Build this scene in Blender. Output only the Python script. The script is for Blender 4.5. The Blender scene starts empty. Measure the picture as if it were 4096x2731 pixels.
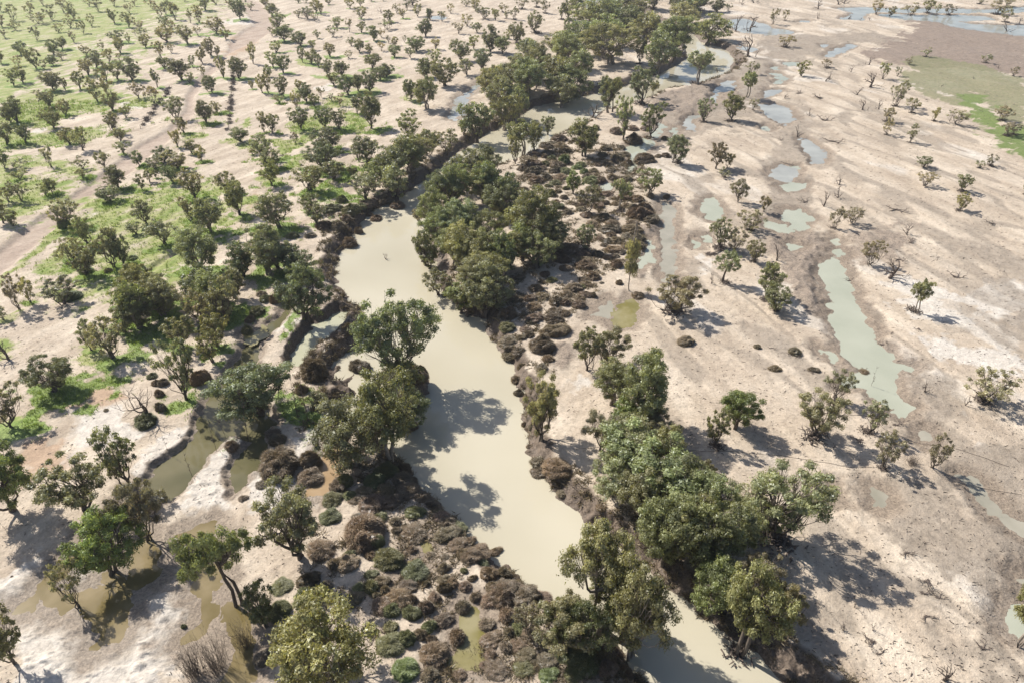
import bpy, math, random
import numpy as np
from math import radians as RAD, pi
sc = bpy.context.scene
# ------------------------------------------------------------------ camera, sky, sun, exposure
cam_d = bpy.data.cameras.new('camera'); cam = bpy.data.objects.new('camera', cam_d)
sc.collection.objects.link(cam); sc.camera = cam
cam.location = (0, 0, 75); cam.rotation_euler = (RAD(90-34.6), 0, 0)
cam_d.lens = 24; cam_d.sensor_width = 36; cam_d.clip_start = 1; cam_d.clip_end = 20000
SUN = np.array([-.815, .58, 1.0]); SUN /= np.linalg.norm(SUN)
world = bpy.data.worlds.new('World'); sc.world = world; world.use_nodes = True
wn = world.node_tree; bg = wn.nodes['Background']
sky = wn.nodes.new('ShaderNodeTexSky'); sky.sky_type = 'NISHITA'; sky.sun_disc = False
sky.sun_elevation = math.asin(SUN[2]); sky.sun_rotation = math.atan2(SUN[0], SUN[1])
sky.air_density = 1.0; sky.dust_density = 1.6; sky.ozone_density = 1.0
wn.links.new(sky.outputs[0], bg.inputs[0]); bg.inputs[1].default_value = 0.085
sl = bpy.data.lights.new('sun', 'SUN'); sl.energy = 5.0; sl.angle = RAD(.55); sl.color = (1, .95, .86)
so = bpy.data.objects.new('sun', sl); sc.collection.objects.link(so)
from mathutils import Vector
so.rotation_euler = Vector((-SUN[0], -SUN[1], -SUN[2])).to_track_quat('-Z', 'Y').to_euler()
so.location = (-200, 150, 300)
sc.view_settings.view_transform = 'Standard'; sc.view_settings.look = 'None'
sc.view_settings.exposure = 0.60; sc.view_settings.gamma = 1; sc.view_settings.use_curve_mapping = False
sc.cycles.max_bounces = 5; sc.cycles.diffuse_bounces = 2; sc.cycles.glossy_bounces = 2
sc.cycles.transmission_bounces = 2; sc.cycles.transparent_max_bounces = 4; sc.cycles.volume_bounces = 0
sc.cycles.use_denoising = True; sc.cycles.use_adaptive_sampling = True; sc.cycles.adaptive_threshold = 0.02
sc.cycles.caustics_reflective = False; sc.cycles.caustics_refractive = False
PLANTS = [  # kind, x, y, width, height, look, label
('T', -327.5, 480.0, 4.19, 7.68, 'c', 'tiny open olive tree, in front of the top left corner'),
('T', -299.3, 447.5, 5.9, 9.83, 's', 'small sparse twiggy tree, nearest in front of the top left corner'),
('T', -293.9, 426.8, 5.02, 6.89, 'c', 'small open olive tree, in front of the top left corner'),
('T', -281.2, 418.7, 5.87, 5.5, 's', 'small sparse twiggy tree, second nearest in front of the top left corner'),
('T', -273.4, 396.0, 4.7, 5.26, 's', 'small sparse twiggy tree, third nearest in front of the top left corner'),
('T', -296.6, 460.3, 6.05, 8.71, 's', 'small sparse twiggy tree, nearest right of the top left corner'),
('T', -278.9, 436.9, 8.34, 6.0, 's', 'medium sparse twiggy tree, left of the pale green flat'),
('T', -279.3, 442.1, 3.89, 5.17, 's', 'tiny sparse twiggy tree, left of the pale green flat'),
('T', -332.2, 521.7, 5.27, 3.79, 's', 'tiny sparse twiggy tree, right of the top left corner'),
('T', -313.5, 503.3, 6.56, 7.23, 's', 'small sparse twiggy tree, second nearest right of the top left corner'),
('T', -278.1, 449.3, 7.23, 8.5, 's', 'small sparse twiggy tree, third nearest behind the pale green flat'),
('T', -284.9, 475.9, 6.23, 9.68, 's', 'small sparse twiggy tree, fourth nearest behind the pale green flat'),
('T', -278.6, 473.9, 4.14, 7.59, 's', 'tiny sparse twiggy tree, behind the pale green flat'),
('T', -265.5, 451.1, 7.26, 8.53, 'c', 'small open olive tree, behind the pale green flat'),
('T', -252.9, 390.3, 5.51, 7.53, 's', 'small sparse twiggy tree, nearest left of the pale green flat'),
('T', -253.3, 412.4, 6.09, 5.11, 's', 'small sparse twiggy tree, nearest behind the pale green flat'),
('T', -253.7, 425.2, 5.63, 7.49, 's', 'small sparse twiggy tree, second nearest behind the pale green flat'),
('T', -238.0, 409.3, 4.84, 7.87, 's', 'small sparse twiggy tree, nearest right of the pale green flat'),
('T', -230.2, 384.7, 4.01, 5.73, 's', 'tiny sparse twiggy tree, nearest right of the pale green flat'),
('T', -280.3, 498.9, 5.06, 5.74, 's', 'tiny sparse twiggy tree, left of the grassy top edge'),
('T', -265.1, 480.0, 6.28, 7.98, 's', 'small sparse twiggy tree, left of the grassy top edge'),
('T', -244.0, 430.1, 5.06, 6.94, 's', 'small sparse twiggy tree, second nearest right of the pale green flat'),
('T', -265.1, 501.1, 6.17, 5.74, 's', 'small sparse twiggy tree, second nearest behind the grassy top edge'),
('T', -234.5, 438.6, 6.44, 8.33, 'c', 'small open olive tree, left of the grassy top edge'),
('T', -251.0, 501.1, 4.35, 5.78, 's', 'tiny sparse twiggy tree, nearest behind the grassy top edge'),
('T', -267.5, 521.7, 3.76, 2.97, 's', 'tiny sparse twiggy tree, second nearest behind the grassy top edge'),
('T', -255.0, 524.0, 3.78, 2.72, 'd', 'tiny dense dark tree, behind the grassy top edge'),
('T', -242.1, 473.9, 5.52, 6.16, 's', 'small sparse twiggy tree, nearest behind the grassy top edge'),
('T', -220.7, 426.8, 6.91, 8.12, 'c', 'small open olive tree, nearest in front of the grassy top edge'),
('T', -211.4, 418.7, 6.17, 5.49, 's', 'small sparse twiggy tree, nearest right of the grassy top edge'),
('T', -200.4, 397.4, 7.07, 5.21, 's', 'small sparse twiggy tree, in front of the grassy top edge'),
('T', -187.4, 372.7, 6.13, 6.08, 'c', 'small open olive tree, second nearest in front of the grassy top edge'),
('T', -208.1, 384.7, 8.59, 6.19, 'c', 'medium open olive tree, nearest in front of the grassy top edge'),
('T', -193.7, 358.9, 7.01, 8.05, 'c', 'medium open olive tree, second nearest in front of the grassy top edge'),
('T', -200.9, 383.3, 3.43, 5.14, 's', 'tiny sparse twiggy tree, nearest in front of the grassy top edge'),
('T', -205.0, 363.8, 3.27, 4.92, 's', 'tiny sparse twiggy tree, second nearest right of the pale green flat'),
('T', -233.4, 488.2, 6.38, 6.32, 's', 'small sparse twiggy tree, second nearest right of the grassy top edge'),
('T', -215.9, 458.5, 5.36, 6.66, 's', 'small sparse twiggy tree, third nearest right of the grassy top edge'),
('T', -236.2, 517.0, 4.48, 3.22, 's', 'tiny sparse twiggy tree, nearest right of the grassy top edge'),
('T', -215.7, 466.1, 6.12, 8.81, 'c', 'small open olive tree, second nearest right of the grassy top edge'),
('T', -204.2, 451.1, 7.26, 9.2, 'c', 'small open olive tree, third nearest right of the grassy top edge'),
('T', -225.1, 519.3, 4.5, 3.24, 's', 'tiny sparse twiggy tree, second nearest right of the grassy top edge'),
('T', -190.5, 440.4, 4.52, 7.75, 's', 'tiny sparse twiggy tree, fourth nearest left of the mound topping the track'),
('T', -186.3, 442.1, 7.78, 9.68, 'c', 'small open olive tree, second nearest left of the mound topping the track'),
('T', -198.6, 423.5, 6.86, 7.43, 'c', 'small open olive tree, nearest right of the grassy top edge'),
('T', -190.3, 414.0, 6.11, 6.06, 's', 'small sparse twiggy tree, fourth nearest right of the grassy top edge'),
('T', -181.2, 384.7, 10.31, 8.47, 'c', 'medium open olive tree, right of the grassy top edge'),
('T', -169.1, 360.1, 3.78, 4.86, 's', 'tiny sparse twiggy tree, behind the slanting fence top'),
('T', -169.0, 348.2, 4.99, 7.9, 'c', 'small open olive tree, behind the slanting fence top'),
('T', -168.8, 380.6, 9.08, 9.0, 'c', 'medium open olive tree, behind the slanting fence top'),
('T', -171.4, 401.8, 4.17, 5.34, 's', 'tiny sparse twiggy tree, third nearest left of the mound topping the track'),
('T', -197.9, 484.1, 9.14, 8.34, 'c', 'medium open olive tree, second nearest left of the mound topping the track'),
('T', -199.3, 507.8, 6.61, 4.76, 's', 'small sparse twiggy tree, left of the mound topping the track'),
('T', -196.7, 519.3, 4.5, 3.24, 's', 'tiny sparse twiggy tree, second nearest left of the mound topping the track'),
('T', -180.3, 484.1, 4.22, 8.45, 's', 'tiny sparse twiggy tree, nearest left of the mound topping the track'),
('T', -164.6, 451.1, 10.56, 13.13, 'd', 'medium dense dark tree, left of the mound topping the track'),
('T', -171.0, 490.3, 5.69, 4.92, 's', 'small sparse twiggy tree, behind the mound topping the track'),
('T', -163.7, 407.8, 11.46, 8.9, 'c', 'medium open olive tree, nearest left of the mound topping the track'),
('T', -153.2, 393.1, 7.01, 6.35, 'c', 'small open olive tree, nearest left of the mound topping the track'),
('T', -120.8, 336.0, 4.58, 9.62, 'c', 'small open olive tree, nearest right of the straight fence top'),
('T', -145.5, 338.1, 6.65, 7.65, 'c', 'medium open olive tree, second nearest left of the straight fence top'),
('T', -147.2, 354.1, 7.99, 8.47, 'c', 'medium open olive tree, nearest left of the straight fence top'),
('T', -143.4, 351.7, 4.77, 5.27, 'c', 'small open olive tree, behind the straight fence top'),
('T', -158.7, 327.5, 6.97, 5.02, 'd', 'medium dense dark tree, behind the slanting fence top'),
('T', -147.6, 331.7, 4.03, 5.03, 'c', 'small open olive tree, second nearest right of the slanting fence top'),
('T', -136.2, 314.5, 3.36, 5.32, 's', 'tiny sparse twiggy tree, left of the straight fence top'),
('T', -125.4, 309.7, 5.22, 8.61, 'c', 'small open olive tree, left of the straight fence top'),
('T', -118.7, 308.8, 8.04, 8.98, 'd', 'medium dense dark tree, nearest right of the straight fence top'),
('T', -241.3, 356.5, 6.43, 6.38, 'd', 'small dense dark tree, nearest left of the pale green flat'),
('T', -231.3, 344.8, 4.68, 5.18, 'c', 'small open olive tree, nearest left of the pale green flat'),
('T', -217.4, 327.5, 5.97, 9.51, 'c', 'small open olive tree, second nearest left of the pale green flat'),
('T', -227.9, 331.7, 4.53, 4.5, 's', 'small sparse twiggy tree, second nearest left of the pale green flat'),
('T', -225.5, 356.5, 6.96, 6.91, 'd', 'medium dense dark tree, in front of the pale green flat'),
('T', -227.2, 367.6, 6.6, 5.99, 'd', 'small dense dark tree, nearest in front of the pale green flat'),
('T', -238.6, 336.0, 4.58, 6.11, 'd', 'small dense dark tree, second nearest left of the pale green flat'),
('T', -215.1, 344.8, 4.68, 3.59, 's', 'small sparse twiggy tree, nearest in front of the pale green flat'),
('T', -212.5, 325.4, 3.96, 4.44, 's', 'small sparse twiggy tree, second nearest in front of the pale green flat'),
('T', -213.0, 333.8, 5.57, 4.49, 'd', 'small dense dark tree, second nearest in front of the pale green flat'),
('T', -190.3, 328.5, 7.49, 7.95, 'd', 'medium dense dark tree, right of the pale green flat'),
('T', -207.9, 354.1, 5.33, 4.74, 'c', 'small open olive tree, right of the pale green flat'),
('T', -190.1, 340.3, 5.15, 5.64, 'c', 'small open olive tree, third nearest in front of the grassy top edge'),
('T', -187.6, 344.8, 3.12, 3.1, 's', 'tiny sparse twiggy tree, second nearest in front of the grassy top edge'),
('T', -209.3, 297.0, 5.95, 6.87, 'c', 'medium open olive tree, second nearest behind the white patch in grass'),
('T', -208.6, 302.3, 6.04, 6.97, 'd', 'medium dense dark tree, second nearest behind the white patch in grass'),
('T', -188.4, 289.3, 8.95, 8.0, 'd', 'medium dense dark tree, nearest behind the white patch in grass'),
('T', -183.9, 290.1, 3.14, 5.45, 'c', 'tiny open olive tree, behind the white patch in grass'),
('T', -178.7, 291.8, 6.76, 7.21, 'c', 'medium open olive tree, second nearest in front of the pale green flat'),
('T', -187.2, 315.4, 7.23, 7.68, 'c', 'medium open olive tree, nearest in front of the pale green flat'),
('T', -173.9, 304.2, 6.07, 7.97, 'c', 'medium open olive tree, right of the pale green flat'),
('T', -170.3, 306.9, 6.59, 8.01, 'c', 'medium open olive tree, left of the slanting fence top'),
('T', -164.2, 306.9, 8.94, 9.38, 'd', 'medium dense dark tree, left of the slanting fence top'),
('T', -179.5, 307.8, 2.83, 4.27, 's', 'tiny sparse twiggy tree, in front of the pale green flat'),
('T', -147.8, 294.4, 4.09, 7.82, 'c', 'small open olive tree, left of the slanting fence top'),
('T', -148.2, 278.0, 5.63, 6.51, 's', 'medium sparse twiggy tree, second nearest left of the slanting fence top'),
('T', -139.1, 271.1, 5.93, 7.24, 's', 'medium sparse twiggy tree, nearest left of the slanting fence top'),
('T', -142.2, 306.0, 8.92, 8.88, 'd', 'medium dense dark tree, right of the slanting fence top'),
('T', -136.8, 300.5, 4.62, 4.6, 'c', 'small open olive tree, nearest right of the slanting fence top'),
('T', -121.8, 286.0, 7.09, 6.61, 'd', 'medium dense dark tree, left of the straight fence top'),
('T', -109.6, 246.1, 7.04, 7.87, 'd', 'medium dense dark tree, left of the straight fence foot'),
('T', -110.2, 258.1, 4.47, 4.48, 'c', 'small open olive tree, behind the straight fence foot'),
('T', -162.3, 273.3, 5.97, 8.62, 'c', 'medium open olive tree, fourth nearest left of the slanting fence foot'),
('T', -161.4, 280.3, 5.67, 7.46, 'c', 'medium open olive tree, behind the slanting fence foot'),
('T', -150.3, 260.9, 7.8, 6.94, 'c', 'medium open olive tree, third nearest left of the slanting fence foot'),
('T', -176.1, 265.2, 8.73, 6.57, 'c', 'medium open olive tree, nearest behind the white patch in grass'),
('T', -165.0, 255.4, 5.24, 6.09, 'c', 'medium open olive tree, nearest right of the white patch in grass'),
('T', -160.9, 239.9, 7.27, 7.3, 'd', 'medium dense dark tree, right of the white patch in grass'),
('T', -179.6, 246.1, 5.08, 6.73, 'd', 'medium dense dark tree, third nearest left of the white patch in grass'),
('T', -177.2, 246.1, 6.65, 8.71, 'd', 'medium dense dark tree, second nearest left of the white patch in grass'),
('T', -166.5, 222.0, 5.39, 6.95, 'd', 'medium dense dark tree, fourth nearest left of the white patch in grass'),
('T', -161.2, 223.7, 5.06, 6.62, 'd', 'medium dense dark tree, nearest left of the white patch in grass'),
('T', -141.1, 252.0, 4.78, 4.79, 'c', 'small open olive tree, left of the slanting fence foot'),
('T', -137.5, 235.1, 6.78, 7.2, 'c', 'medium open olive tree, second nearest left of the slanting fence foot'),
('T', -146.0, 222.6, 6.12, 5.41, 'c', 'medium open olive tree, second nearest right of the white patch in grass'),
('T', -138.6, 216.8, 5.29, 7.2, 'c', 'medium open olive tree, third nearest right of the white patch in grass'),
('T', -140.7, 202.0, 3.66, 6.91, 's', 'small sparse twiggy tree, nearest in front of the white patch in grass'),
('T', -123.9, 213.2, 4.52, 4.2, 'c', 'medium open olive tree, nearest in front of the slanting fence foot'),
('T', -130.6, 225.9, 6.19, 4.46, 'c', 'medium open olive tree, nearest left of the slanting fence foot'),
('T', -123.7, 200.7, 4.31, 5.79, 'c', 'medium open olive tree, behind the white trackside sand'),
('T', -114.5, 203.4, 4.02, 4.79, 'd', 'small dense dark tree, in front of the slanting fence foot'),
('T', -122.1, 250.0, 7.52, 7.95, 'c', 'medium open olive tree, in front of the slanting fence top'),
('T', -113.3, 235.1, 4.89, 5.71, 'c', 'medium open olive tree, right of the slanting fence foot'),
('T', -109.6, 220.4, 3.93, 6.23, 'c', 'small open olive tree, right of the slanting fence foot'),
('T', -102.6, 214.2, 4.19, 4.6, 'd', 'small dense dark tree, left of the straight fence foot'),
('T', -96.7, 206.8, 3.39, 5.24, 'c', 'small open olive tree, in front of the straight fence foot'),
('T', -90.9, 225.9, 6.56, 4.72, 'd', 'medium dense dark tree, in front of the straight fence foot'),
('T', -154.2, 200.7, 4.31, 5.79, 'd', 'medium dense dark tree, in front of the white patch in grass'),
('T', -149.2, 200.7, 3.97, 2.97, 's', 'small sparse twiggy tree, second nearest in front of the white patch in grass'),
('T', -129.9, 199.9, 3.96, 4.02, 's', 'small sparse twiggy tree, behind the middle dirt track'),
('T', -107.8, 206.3, 6.1, 5.09, 'd', 'medium dense dark tree, nearest in front of the slanting fence foot'),
('T', -101.5, 200.7, 7.62, 5.49, 'c', 'large open olive tree, right of the slanting fence foot'),
('T', -108.4, 200.7, 5.3, 3.97, 'c', 'medium open olive tree, second nearest in front of the slanting fence foot'),
('T', -107.5, 291.8, 2.71, 3.63, 'c', 'tiny open olive tree, right of the straight fence top'),
('T', -82.9, 213.2, 3.13, 2.25, 'c', 'small open olive tree, behind the small bright green lawn spot'),
('T', -161.5, 494.6, 7.89, 7.08, 'c', 'small open olive tree, nearest right of the mound topping the track'),
('T', -149.3, 466.1, 9.51, 6.85, 'd', 'medium dense dark tree, nearest right of the mound topping the track'),
('T', -145.8, 514.7, 5.2, 3.75, 'c', 'tiny open olive tree, right of the mound topping the track'),
('T', -140.6, 514.7, 5.2, 3.75, 's', 'tiny sparse twiggy tree, second nearest right of the mound topping the track'),
('T', -124.4, 475.9, 7.62, 7.54, 'c', 'small open olive tree, second nearest right of the mound topping the track'),
('T', -119.5, 468.0, 5.46, 8.17, 'c', 'small open olive tree, sixth nearest left of the sand plain beyond the fences'),
('T', -124.3, 452.9, 9.93, 7.15, 's', 'medium sparse twiggy tree, right of the mound topping the track'),
('T', -131.4, 458.5, 6.7, 4.82, 's', 'small sparse twiggy tree, right of the mound topping the track'),
('T', -118.0, 445.7, 4.57, 5.19, 's', 'tiny sparse twiggy tree, third nearest right of the mound topping the track'),
('T', -123.5, 507.8, 5.87, 4.23, 'c', 'small open olive tree, fourth nearest behind the sand plain beyond the fences'),
('T', -106.2, 492.5, 6.43, 6.36, 'c', 'small open olive tree, third nearest behind the sand plain beyond the fences'),
('T', -99.8, 496.8, 5.76, 5.7, 'c', 'small open olive tree, second nearest behind the sand plain beyond the fences'),
('T', -92.2, 454.7, 8.64, 7.21, 'c', 'medium open olive tree, behind the sand plain beyond the fences'),
('T', -96.5, 519.3, 4.5, 3.24, 'c', 'tiny open olive tree, second nearest left of the top edge centre'),
('T', -89.0, 521.7, 3.76, 2.71, 'c', 'tiny open olive tree, nearest left of the top edge centre'),
('T', -133.2, 421.9, 10.57, 8.58, 'c', 'medium open olive tree, right of the mound topping the track'),
('T', -131.1, 401.8, 4.17, 4.74, 's', 'tiny sparse twiggy tree, nearest right of the mound topping the track'),
('T', -120.6, 387.5, 11.53, 8.3, 'd', 'medium dense dark tree, second nearest right of the mound topping the track'),
('T', -108.9, 376.6, 8.43, 6.64, 'd', 'medium dense dark tree, third nearest right of the mound topping the track'),
('T', -100.2, 366.3, 4.39, 5.47, 'c', 'small open olive tree, fourth nearest left of the sand plain beyond the fences'),
('T', -105.0, 396.0, 4.11, 4.38, 'c', 'tiny open olive tree, left of the sand plain beyond the fences'),
('T', -100.6, 425.2, 8.14, 6.15, 'c', 'medium open olive tree, second nearest left of the sand plain beyond the fences'),
('T', -97.4, 400.3, 6.53, 5.86, 's', 'small sparse twiggy tree, second nearest left of the sand plain beyond the fences'),
('T', -90.9, 412.4, 3.65, 7.34, 's', 'tiny sparse twiggy tree, second nearest behind the sand plain beyond the fences'),
('T', -67.9, 486.1, 6.35, 7.01, 's', 'small sparse twiggy tree, left of the top edge centre'),
('T', -72.9, 473.9, 4.83, 6.18, 's', 'tiny sparse twiggy tree, left of the top edge centre'),
('T', -82.9, 473.9, 4.83, 3.48, 'b', 'tiny bare dead tree, behind the sand plain beyond the fences'),
('T', -73.0, 442.1, 7.78, 7.05, 'y', 'small yellowish green tree, behind the sand plain beyond the fences'),
('T', -71.1, 420.3, 8.05, 5.8, 's', 'medium sparse twiggy tree, behind the sand plain beyond the fences'),
('T', -66.3, 454.7, 5.32, 5.94, 'c', 'small open olive tree, second nearest left of the tiny top edge pool'),
('T', -58.5, 462.2, 6.07, 7.38, 'c', 'small open olive tree, nearest left of the tiny top edge pool'),
('T', -49.6, 451.1, 5.94, 7.22, 'd', 'small dense dark tree, left of the tiny top edge pool'),
('T', -41.9, 445.7, 5.88, 6.48, 's', 'small sparse twiggy tree, in front of the tiny top edge pool'),
('T', -38.8, 473.9, 4.14, 6.19, 's', 'tiny sparse twiggy tree, nearest right of the tiny top edge pool'),
('T', -66.4, 503.3, 10.93, 7.87, 's', 'medium sparse twiggy tree, left of the top edge centre'),
('T', -30.6, 501.1, 6.53, 5.73, 's', 'small sparse twiggy tree, second nearest right of the tiny top edge pool'),
('T', -23.6, 482.0, 6.3, 6.95, 'c', 'small open olive tree, nearest right of the tiny top edge pool'),
('T', -47.0, 400.3, 8.9, 8.82, 'd', 'medium dense dark tree, in front of the tiny top edge pool'),
('T', -83.9, 410.9, 7.29, 5.99, 'c', 'small open olive tree, nearest behind the sand plain beyond the fences'),
('T', -73.3, 388.8, 7.52, 7.45, 'd', 'medium dense dark tree, behind the sand plain beyond the fences'),
('T', -70.6, 397.4, 4.13, 4.69, 's', 'tiny sparse twiggy tree, nearest behind the sand plain beyond the fences'),
('T', -60.3, 376.6, 4.5, 4.75, 'c', 'small open olive tree, nearest right of the sand plain beyond the fences'),
('T', -64.6, 383.3, 2.57, 4.0, 's', 'tiny sparse twiggy tree, nearest right of the sand plain beyond the fences'),
('T', -56.7, 386.1, 2.3, 3.45, 's', 'tiny sparse twiggy tree, second nearest right of the sand plain beyond the fences'),
('T', -47.8, 363.8, 9.82, 7.07, 'd', 'medium dense dark tree, right of the sand plain beyond the fences'),
('T', -38.6, 367.6, 5.5, 5.46, 'c', 'small open olive tree, in front of the tiny top edge pool'),
('T', -56.9, 350.6, 5.81, 6.04, 'd', 'small dense dark tree, right of the sand plain beyond the fences'),
('T', -65.3, 363.8, 4.36, 4.33, 's', 'small sparse twiggy tree, right of the sand plain beyond the fences'),
('T', -48.9, 348.2, 5.25, 4.67, 'c', 'small open olive tree, second nearest right of the sand plain beyond the fences'),
('T', -35.9, 334.9, 6.09, 7.09, 'c', 'small open olive tree, behind the blue side channel'),
('T', -98.9, 340.3, 4.12, 7.78, 'c', 'small open olive tree, fifth nearest left of the sand plain beyond the fences'),
('T', -94.0, 337.0, 6.12, 6.08, 'd', 'small dense dark tree, second nearest left of the sand plain beyond the fences'),
('T', -89.4, 331.7, 5.54, 6.02, 'c', 'small open olive tree, third nearest left of the sand plain beyond the fences'),
('T', -88.5, 351.7, 6.88, 6.83, 'c', 'medium open olive tree, nearest left of the sand plain beyond the fences'),
('T', -78.8, 348.2, 4.2, 3.63, 's', 'small sparse twiggy tree, nearest left of the sand plain beyond the fences'),
('T', -117.2, 361.3, 7.59, 5.46, 'c', 'medium open olive tree, in front of the mound topping the track'),
('T', -109.7, 329.6, 6.51, 6.98, 'c', 'medium open olive tree, right of the straight fence top'),
('T', -101.9, 318.4, 6.31, 7.78, 'd', 'medium dense dark tree, second nearest right of the straight fence top'),
('T', -106.7, 311.6, 3.81, 5.27, 'd', 'small dense dark tree, right of the straight fence top'),
('T', -82.8, 376.6, 5.06, 4.44, 'c', 'small open olive tree, second nearest left of the sand plain beyond the fences'),
('T', -76.0, 361.3, 6.51, 5.9, 'd', 'small dense dark tree, nearest left of the sand plain beyond the fences'),
('T', -69.6, 354.1, 4.79, 5.3, 'c', 'small open olive tree, nearest left of the sand plain beyond the fences'),
('T', -63.8, 327.5, 7.96, 6.38, 'd', 'medium dense dark tree, nearest in front of the sand plain beyond the fences'),
('T', -56.8, 306.9, 7.53, 5.42, 'd', 'medium dense dark tree, third nearest in front of the sand plain beyond the fences'),
('T', -55.1, 312.6, 7.65, 5.51, 'd', 'medium dense dark tree, second nearest in front of the sand plain beyond the fences'),
('T', -81.1, 313.5, 6.71, 6.68, 'c', 'medium open olive tree, third nearest left of the sand plain beyond the fences'),
('T', -74.2, 311.6, 7.63, 7.1, 'd', 'medium dense dark tree, left of the sand plain beyond the fences'),
('T', -74.7, 297.0, 6.41, 5.44, 'y', 'medium yellowish green tree, left of the sand plain beyond the fences'),
('T', -66.1, 283.5, 7.92, 7.44, 'd', 'medium dense dark tree, sixth nearest in front of the sand plain beyond the fences'),
('T', -63.0, 288.5, 6.7, 6.68, 'd', 'medium dense dark tree, fifth nearest in front of the sand plain beyond the fences'),
('T', -58.1, 286.8, 7.55, 8.45, 'd', 'medium dense dark tree, fourth nearest in front of the sand plain beyond the fences'),
('T', -101.3, 285.2, 4.86, 7.59, 'c', 'small open olive tree, second nearest right of the straight fence top'),
('T', -98.9, 285.2, 3.98, 7.63, 'c', 'small open olive tree, third nearest right of the straight fence top'),
('T', -91.8, 280.3, 6.97, 8.31, 'c', 'medium open olive tree, behind the large green lawn patch'),
('T', -90.5, 271.1, 3.81, 3.37, 'c', 'small open olive tree, left of the large green lawn patch'),
('T', -88.2, 291.8, 4.96, 4.01, 'c', 'small open olive tree, third nearest behind the large green lawn patch'),
('T', -79.9, 271.8, 6.37, 6.8, 'd', 'medium dense dark tree, behind the large green lawn patch'),
('T', -81.6, 263.7, 4.55, 6.28, 'c', 'small open olive tree, nearest behind the large green lawn patch'),
('T', -75.8, 278.7, 3.04, 4.38, 's', 'tiny sparse twiggy tree, behind the large green lawn patch'),
('T', -66.2, 267.4, 4.19, 4.62, 's', 'small sparse twiggy tree, second nearest right of the large green lawn patch'),
('T', -70.5, 273.3, 3.41, 2.97, 's', 'small sparse twiggy tree, nearest right of the large green lawn patch'),
('T', -75.2, 265.2, 4.99, 4.99, 'c', 'small open olive tree, second nearest behind the large green lawn patch'),
('T', -73.6, 238.7, 8.0, 8.04, 'c', 'medium open olive tree, left of the large green lawn patch'),
('T', -65.8, 241.1, 6.53, 6.96, 'd', 'medium dense dark tree, nearest right of the large green lawn patch'),
('T', -60.2, 238.0, 7.23, 7.26, 'c', 'medium open olive tree, right of the large green lawn patch'),
('T', -85.7, 235.1, 4.14, 7.32, 'c', 'small open olive tree, left of the green patch with one dead sapling'),
('T', -82.9, 235.1, 6.02, 6.45, 'c', 'medium open olive tree, left of the green patch with one dead sapling'),
('T', -71.8, 223.7, 3.25, 4.04, 's', 'small sparse twiggy tree, right of the green patch with one dead sapling'),
('T', -59.7, 217.3, 10.24, 7.37, 'd', 'large dense dark tree, right of the green patch with one dead sapling'),
('T', -77.5, 208.2, 8.53, 7.91, 'c', 'large open olive tree, behind the small bright green lawn spot'),
('T', -72.7, 199.9, 8.26, 5.94, 'y', 'large yellowish green tree, behind the small bright green lawn spot'),
('T', -49.3, 239.9, 9.19, 12.03, 'd', 'large dense dark tree, nearest right of the large green lawn patch'),
('T', -57.6, 256.7, 5.26, 6.95, 'd', 'medium dense dark tree, second nearest right of the large green lawn patch'),
('T', -39.6, 275.6, 6.44, 7.77, 'd', 'medium dense dark tree, left of the blue side channel'),
('T', -32.2, 263.7, 10.76, 12.05, 'g', 'large broad leafy gum tree, left of the blue side channel'),
('T', -37.8, 311.6, 10.97, 7.9, 'd', 'large dense dark tree, second nearest left of the blue side channel'),
('T', -28.0, 297.0, 12.36, 11.36, 'd', 'large dense dark tree, nearest left of the blue side channel'),
('T', -23.9, 342.6, 9.31, 9.25, 'd', 'medium dense dark tree, nearest behind the blue side channel'),
('T', -19.9, 315.4, 7.71, 6.18, 'c', 'medium open olive tree, behind the blue side channel'),
('T', -13.2, 325.4, 10.89, 8.79, 'd', 'large dense dark tree, behind the blue side channel'),
('T', -19.4, 368.8, 6.07, 7.15, 'c', 'small open olive tree, third nearest right of the tiny top edge pool'),
('T', -11.0, 362.6, 9.79, 12.49, 'd', 'medium dense dark tree, right of the tiny top edge pool'),
('T', -4.7, 357.7, 9.13, 8.52, 'd', 'medium dense dark tree, second nearest behind the blue side channel'),
('T', -29.7, 407.8, 6.03, 5.98, 's', 'small sparse twiggy tree, nearest right of the tiny top edge pool'),
('T', -26.1, 430.1, 6.96, 6.89, 's', 'small sparse twiggy tree, third nearest right of the tiny top edge pool'),
('T', -19.5, 410.9, 6.68, 5.38, 'c', 'small open olive tree, second nearest right of the tiny top edge pool'),
('T', -16.8, 454.7, 10.64, 7.66, 's', 'medium sparse twiggy tree, right of the tiny top edge pool'),
('T', -10.0, 447.5, 5.9, 7.17, 'c', 'small open olive tree, fourth nearest right of the tiny top edge pool'),
('T', -1.9, 393.1, 5.25, 5.21, 'c', 'small open olive tree, fifth nearest right of the tiny top edge pool'),
('T', -3.5, 454.7, 3.99, 5.97, 's', 'tiny sparse twiggy tree, second nearest right of the tiny top edge pool'),
('T', -5.7, 477.9, 5.56, 5.51, 's', 'small sparse twiggy tree, fourth nearest right of the tiny top edge pool'),
('T', -33.6, 225.9, 8.74, 9.96, 'c', 'large open olive tree, left of the blue side channel'),
('T', -21.0, 216.2, 8.44, 8.52, 's', 'large sparse twiggy tree, in front of the blue side channel'),
('T', -44.3, 204.4, 9.75, 8.45, 'd', 'large dense dark tree, second nearest right of the large green lawn patch'),
('T', -29.9, 200.7, 13.91, 10.02, 'g', 'huge broad leafy gum tree, in front of the blue side channel'),
('T', -56.9, 199.9, 11.23, 8.09, 'y', 'large yellowish green tree, right of the green patch with one dead sapling'),
('T', -16.4, 231.5, 4.09, 5.29, 'y', 'small yellowish green tree, in front of the blue side channel'),
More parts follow.
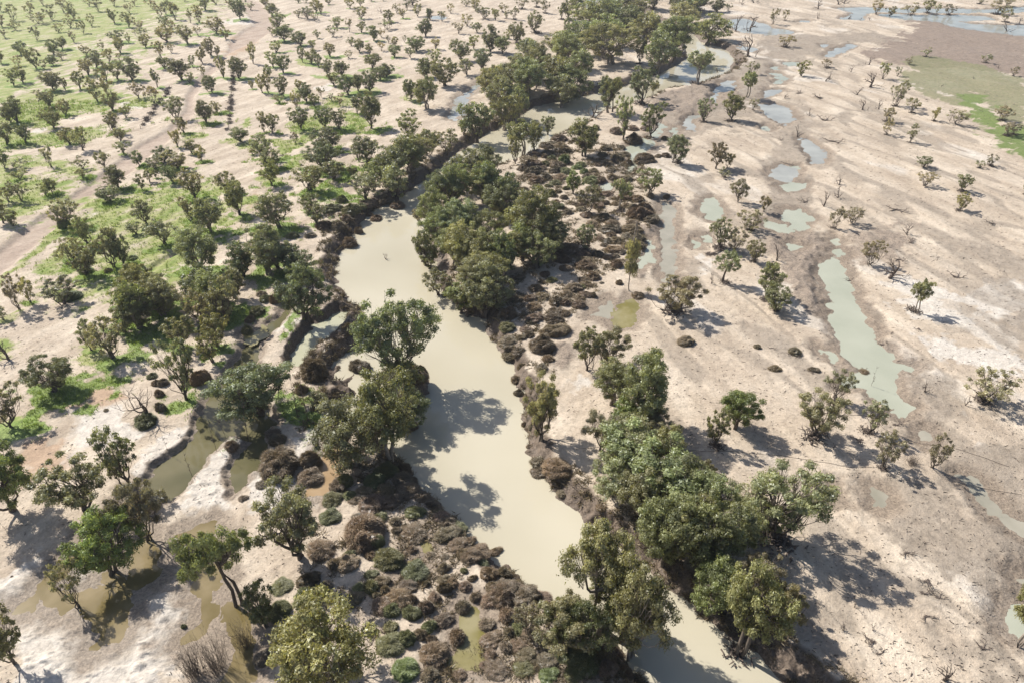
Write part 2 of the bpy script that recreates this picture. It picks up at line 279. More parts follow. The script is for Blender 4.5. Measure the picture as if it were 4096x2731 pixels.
('T', -11.6, 231.5, 11.9, 13.92, 'g', 'large broad leafy gum tree, nearest in front of the blue side channel'),
('T', -2.4, 244.9, 11.68, 12.93, 'g', 'large broad leafy gum tree, fourth nearest right of the blue side channel'),
('T', -3.8, 297.0, 11.44, 9.04, 'g', 'large broad leafy gum tree, third nearest right of the blue side channel'),
('T', 1.3, 451.1, 5.28, 7.24, 's', 'small sparse twiggy tree, fifth nearest right of the tiny top edge pool'),
('T', 6.4, 490.3, 7.83, 7.75, 's', 'small sparse twiggy tree, sixth nearest right of the tiny top edge pool'),
('T', 16.2, 496.8, 5.76, 5.7, 's', 'small sparse twiggy tree, second nearest behind the dense upper river forest'),
('T', 20.7, 473.9, 6.21, 8.94, 's', 'small sparse twiggy tree, nearest behind the dense upper river forest'),
('T', 30.0, 451.1, 6.6, 9.88, 'c', 'small open olive tree, behind the dense upper river forest'),
('T', 34.3, 451.1, 9.9, 13.15, 'c', 'medium open olive tree, second nearest behind the dense upper river forest'),
('T', 42.0, 482.0, 9.81, 8.29, 'd', 'medium dense dark tree, behind the dense upper river forest'),
('T', 13.0, 409.3, 10.29, 11.42, 'c', 'medium open olive tree, left of the dense upper river forest'),
('T', 2.6, 382.0, 9.11, 10.77, 'd', 'medium dense dark tree, left of the dense upper river forest'),
('T', 31.0, 382.0, 9.68, 12.5, 'c', 'medium open olive tree, nearest behind the dense upper river forest'),
('T', 48.6, 410.9, 20.04, 18.0, 'g', 'large broad leafy gum tree, third nearest behind the dense upper river forest'),
('T', 74.6, 451.1, 16.5, 11.88, 'g', 'large broad leafy gum tree, fourth nearest right of the dense upper river forest'),
('T', 64.5, 494.6, 12.91, 9.29, 'g', 'medium broad leafy gum tree, behind the dense upper river forest'),
('T', 71.6, 410.9, 10.32, 8.99, 'g', 'medium broad leafy gum tree, right of the dense upper river forest'),
('T', 105.0, 477.9, 10.43, 8.92, 'd', 'medium dense dark tree, left of the top curve of the river'),
('T', 118.4, 482.0, 15.41, 11.1, 'd', 'large dense dark tree, behind the top curve of the river'),
('T', 130.7, 477.9, 10.43, 8.21, 'd', 'medium dense dark tree, behind the top curve of the river'),
('T', 138.5, 480.0, 4.88, 4.84, 's', 'tiny sparse twiggy tree, behind the top curve of the river'),
('T', 104.4, 390.3, 19.14, 15.43, 'g', 'large broad leafy gum tree, nearest left of the top curve of the river'),
('T', 59.9, 404.8, 7.79, 5.61, 's', 'medium sparse twiggy tree, right of the dense upper river forest'),
('T', 66.3, 325.4, 13.86, 18.86, 'g', 'large broad leafy gum tree, third nearest right of the dense upper river forest'),
('T', 77.0, 344.8, 22.38, 19.02, 'g', 'huge broad leafy gum tree, left of the top curve of the river'),
('T', 59.5, 336.0, 7.63, 11.75, 'c', 'medium open olive tree, right of the dense upper river forest'),
('T', 45.8, 336.0, 24.42, 17.58, 'g', 'huge broad leafy gum tree, right of the dense upper river forest'),
('T', 22.1, 349.4, 15.79, 11.37, 'g', 'large broad leafy gum tree, second nearest left of the dense upper river forest'),
('T', 6.8, 344.8, 13.53, 9.74, 'g', 'large broad leafy gum tree, fifth nearest left of the dense upper river forest'),
('T', 21.8, 280.3, 17.43, 14.23, 'g', 'huge broad leafy gum tree, in front of the dense upper river forest'),
('T', 6.5, 280.3, 15.69, 15.2, 'g', 'large broad leafy gum tree, sixth nearest right of the blue side channel'),
('T', 2.4, 254.0, 8.03, 13.47, 'g', 'medium broad leafy gum tree, right of the blue side channel'),
('T', 78.2, 298.8, 11.96, 13.33, 'u', 'large tall clear trunked tree, left of the top curve of the river'),
('T', 95.1, 330.6, 2.01, 1.99, 'b', 'tiny bare dead tree, left of the top curve of the river'),
('T', 50.2, 269.6, 10.54, 14.47, 'c', 'large open olive tree, right of the dense upper river forest'),
('T', 55.7, 277.2, 4.32, 6.54, 'u', 'small tall clear trunked tree, right of the dense upper river forest'),
('T', 35.4, 258.1, 10.17, 12.71, 'c', 'large open olive tree, in front of the dense upper river forest'),
('T', 37.6, 259.5, 6.94, 12.47, 'u', 'medium tall clear trunked tree, in front of the dense upper river forest'),
('T', 37.5, 227.0, 6.95, 14.32, 'c', 'medium open olive tree, right of the vivid green bush tree'),
('T', 47.2, 231.5, 8.18, 10.96, 'y', 'large yellowish green tree, right of the vivid green bush tree'),
('T', 29.6, 252.7, 7.99, 5.92, 'b', 'medium bare dead tree, in front of the dense upper river forest'),
('T', 12.6, 239.9, 5.74, 6.97, 'y', 'medium yellowish green tree, behind the vivid green bush tree'),
('T', 7.0, 216.2, 7.03, 8.59, 'c', 'medium open olive tree, nearest left of the vivid green bush tree'),
('T', 1.0, 204.4, 4.37, 8.37, 'c', 'medium open olive tree, second nearest left of the vivid green bush tree'),
('T', 23.1, 211.2, 11.04, 11.53, 'g', 'large broad leafy gum tree, behind the vivid green bush tree'),
('T', 113.7, 349.4, 11.06, 10.44, 'b', 'medium bare dead tree, right of the top curve of the river'),
('T', 134.1, 417.1, 11.08, 9.72, 'b', 'medium bare dead tree, second nearest behind the top curve of the river'),
('T', 124.5, 410.9, 7.89, 8.44, 'b', 'medium bare dead tree, nearest behind the top curve of the river'),
('T', 93.3, 278.7, 7.37, 9.6, 'u', 'medium tall clear trunked tree, left of the string of tiny pools'),
('T', 78.9, 247.4, 7.46, 9.94, 'd', 'medium dense dark tree, in front of the string of tiny pools'),
('T', 68.5, 245.5, 6.24, 8.3, 'c', 'medium open olive tree, in front of the top curve of the river'),
('T', 90.5, 260.2, 3.27, 4.55, 's', 'small sparse twiggy tree, in front of the string of tiny pools'),
('T', 106.0, 315.4, 5.3, 5.77, 's', 'small sparse twiggy tree, left of the string of tiny pools'),
('T', 51.1, 204.4, 8.07, 8.89, 'd', 'large dense dark tree, behind the small round pale pool'),
('T', 61.8, 199.9, 5.94, 7.8, 'w', 'medium rusty brown tree, behind the small round pale pool'),
('T', 65.1, 199.9, 3.96, 4.73, 'w', 'small rusty brown tree, behind the small round pale pool'),
('T', 153.7, 503.3, 5.83, 4.3, 'b', 'small bare dead tree, behind the top curve of the river'),
('T', 164.3, 512.4, 3.7, 2.92, 'b', 'tiny bare dead tree, nearest behind the top curve of the river'),
('T', 166.6, 510.1, 3.69, 2.91, 'b', 'tiny bare dead tree, second nearest behind the top curve of the river'),
('T', 153.2, 435.2, 5.11, 8.96, 's', 'small sparse twiggy tree, right of the top curve of the river'),
('T', 164.2, 447.5, 3.93, 6.55, 's', 'tiny sparse twiggy tree, behind the string of tiny pools'),
('T', 185.9, 452.9, 3.97, 3.94, 'b', 'tiny bare dead tree, behind the string of tiny pools'),
('T', 199.3, 488.2, 6.38, 6.32, 'b', 'small bare dead tree, behind the string of tiny pools'),
('T', 219.7, 507.8, 9.55, 6.87, 'b', 'medium bare dead tree, left of the flooded flat at top right'),
('T', 225.9, 512.4, 8.14, 5.86, 'b', 'small bare dead tree, nearest left of the flooded flat at top right'),
('T', 228.5, 470.0, 8.22, 9.52, 's', 'small sparse twiggy tree, left of the flooded flat at top right'),
('T', 235.6, 466.1, 6.12, 6.75, 'c', 'small open olive tree, second nearest left of the flooded flat at top right'),
('T', 250.0, 470.0, 8.9, 7.43, 's', 'medium sparse twiggy tree, left of the flooded flat at top right'),
('T', 263.0, 473.9, 8.28, 8.2, 'c', 'small open olive tree, nearest left of the flooded flat at top right'),
('T', 272.3, 480.0, 4.19, 6.26, 's', 'tiny sparse twiggy tree, right of the flooded flat at top right'),
('T', 274.7, 470.0, 7.53, 6.07, 's', 'small sparse twiggy tree, nearest right of the flooded flat at top right'),
('T', 205.6, 456.6, 4.0, 3.29, 'b', 'tiny bare dead tree, third nearest left of the flooded flat at top right'),
('T', 211.3, 451.1, 1.98, 2.63, 'b', 'tiny bare dead tree, second nearest left of the flooded flat at top right'),
('T', 215.0, 447.5, 2.62, 1.93, 'b', 'tiny bare dead tree, nearest left of the flooded flat at top right'),
('T', 303.7, 468.0, 10.91, 7.86, 's', 'medium sparse twiggy tree, nearest right of the flooded flat at top right'),
('T', 293.1, 442.1, 6.48, 9.05, 's', 'small sparse twiggy tree, third nearest right of the flooded flat at top right'),
('T', 329.0, 498.9, 10.84, 7.81, 's', 'medium sparse twiggy tree, second nearest right of the flooded flat at top right'),
('T', 315.2, 507.8, 5.87, 4.23, 's', 'small sparse twiggy tree, second nearest right of the flooded flat at top right'),
('T', 301.1, 440.4, 3.88, 3.18, 'b', 'tiny bare dead tree, right of the flooded flat at top right'),
('T', 279.5, 417.1, 7.38, 5.32, 'b', 'small bare dead tree, right of the flooded flat at top right'),
('T', 140.6, 374.0, 7.82, 6.05, 's', 'medium sparse twiggy tree, behind the string of tiny pools'),
('T', 126.2, 311.6, 6.2, 6.17, 'c', 'medium open olive tree, right of the string of tiny pools'),
('T', 144.1, 328.5, 5.49, 3.95, 's', 'small sparse twiggy tree, right of the string of tiny pools'),
('T', 137.3, 306.9, 2.35, 3.8, 'b', 'tiny bare dead tree, nearest right of the string of tiny pools'),
('T', 133.5, 302.3, 3.72, 3.22, 'b', 'small bare dead tree, nearest right of the string of tiny pools'),
('T', 151.6, 319.4, 2.92, 3.41, 'b', 'tiny bare dead tree, second nearest right of the string of tiny pools'),
('T', 166.3, 334.9, 5.07, 4.0, 'b', 'small bare dead tree, second nearest left of the flooded flat at top right'),
('T', 160.5, 307.8, 5.19, 7.59, 's', 'small sparse twiggy tree, in front of the flooded flat at top right'),
('T', 169.5, 313.5, 3.36, 4.32, 's', 'tiny sparse twiggy tree, third nearest in front of the flooded flat at top right'),
('T', 149.7, 295.3, 8.65, 6.74, 'b', 'medium bare dead tree, nearest right of the string of tiny pools'),
('T', 138.7, 281.9, 4.82, 3.47, 'b', 'small bare dead tree, second nearest right of the string of tiny pools'),
('T', 184.3, 333.8, 3.54, 3.52, 's', 'tiny sparse twiggy tree, second nearest in front of the flooded flat at top right'),
('T', 199.6, 349.4, 3.69, 4.2, 's', 'tiny sparse twiggy tree, nearest in front of the flooded flat at top right'),
('T', 222.2, 338.1, 4.6, 4.05, 's', 'small sparse twiggy tree, behind the bright green field edge'),
('T', 222.1, 327.5, 2.99, 2.15, 'b', 'tiny bare dead tree, second nearest behind the bright green field edge'),
('T', 220.6, 313.5, 3.36, 3.83, 's', 'tiny sparse twiggy tree, behind the bright green field edge'),
('T', 179.5, 295.3, 1.0, 1.37, 'b', 'tiny bare dead tree, left of the bright green field edge'),
('T', 200.5, 308.8, 1.18, 1.18, 'b', 'tiny bare dead tree, nearest behind the bright green field edge'),
('T', 146.9, 266.6, 6.27, 9.3, 's', 'medium sparse twiggy tree, fourth nearest left of the bright green field edge'),
('T', 131.8, 260.9, 5.33, 4.48, 'b', 'medium bare dead tree, second nearest right of the string of tiny pools'),
('T', 138.8, 262.3, 3.3, 4.15, 'b', 'small bare dead tree, third nearest right of the string of tiny pools'),
('T', 148.9, 258.1, 5.69, 5.27, 's', 'medium sparse twiggy tree, second nearest left of the bright green field edge'),
('T', 128.3, 232.7, 4.11, 6.09, 's', 'small sparse twiggy tree, second nearest left of the bright green field edge'),
('T', 134.6, 246.1, 5.47, 5.08, 's', 'medium sparse twiggy tree, fifth nearest left of the bright green field edge'),
('T', 151.5, 246.8, 3.53, 5.17, 'c', 'small open olive tree, left of the bright green field edge'),
('T', 156.8, 242.3, 6.18, 4.98, 's', 'medium sparse twiggy tree, nearest left of the bright green field edge'),
('T', 132.5, 224.8, 3.99, 5.93, 's', 'small sparse twiggy tree, nearest left of the bright green field edge'),
('T', 176.4, 247.4, 6.28, 5.07, 's', 'medium sparse twiggy tree, behind the bright green field edge'),
('T', 168.5, 231.0, 4.82, 4.85, 's', 'medium sparse twiggy tree, right of the bright green field edge'),
('T', 171.8, 232.7, 4.48, 4.11, 's', 'small sparse twiggy tree, right of the bright green field edge'),
('T', 97.1, 231.0, 3.34, 4.14, 'b', 'small bare dead tree, second nearest in front of the string of tiny pools'),
('T', 109.2, 253.3, 3.2, 2.79, 'b', 'small bare dead tree, nearest in front of the string of tiny pools'),
('T', 112.4, 247.4, 5.1, 0.92, 'f', 'medium fallen dead branches, nearest in front of the string of tiny pools'),
('T', 106.8, 224.8, 6.17, 1.11, 'f', 'medium fallen dead branches, second nearest in front of the string of tiny pools'),
('T', 122.2, 277.2, 6.04, 1.09, 'f', 'medium fallen dead branches, right of the string of tiny pools'),
('T', 115.4, 283.5, 4.4, 0.79, 'f', 'small fallen dead branches, right of the string of tiny pools'),
('T', 108.0, 277.2, 2.16, 2.15, 'b', 'tiny bare dead tree, in front of the string of tiny pools'),
('T', 89.5, 224.8, 2.18, 0.51, 'f', 'tiny fallen dead branches, in front of the string of tiny pools'),
('T', 124.9, 200.7, 4.97, 3.63, 'c', 'medium open olive tree, left of the bright green field edge'),
('T', 146.2, 202.5, 3.67, 3.37, 's', 'small sparse twiggy tree, nearest in front of the bright green field edge'),
('T', 141.8, 200.7, 2.65, 2.34, 's', 'small sparse twiggy tree, second nearest in front of the bright green field edge'),
('T', 85.4, 205.3, 3.37, 0.61, 'f', 'small fallen dead branches, second nearest right of the small round pale pool'),
('T', 163.6, 275.6, 2.15, 0.39, 'f', 'tiny fallen dead branches, left of the bright green field edge'),
('T', -144.4, 192.0, 4.16, 2.99, 'c', 'medium open olive tree, second nearest left of the middle dirt track'),
('T', -126.2, 192.4, 3.84, 2.89, 'c', 'small open olive tree, behind the middle dirt track'),
('T', -134.3, 176.0, 5.38, 5.53, 's', 'medium sparse twiggy tree, left of the middle dirt track'),
('T', -137.4, 175.2, 4.47, 3.94, 'c', 'medium open olive tree, nearest left of the middle dirt track'),
('T', -129.3, 179.0, 3.33, 4.07, 'c', 'small open olive tree, left of the middle dirt track'),
('T', -128.8, 180.9, 3.97, 4.73, 'd', 'medium dense dark tree, behind the middle dirt track'),
('T', -130.3, 161.3, 4.19, 6.82, 'd', 'medium dense dark tree, second nearest behind the track at the left edge'),
('T', -126.7, 159.4, 3.88, 4.34, 'd', 'medium dense dark tree, nearest behind the track at the left edge'),
('T', -112.6, 159.4, 7.2, 7.18, 'c', 'large open olive tree, in front of the middle dirt track'),
('T', -102.9, 149.6, 4.76, 6.76, 'c', 'medium open olive tree, in front of the white trackside sand'),
('T', -112.4, 185.3, 7.16, 6.31, 'd', 'large dense dark tree, behind the white trackside sand'),
('T', -110.1, 176.0, 5.98, 4.3, 'd', 'medium dense dark tree, behind the white trackside sand'),
('T', -104.9, 183.7, 3.4, 5.15, 'c', 'small open olive tree, nearest right of the white trackside sand'),
('T', -105.2, 189.4, 3.48, 3.89, 'c', 'small open olive tree, second nearest right of the white trackside sand'),
('T', -104.8, 192.8, 1.93, 2.65, 'd', 'tiny dense dark tree, in front of the slanting fence foot'),
('T', -98.6, 189.4, 5.06, 4.83, 'd', 'medium dense dark tree, second nearest in front of the slanting fence foot'),
('T', -93.8, 161.3, 6.71, 6.35, 'c', 'large open olive tree, right of the white trackside sand'),
('T', -93.4, 155.0, 4.61, 3.32, 'c', 'medium open olive tree, right of the white trackside sand'),
('T', -84.0, 149.6, 6.87, 6.02, 'c', 'large open olive tree, behind the short eroded gully'),
('T', -87.4, 177.5, 7.52, 7.72, 'c', 'large open olive tree, left of the small bright green lawn spot'),
('T', -82.8, 162.6, 4.22, 5.92, 'c', 'medium open olive tree, behind the short eroded gully'),
('T', -75.4, 156.2, 8.19, 9.14, 'g', 'large broad leafy gum tree, second nearest right of the short eroded gully'),
('T', -80.2, 181.7, 5.82, 6.29, 'c', 'medium open olive tree, left of the small bright green lawn spot'),
('T', -71.7, 167.0, 6.89, 9.32, 'd', 'large dense dark tree, in front of the small bright green lawn spot'),
('T', -69.7, 135.0, 9.31, 11.05, 'g', 'large broad leafy gum tree, nearest right of the short eroded gully'),
('T', -59.8, 134.0, 6.09, 5.67, 'y', 'large yellowish green tree, behind the grove left of the creek'),
('T', -90.7, 137.8, 5.47, 8.93, 'c', 'large open olive tree, nearest left of the short eroded gully'),
('T', -89.2, 139.3, 4.51, 7.92, 'd', 'medium dense dark tree, left of the short eroded gully'),
('T', -95.4, 134.5, 7.58, 7.8, 'c', 'large open olive tree, second nearest left of the short eroded gully'),
('T', -101.9, 141.7, 5.08, 5.94, 'c', 'medium open olive tree, in front of the middle dirt track'),
('T', -101.3, 119.3, 3.82, 8.01, 's', 'medium sparse twiggy tree, nearest in front of the track at the left edge'),
('T', -100.8, 122.3, 3.43, 6.14, 'c', 'medium open olive tree, in front of the track at the left edge'),
('T', -93.7, 121.9, 7.52, 6.31, 's', 'large sparse twiggy tree, right of the track at the left edge'),
('T', -73.7, 113.2, 7.14, 10.5, 'g', 'large broad leafy gum tree, third nearest left of the grove left of the creek'),
('T', -72.4, 119.3, 8.08, 7.77, 'g', 'large broad leafy gum tree, second nearest left of the grove left of the creek'),
('T', -62.5, 115.2, 5.92, 7.3, 'c', 'large open olive tree, behind the grove left of the creek'),
('T', -57.2, 114.4, 7.2, 10.29, 'c', 'large open olive tree, right of the grove left of the creek'),
('T', -102.4, 115.6, 3.29, 4.41, 's', 'medium sparse twiggy tree, second nearest in front of the track at the left edge'),
('T', -76.0, 111.3, 5.35, 4.14, 'y', 'large yellowish green tree, left of the grove left of the creek'),
('T', -69.0, 186.9, 6.26, 7.07, 'l', 'medium vivid green tree, in front of the small bright green lawn spot'),
('T', -57.3, 182.9, 10.16, 7.32, 'c', 'large open olive tree, right of the small bright green lawn spot'),
('T', -52.0, 191.1, 7.97, 5.74, 'c', 'large open olive tree, right of the green patch with one dead sapling'),
('T', -46.6, 192.8, 3.21, 3.61, 'd', 'small dense dark tree, right of the green patch with one dead sapling'),
('T', -40.4, 177.5, 9.02, 6.98, 'c', 'large open olive tree, behind the cut bank at the river bend'),
('T', -32.4, 180.6, 9.15, 10.36, 'g', 'large broad leafy gum tree, second nearest behind the cut bank at the river bend'),
('T', -59.2, 158.7, 9.11, 9.17, 'g', 'large broad leafy gum tree, in front of the small bright green lawn spot'),
('T', -53.7, 168.1, 5.77, 5.33, 'c', 'medium open olive tree, right of the small bright green lawn spot'),
('T', -50.1, 161.3, 7.27, 5.23, 'y', 'large yellowish green tree, behind the cut bank at the river bend'),
('T', -54.7, 135.0, 9.31, 11.33, 'g', 'large broad leafy gum tree, second nearest left of the cut bank at the river bend'),
('T', -50.1, 138.0, 6.47, 6.03, 'd', 'large dense dark tree, second nearest left of the cut bank at the river bend'),
('T', -41.8, 116.4, 10.59, 12.17, 'g', 'huge broad leafy gum tree, left of the pale green backwater'),
('T', -19.3, 157.5, 8.79, 11.58, 'g', 'large broad leafy gum tree, third nearest left of the dense island grove'),
('T', -12.6, 151.9, 8.82, 10.42, 'g', 'large broad leafy gum tree, nearest behind the dense island grove'),
('T', -20.3, 143.3, 6.4, 9.07, 'y', 'large yellowish green tree, second nearest left of the dense island grove'),
('T', -11.1, 135.5, 8.84, 11.11, 'g', 'large broad leafy gum tree, nearest in front of the dense island grove'),
('T', -6.3, 138.0, 9.21, 10.07, 'g', 'large broad leafy gum tree, nearest right of the dense island grove'),
('T', -1.7, 133.0, 6.79, 11.15, 'g', 'large broad leafy gum tree, second nearest right of the dense island grove'),
('T', -5.0, 120.2, 9.48, 11.94, 'g', 'huge broad leafy gum tree, in front of the dense island grove'),
('T', -9.5, 120.6, 6.78, 8.2, 'y', 'large yellowish green tree, second nearest in front of the dense island grove'),
('T', -24.4, 166.7, 3.73, 3.85, 'w', 'medium rusty brown tree, left of the dense island grove'),
('T', -21.5, 145.0, 4.65, 4.02, 'b', 'medium bare dead tree, left of the dense island grove'),
('T', -15.4, 173.0, 9.73, 11.63, 'g', 'large broad leafy gum tree, fourth nearest behind the dense island grove'),
('T', -7.5, 174.5, 8.91, 11.74, 'g', 'large broad leafy gum tree, seventh nearest behind the dense island grove'),
('T', -1.5, 169.5, 8.71, 10.57, 'g', 'large broad leafy gum tree, sixth nearest behind the dense island grove'),
('T', -30.3, 146.4, 2.08, 1.6, 'b', 'small bare dead tree, right of the cut bank at the river bend'),
('T', 17.1, 181.3, 4.59, 6.69, 'l', 'medium vivid green tree, in front of the vivid green bush tree'),
('T', 20.3, 167.4, 6.33, 7.17, 'w', 'large rusty brown tree, in front of the vivid green bush tree'),
('T', 22.6, 180.6, 4.27, 3.38, 'y', 'medium yellowish green tree, right of the vivid green bush tree'),
('T', 28.8, 169.1, 5.8, 8.52, 'u', 'medium tall clear trunked tree, right of the vivid green bush tree'),
('T', 38.4, 180.6, 6.71, 8.19, 'c', 'large open olive tree, left of the small round pale pool'),
('T', 62.6, 192.8, 3.85, 2.89, 's', 'small sparse twiggy tree, behind the small round pale pool'),
('T', 61.7, 175.2, 5.06, 6.18, 'w', 'medium rusty brown tree, right of the small round pale pool'),
('T', 66.8, 168.7, 3.47, 5.17, 'w', 'small rusty brown tree, right of the small round pale pool'),
('T', 59.7, 156.8, 6.84, 5.61, 's', 'large sparse twiggy tree, right of the small round pale pool'),
('T', 49.6, 147.3, 6.01, 7.49, 'c', 'large open olive tree, in front of the small round pale pool'),
('T', 52.6, 145.3, 5.17, 6.03, 's', 'medium sparse twiggy tree, in front of the small round pale pool'),
('T', 46.6, 143.9, 5.91, 1.06, 'f', 'large fallen dead branches, right of the strip of shallow water'),
('T', 46.5, 131.3, 4.8, 7.08, 'u', 'medium tall clear trunked tree, right of the strip of shallow water'),
('T', 43.7, 130.3, 1.43, 3.01, 'b', 'tiny bare dead tree, right of the strip of shallow water'),
('T', 56.1, 140.1, 4.53, 5.37, 'c', 'medium open olive tree, in front of the small round pale pool'),
('T', 54.0, 124.1, 6.23, 8.64, 'c', 'large open olive tree, left of the long green pond'),
('T', 25.3, 127.7, 2.59, 10.71, 'p', 'small slim upright columnar tree, in front of the slim upright tree'),
('T', 33.4, 118.1, 11.59, 8.34, 's', 'huge sparse twiggy tree, right of the slim upright tree'),
('T', 17.7, 146.7, 5.21, 7.23, 'c', 'medium open olive tree, left of the slim upright tree'),
('T', 5.3, 149.0, 13.17, 13.82, 'g', 'huge broad leafy gum tree, right of the dense island grove'),
('T', 2.5, 140.6, 6.56, 9.52, 'g', 'large broad leafy gum tree, third nearest right of the dense island grove'),
('T', 6.2, 137.0, 2.97, 4.01, 'y', 'small yellowish green tree, right of the dense island grove'),
('T', 11.3, 149.0, 6.59, 6.32, 'c', 'large open olive tree, in front of the vivid green bush tree'),
('T', 84.2, 172.3, 3.82, 4.9, 'b', 'medium bare dead tree, behind the long green pond'),
('T', 90.2, 178.2, 3.02, 3.75, 'b', 'small bare dead tree, behind the long green pond'),
('T', 94.0, 186.9, 2.19, 2.91, 'b', 'tiny bare dead tree, behind the long green pond'),
('T', 80.2, 175.2, 3.28, 0.63, 'f', 'small fallen dead branches, nearest right of the small round pale pool'),
('T', 81.3, 158.1, 3.3, 5.88, 's', 'small sparse twiggy tree, behind the long green pond'),
('T', 87.3, 161.3, 5.59, 4.57, 's', 'medium sparse twiggy tree, behind the long green pond'),
('T', 102.5, 169.5, 4.93, 0.91, 'f', 'medium fallen dead branches, behind the long green pond'),
('T', 98.3, 155.0, 3.53, 3.08, 'b', 'medium bare dead tree, right of the long green pond'),
('T', 117.8, 186.1, 5.31, 4.08, 's', 'medium sparse twiggy tree, third nearest left of the bright green field edge'),
('T', 126.1, 181.7, 4.6, 5.04, 'c', 'medium open olive tree, nearest in front of the bright green field edge'),
('T', 119.0, 169.1, 4.64, 4.47, 'c', 'medium open olive tree, second nearest in front of the bright green field edge'),
('T', 142.7, 179.8, 2.13, 3.83, 'c', 'tiny open olive tree, in front of the bright green field edge'),
('T', 123.4, 161.3, 3.91, 0.7, 'f', 'medium fallen dead branches, second nearest behind the bare pale sand fan'),
('T', 96.5, 149.6, 2.64, 0.48, 'f', 'small fallen dead branches, second nearest right of the long green pond'),
('T', 98.3, 140.6, 1.01, 1.36, 'b', 'tiny bare dead tree, left of the bare pale sand fan'),
('T', 98.7, 133.0, 3.15, 0.59, 'f', 'medium fallen dead branches, nearest behind the bare pale sand fan'),
('T', 82.2, 139.1, 5.01, 6.17, 's', 'medium sparse twiggy tree, right of the long green pond'),
('T', 83.9, 133.0, 7.27, 5.24, 'b', 'large bare dead tree, right of the long green pond'),
('T', 89.4, 140.6, 3.03, 0.62, 'f', 'small fallen dead branches, nearest right of the long green pond'),
('T', 82.4, 118.5, 4.47, 7.27, 'u', 'medium tall clear trunked tree, left of the bare pale sand fan'),
('T', 61.0, 140.1, 3.27, 4.32, 'b', 'medium bare dead tree, left of the long green pond'),
('T', 54.0, 118.9, 5.37, 6.14, 'd', 'large dense dark tree, left of the long green pond'),
('T', 79.8, 111.7, 2.14, 0.39, 'f', 'small fallen dead branches, left of the bare pale sand fan'),
('T', 65.2, 110.5, 2.34, 0.42, 'f', 'small fallen dead branches, nearest in front of the long green pond'),
('T', 63.7, 123.6, 0.46, 0.97, 'b', 'tiny bare dead tree, left of the long green pond'),
('T', 75.0, 132.5, 1.93, 0.38, 'f', 'small fallen dead branches, behind the long green pond'),
('T', -93.3, 102.3, 3.03, 5.2, 'b', 'medium bare dead tree, behind the sandy clearing at left'),
('T', -79.7, 93.0, 8.36, 7.11, 'd', 'huge dense dark tree, right of the sandy clearing at left'),
('T', -81.8, 83.7, 5.33, 7.68, 'c', 'large open olive tree, left of the sandy clearing at left'),
('T', -74.2, 102.7, 6.69, 8.6, 'c', 'large open olive tree, right of the sandy clearing at left'),
('T', -79.7, 105.4, 3.51, 6.23, 'c', 'medium open olive tree, behind the sandy clearing at left'),
('T', -60.7, 86.6, 7.26, 6.09, 'b', 'huge bare dead tree, behind the dark creek'),
('T', -56.6, 71.4, 5.33, 10.23, 'c', 'large open olive tree, left of the dark creek'),
('T', -60.1, 66.2, 8.67, 9.85, 'c', 'huge open olive tree, left of the dark creek'),
('T', -70.8, 66.2, 8.05, 12.76, 'l', 'huge vivid green tree, in front of the sandy clearing at left'),
('T', -55.9, 90.9, 6.18, 12.88, 'c', 'large open olive tree, behind the dark creek'),
('T', -55.2, 101.6, 5.03, 7.74, 'y', 'large yellowish green tree, second nearest in front of the grove left of the creek'),
('T', -58.1, 71.4, 2.59, 5.25, 'w', 'medium rusty brown tree, left of the dark creek'),
('T', -46.2, 81.9, 0.7, 5.47, 't', 'tiny thin bare sapling, second nearest right of the dark creek'),
('T', -46.4, 78.6, 0.68, 5.44, 't', 'tiny thin bare sapling, nearest right of the dark creek'),
('T', -48.6, 73.7, 0.66, 5.4, 't', 'tiny thin bare sapling, in front of the dark creek'),
('T', -42.3, 81.1, 0.7, 9.5, 't', 'tiny thin bare sapling, behind the white mud bar'),
('T', -54.0, 78.4, 0.68, 3.78, 't', 'tiny thin bare sapling, left of the dark creek'),
('T', -42.4, 88.0, 13.21, 10.47, 'y', 'huge yellowish green tree, left of the muddy spit'),
('T', -20.0, 97.3, 11.74, 16.02, 'g', 'huge broad leafy gum tree, right of the muddy spit'),
('T', -18.2, 86.4, 6.89, 8.04, 'g', 'large broad leafy gum tree, behind the dark river point'),
('T', -18.4, 76.7, 10.79, 16.44, 'u', 'huge tall clear trunked tree, left of the dark river point'),
('T', -24.2, 75.5, 10.85, 12.61, 'g', 'huge broad leafy gum tree, right of the orange brown puddle'),
('T', -33.6, 85.3, 1.08, 8.86, 't', 'tiny thin bare sapling, in front of the muddy spit'),
('T', -35.6, 86.4, 1.09, 7.2, 't', 'tiny thin bare sapling, left of the muddy spit'),
('T', -32.4, 89.2, 3.51, 2.53, 'd', 'medium dense dark tree, in front of the muddy spit'),
('T', 4.6, 81.1, 6.97, 13.34, 'c', 'huge open olive tree, left of the pale riverside slope'),
('T', 13.6, 99.0, 5.93, 8.8, 'w', 'large rusty brown tree, second nearest in front of the shallow grey pool'),
('T', 17.7, 100.3, 6.78, 7.51, 'w', 'large rusty brown tree, nearest in front of the shallow grey pool'),
('T', 17.0, 89.2, 7.77, 8.75, 'y', 'huge yellowish green tree, right of the pale riverside slope'),
('T', 20.8, 84.7, 8.6, 14.48, 'g', 'huge broad leafy gum tree, second nearest right of the pale riverside slope'),
('T', 18.1, 83.2, 5.31, 6.0, 'l', 'large vivid green tree, nearest right of the pale riverside slope'),
('T', 22.4, 82.9, 4.59, 6.09, 's', 'large sparse twiggy tree, right of the pale riverside slope'),
('T', 22.4, 78.8, 7.71, 5.55, 'w', 'huge rusty brown tree, second nearest right of the pale riverside slope'),
('T', 19.7, 69.5, 13.52, 9.74, 'g', 'huge broad leafy gum tree, third nearest right of the pale riverside slope'),
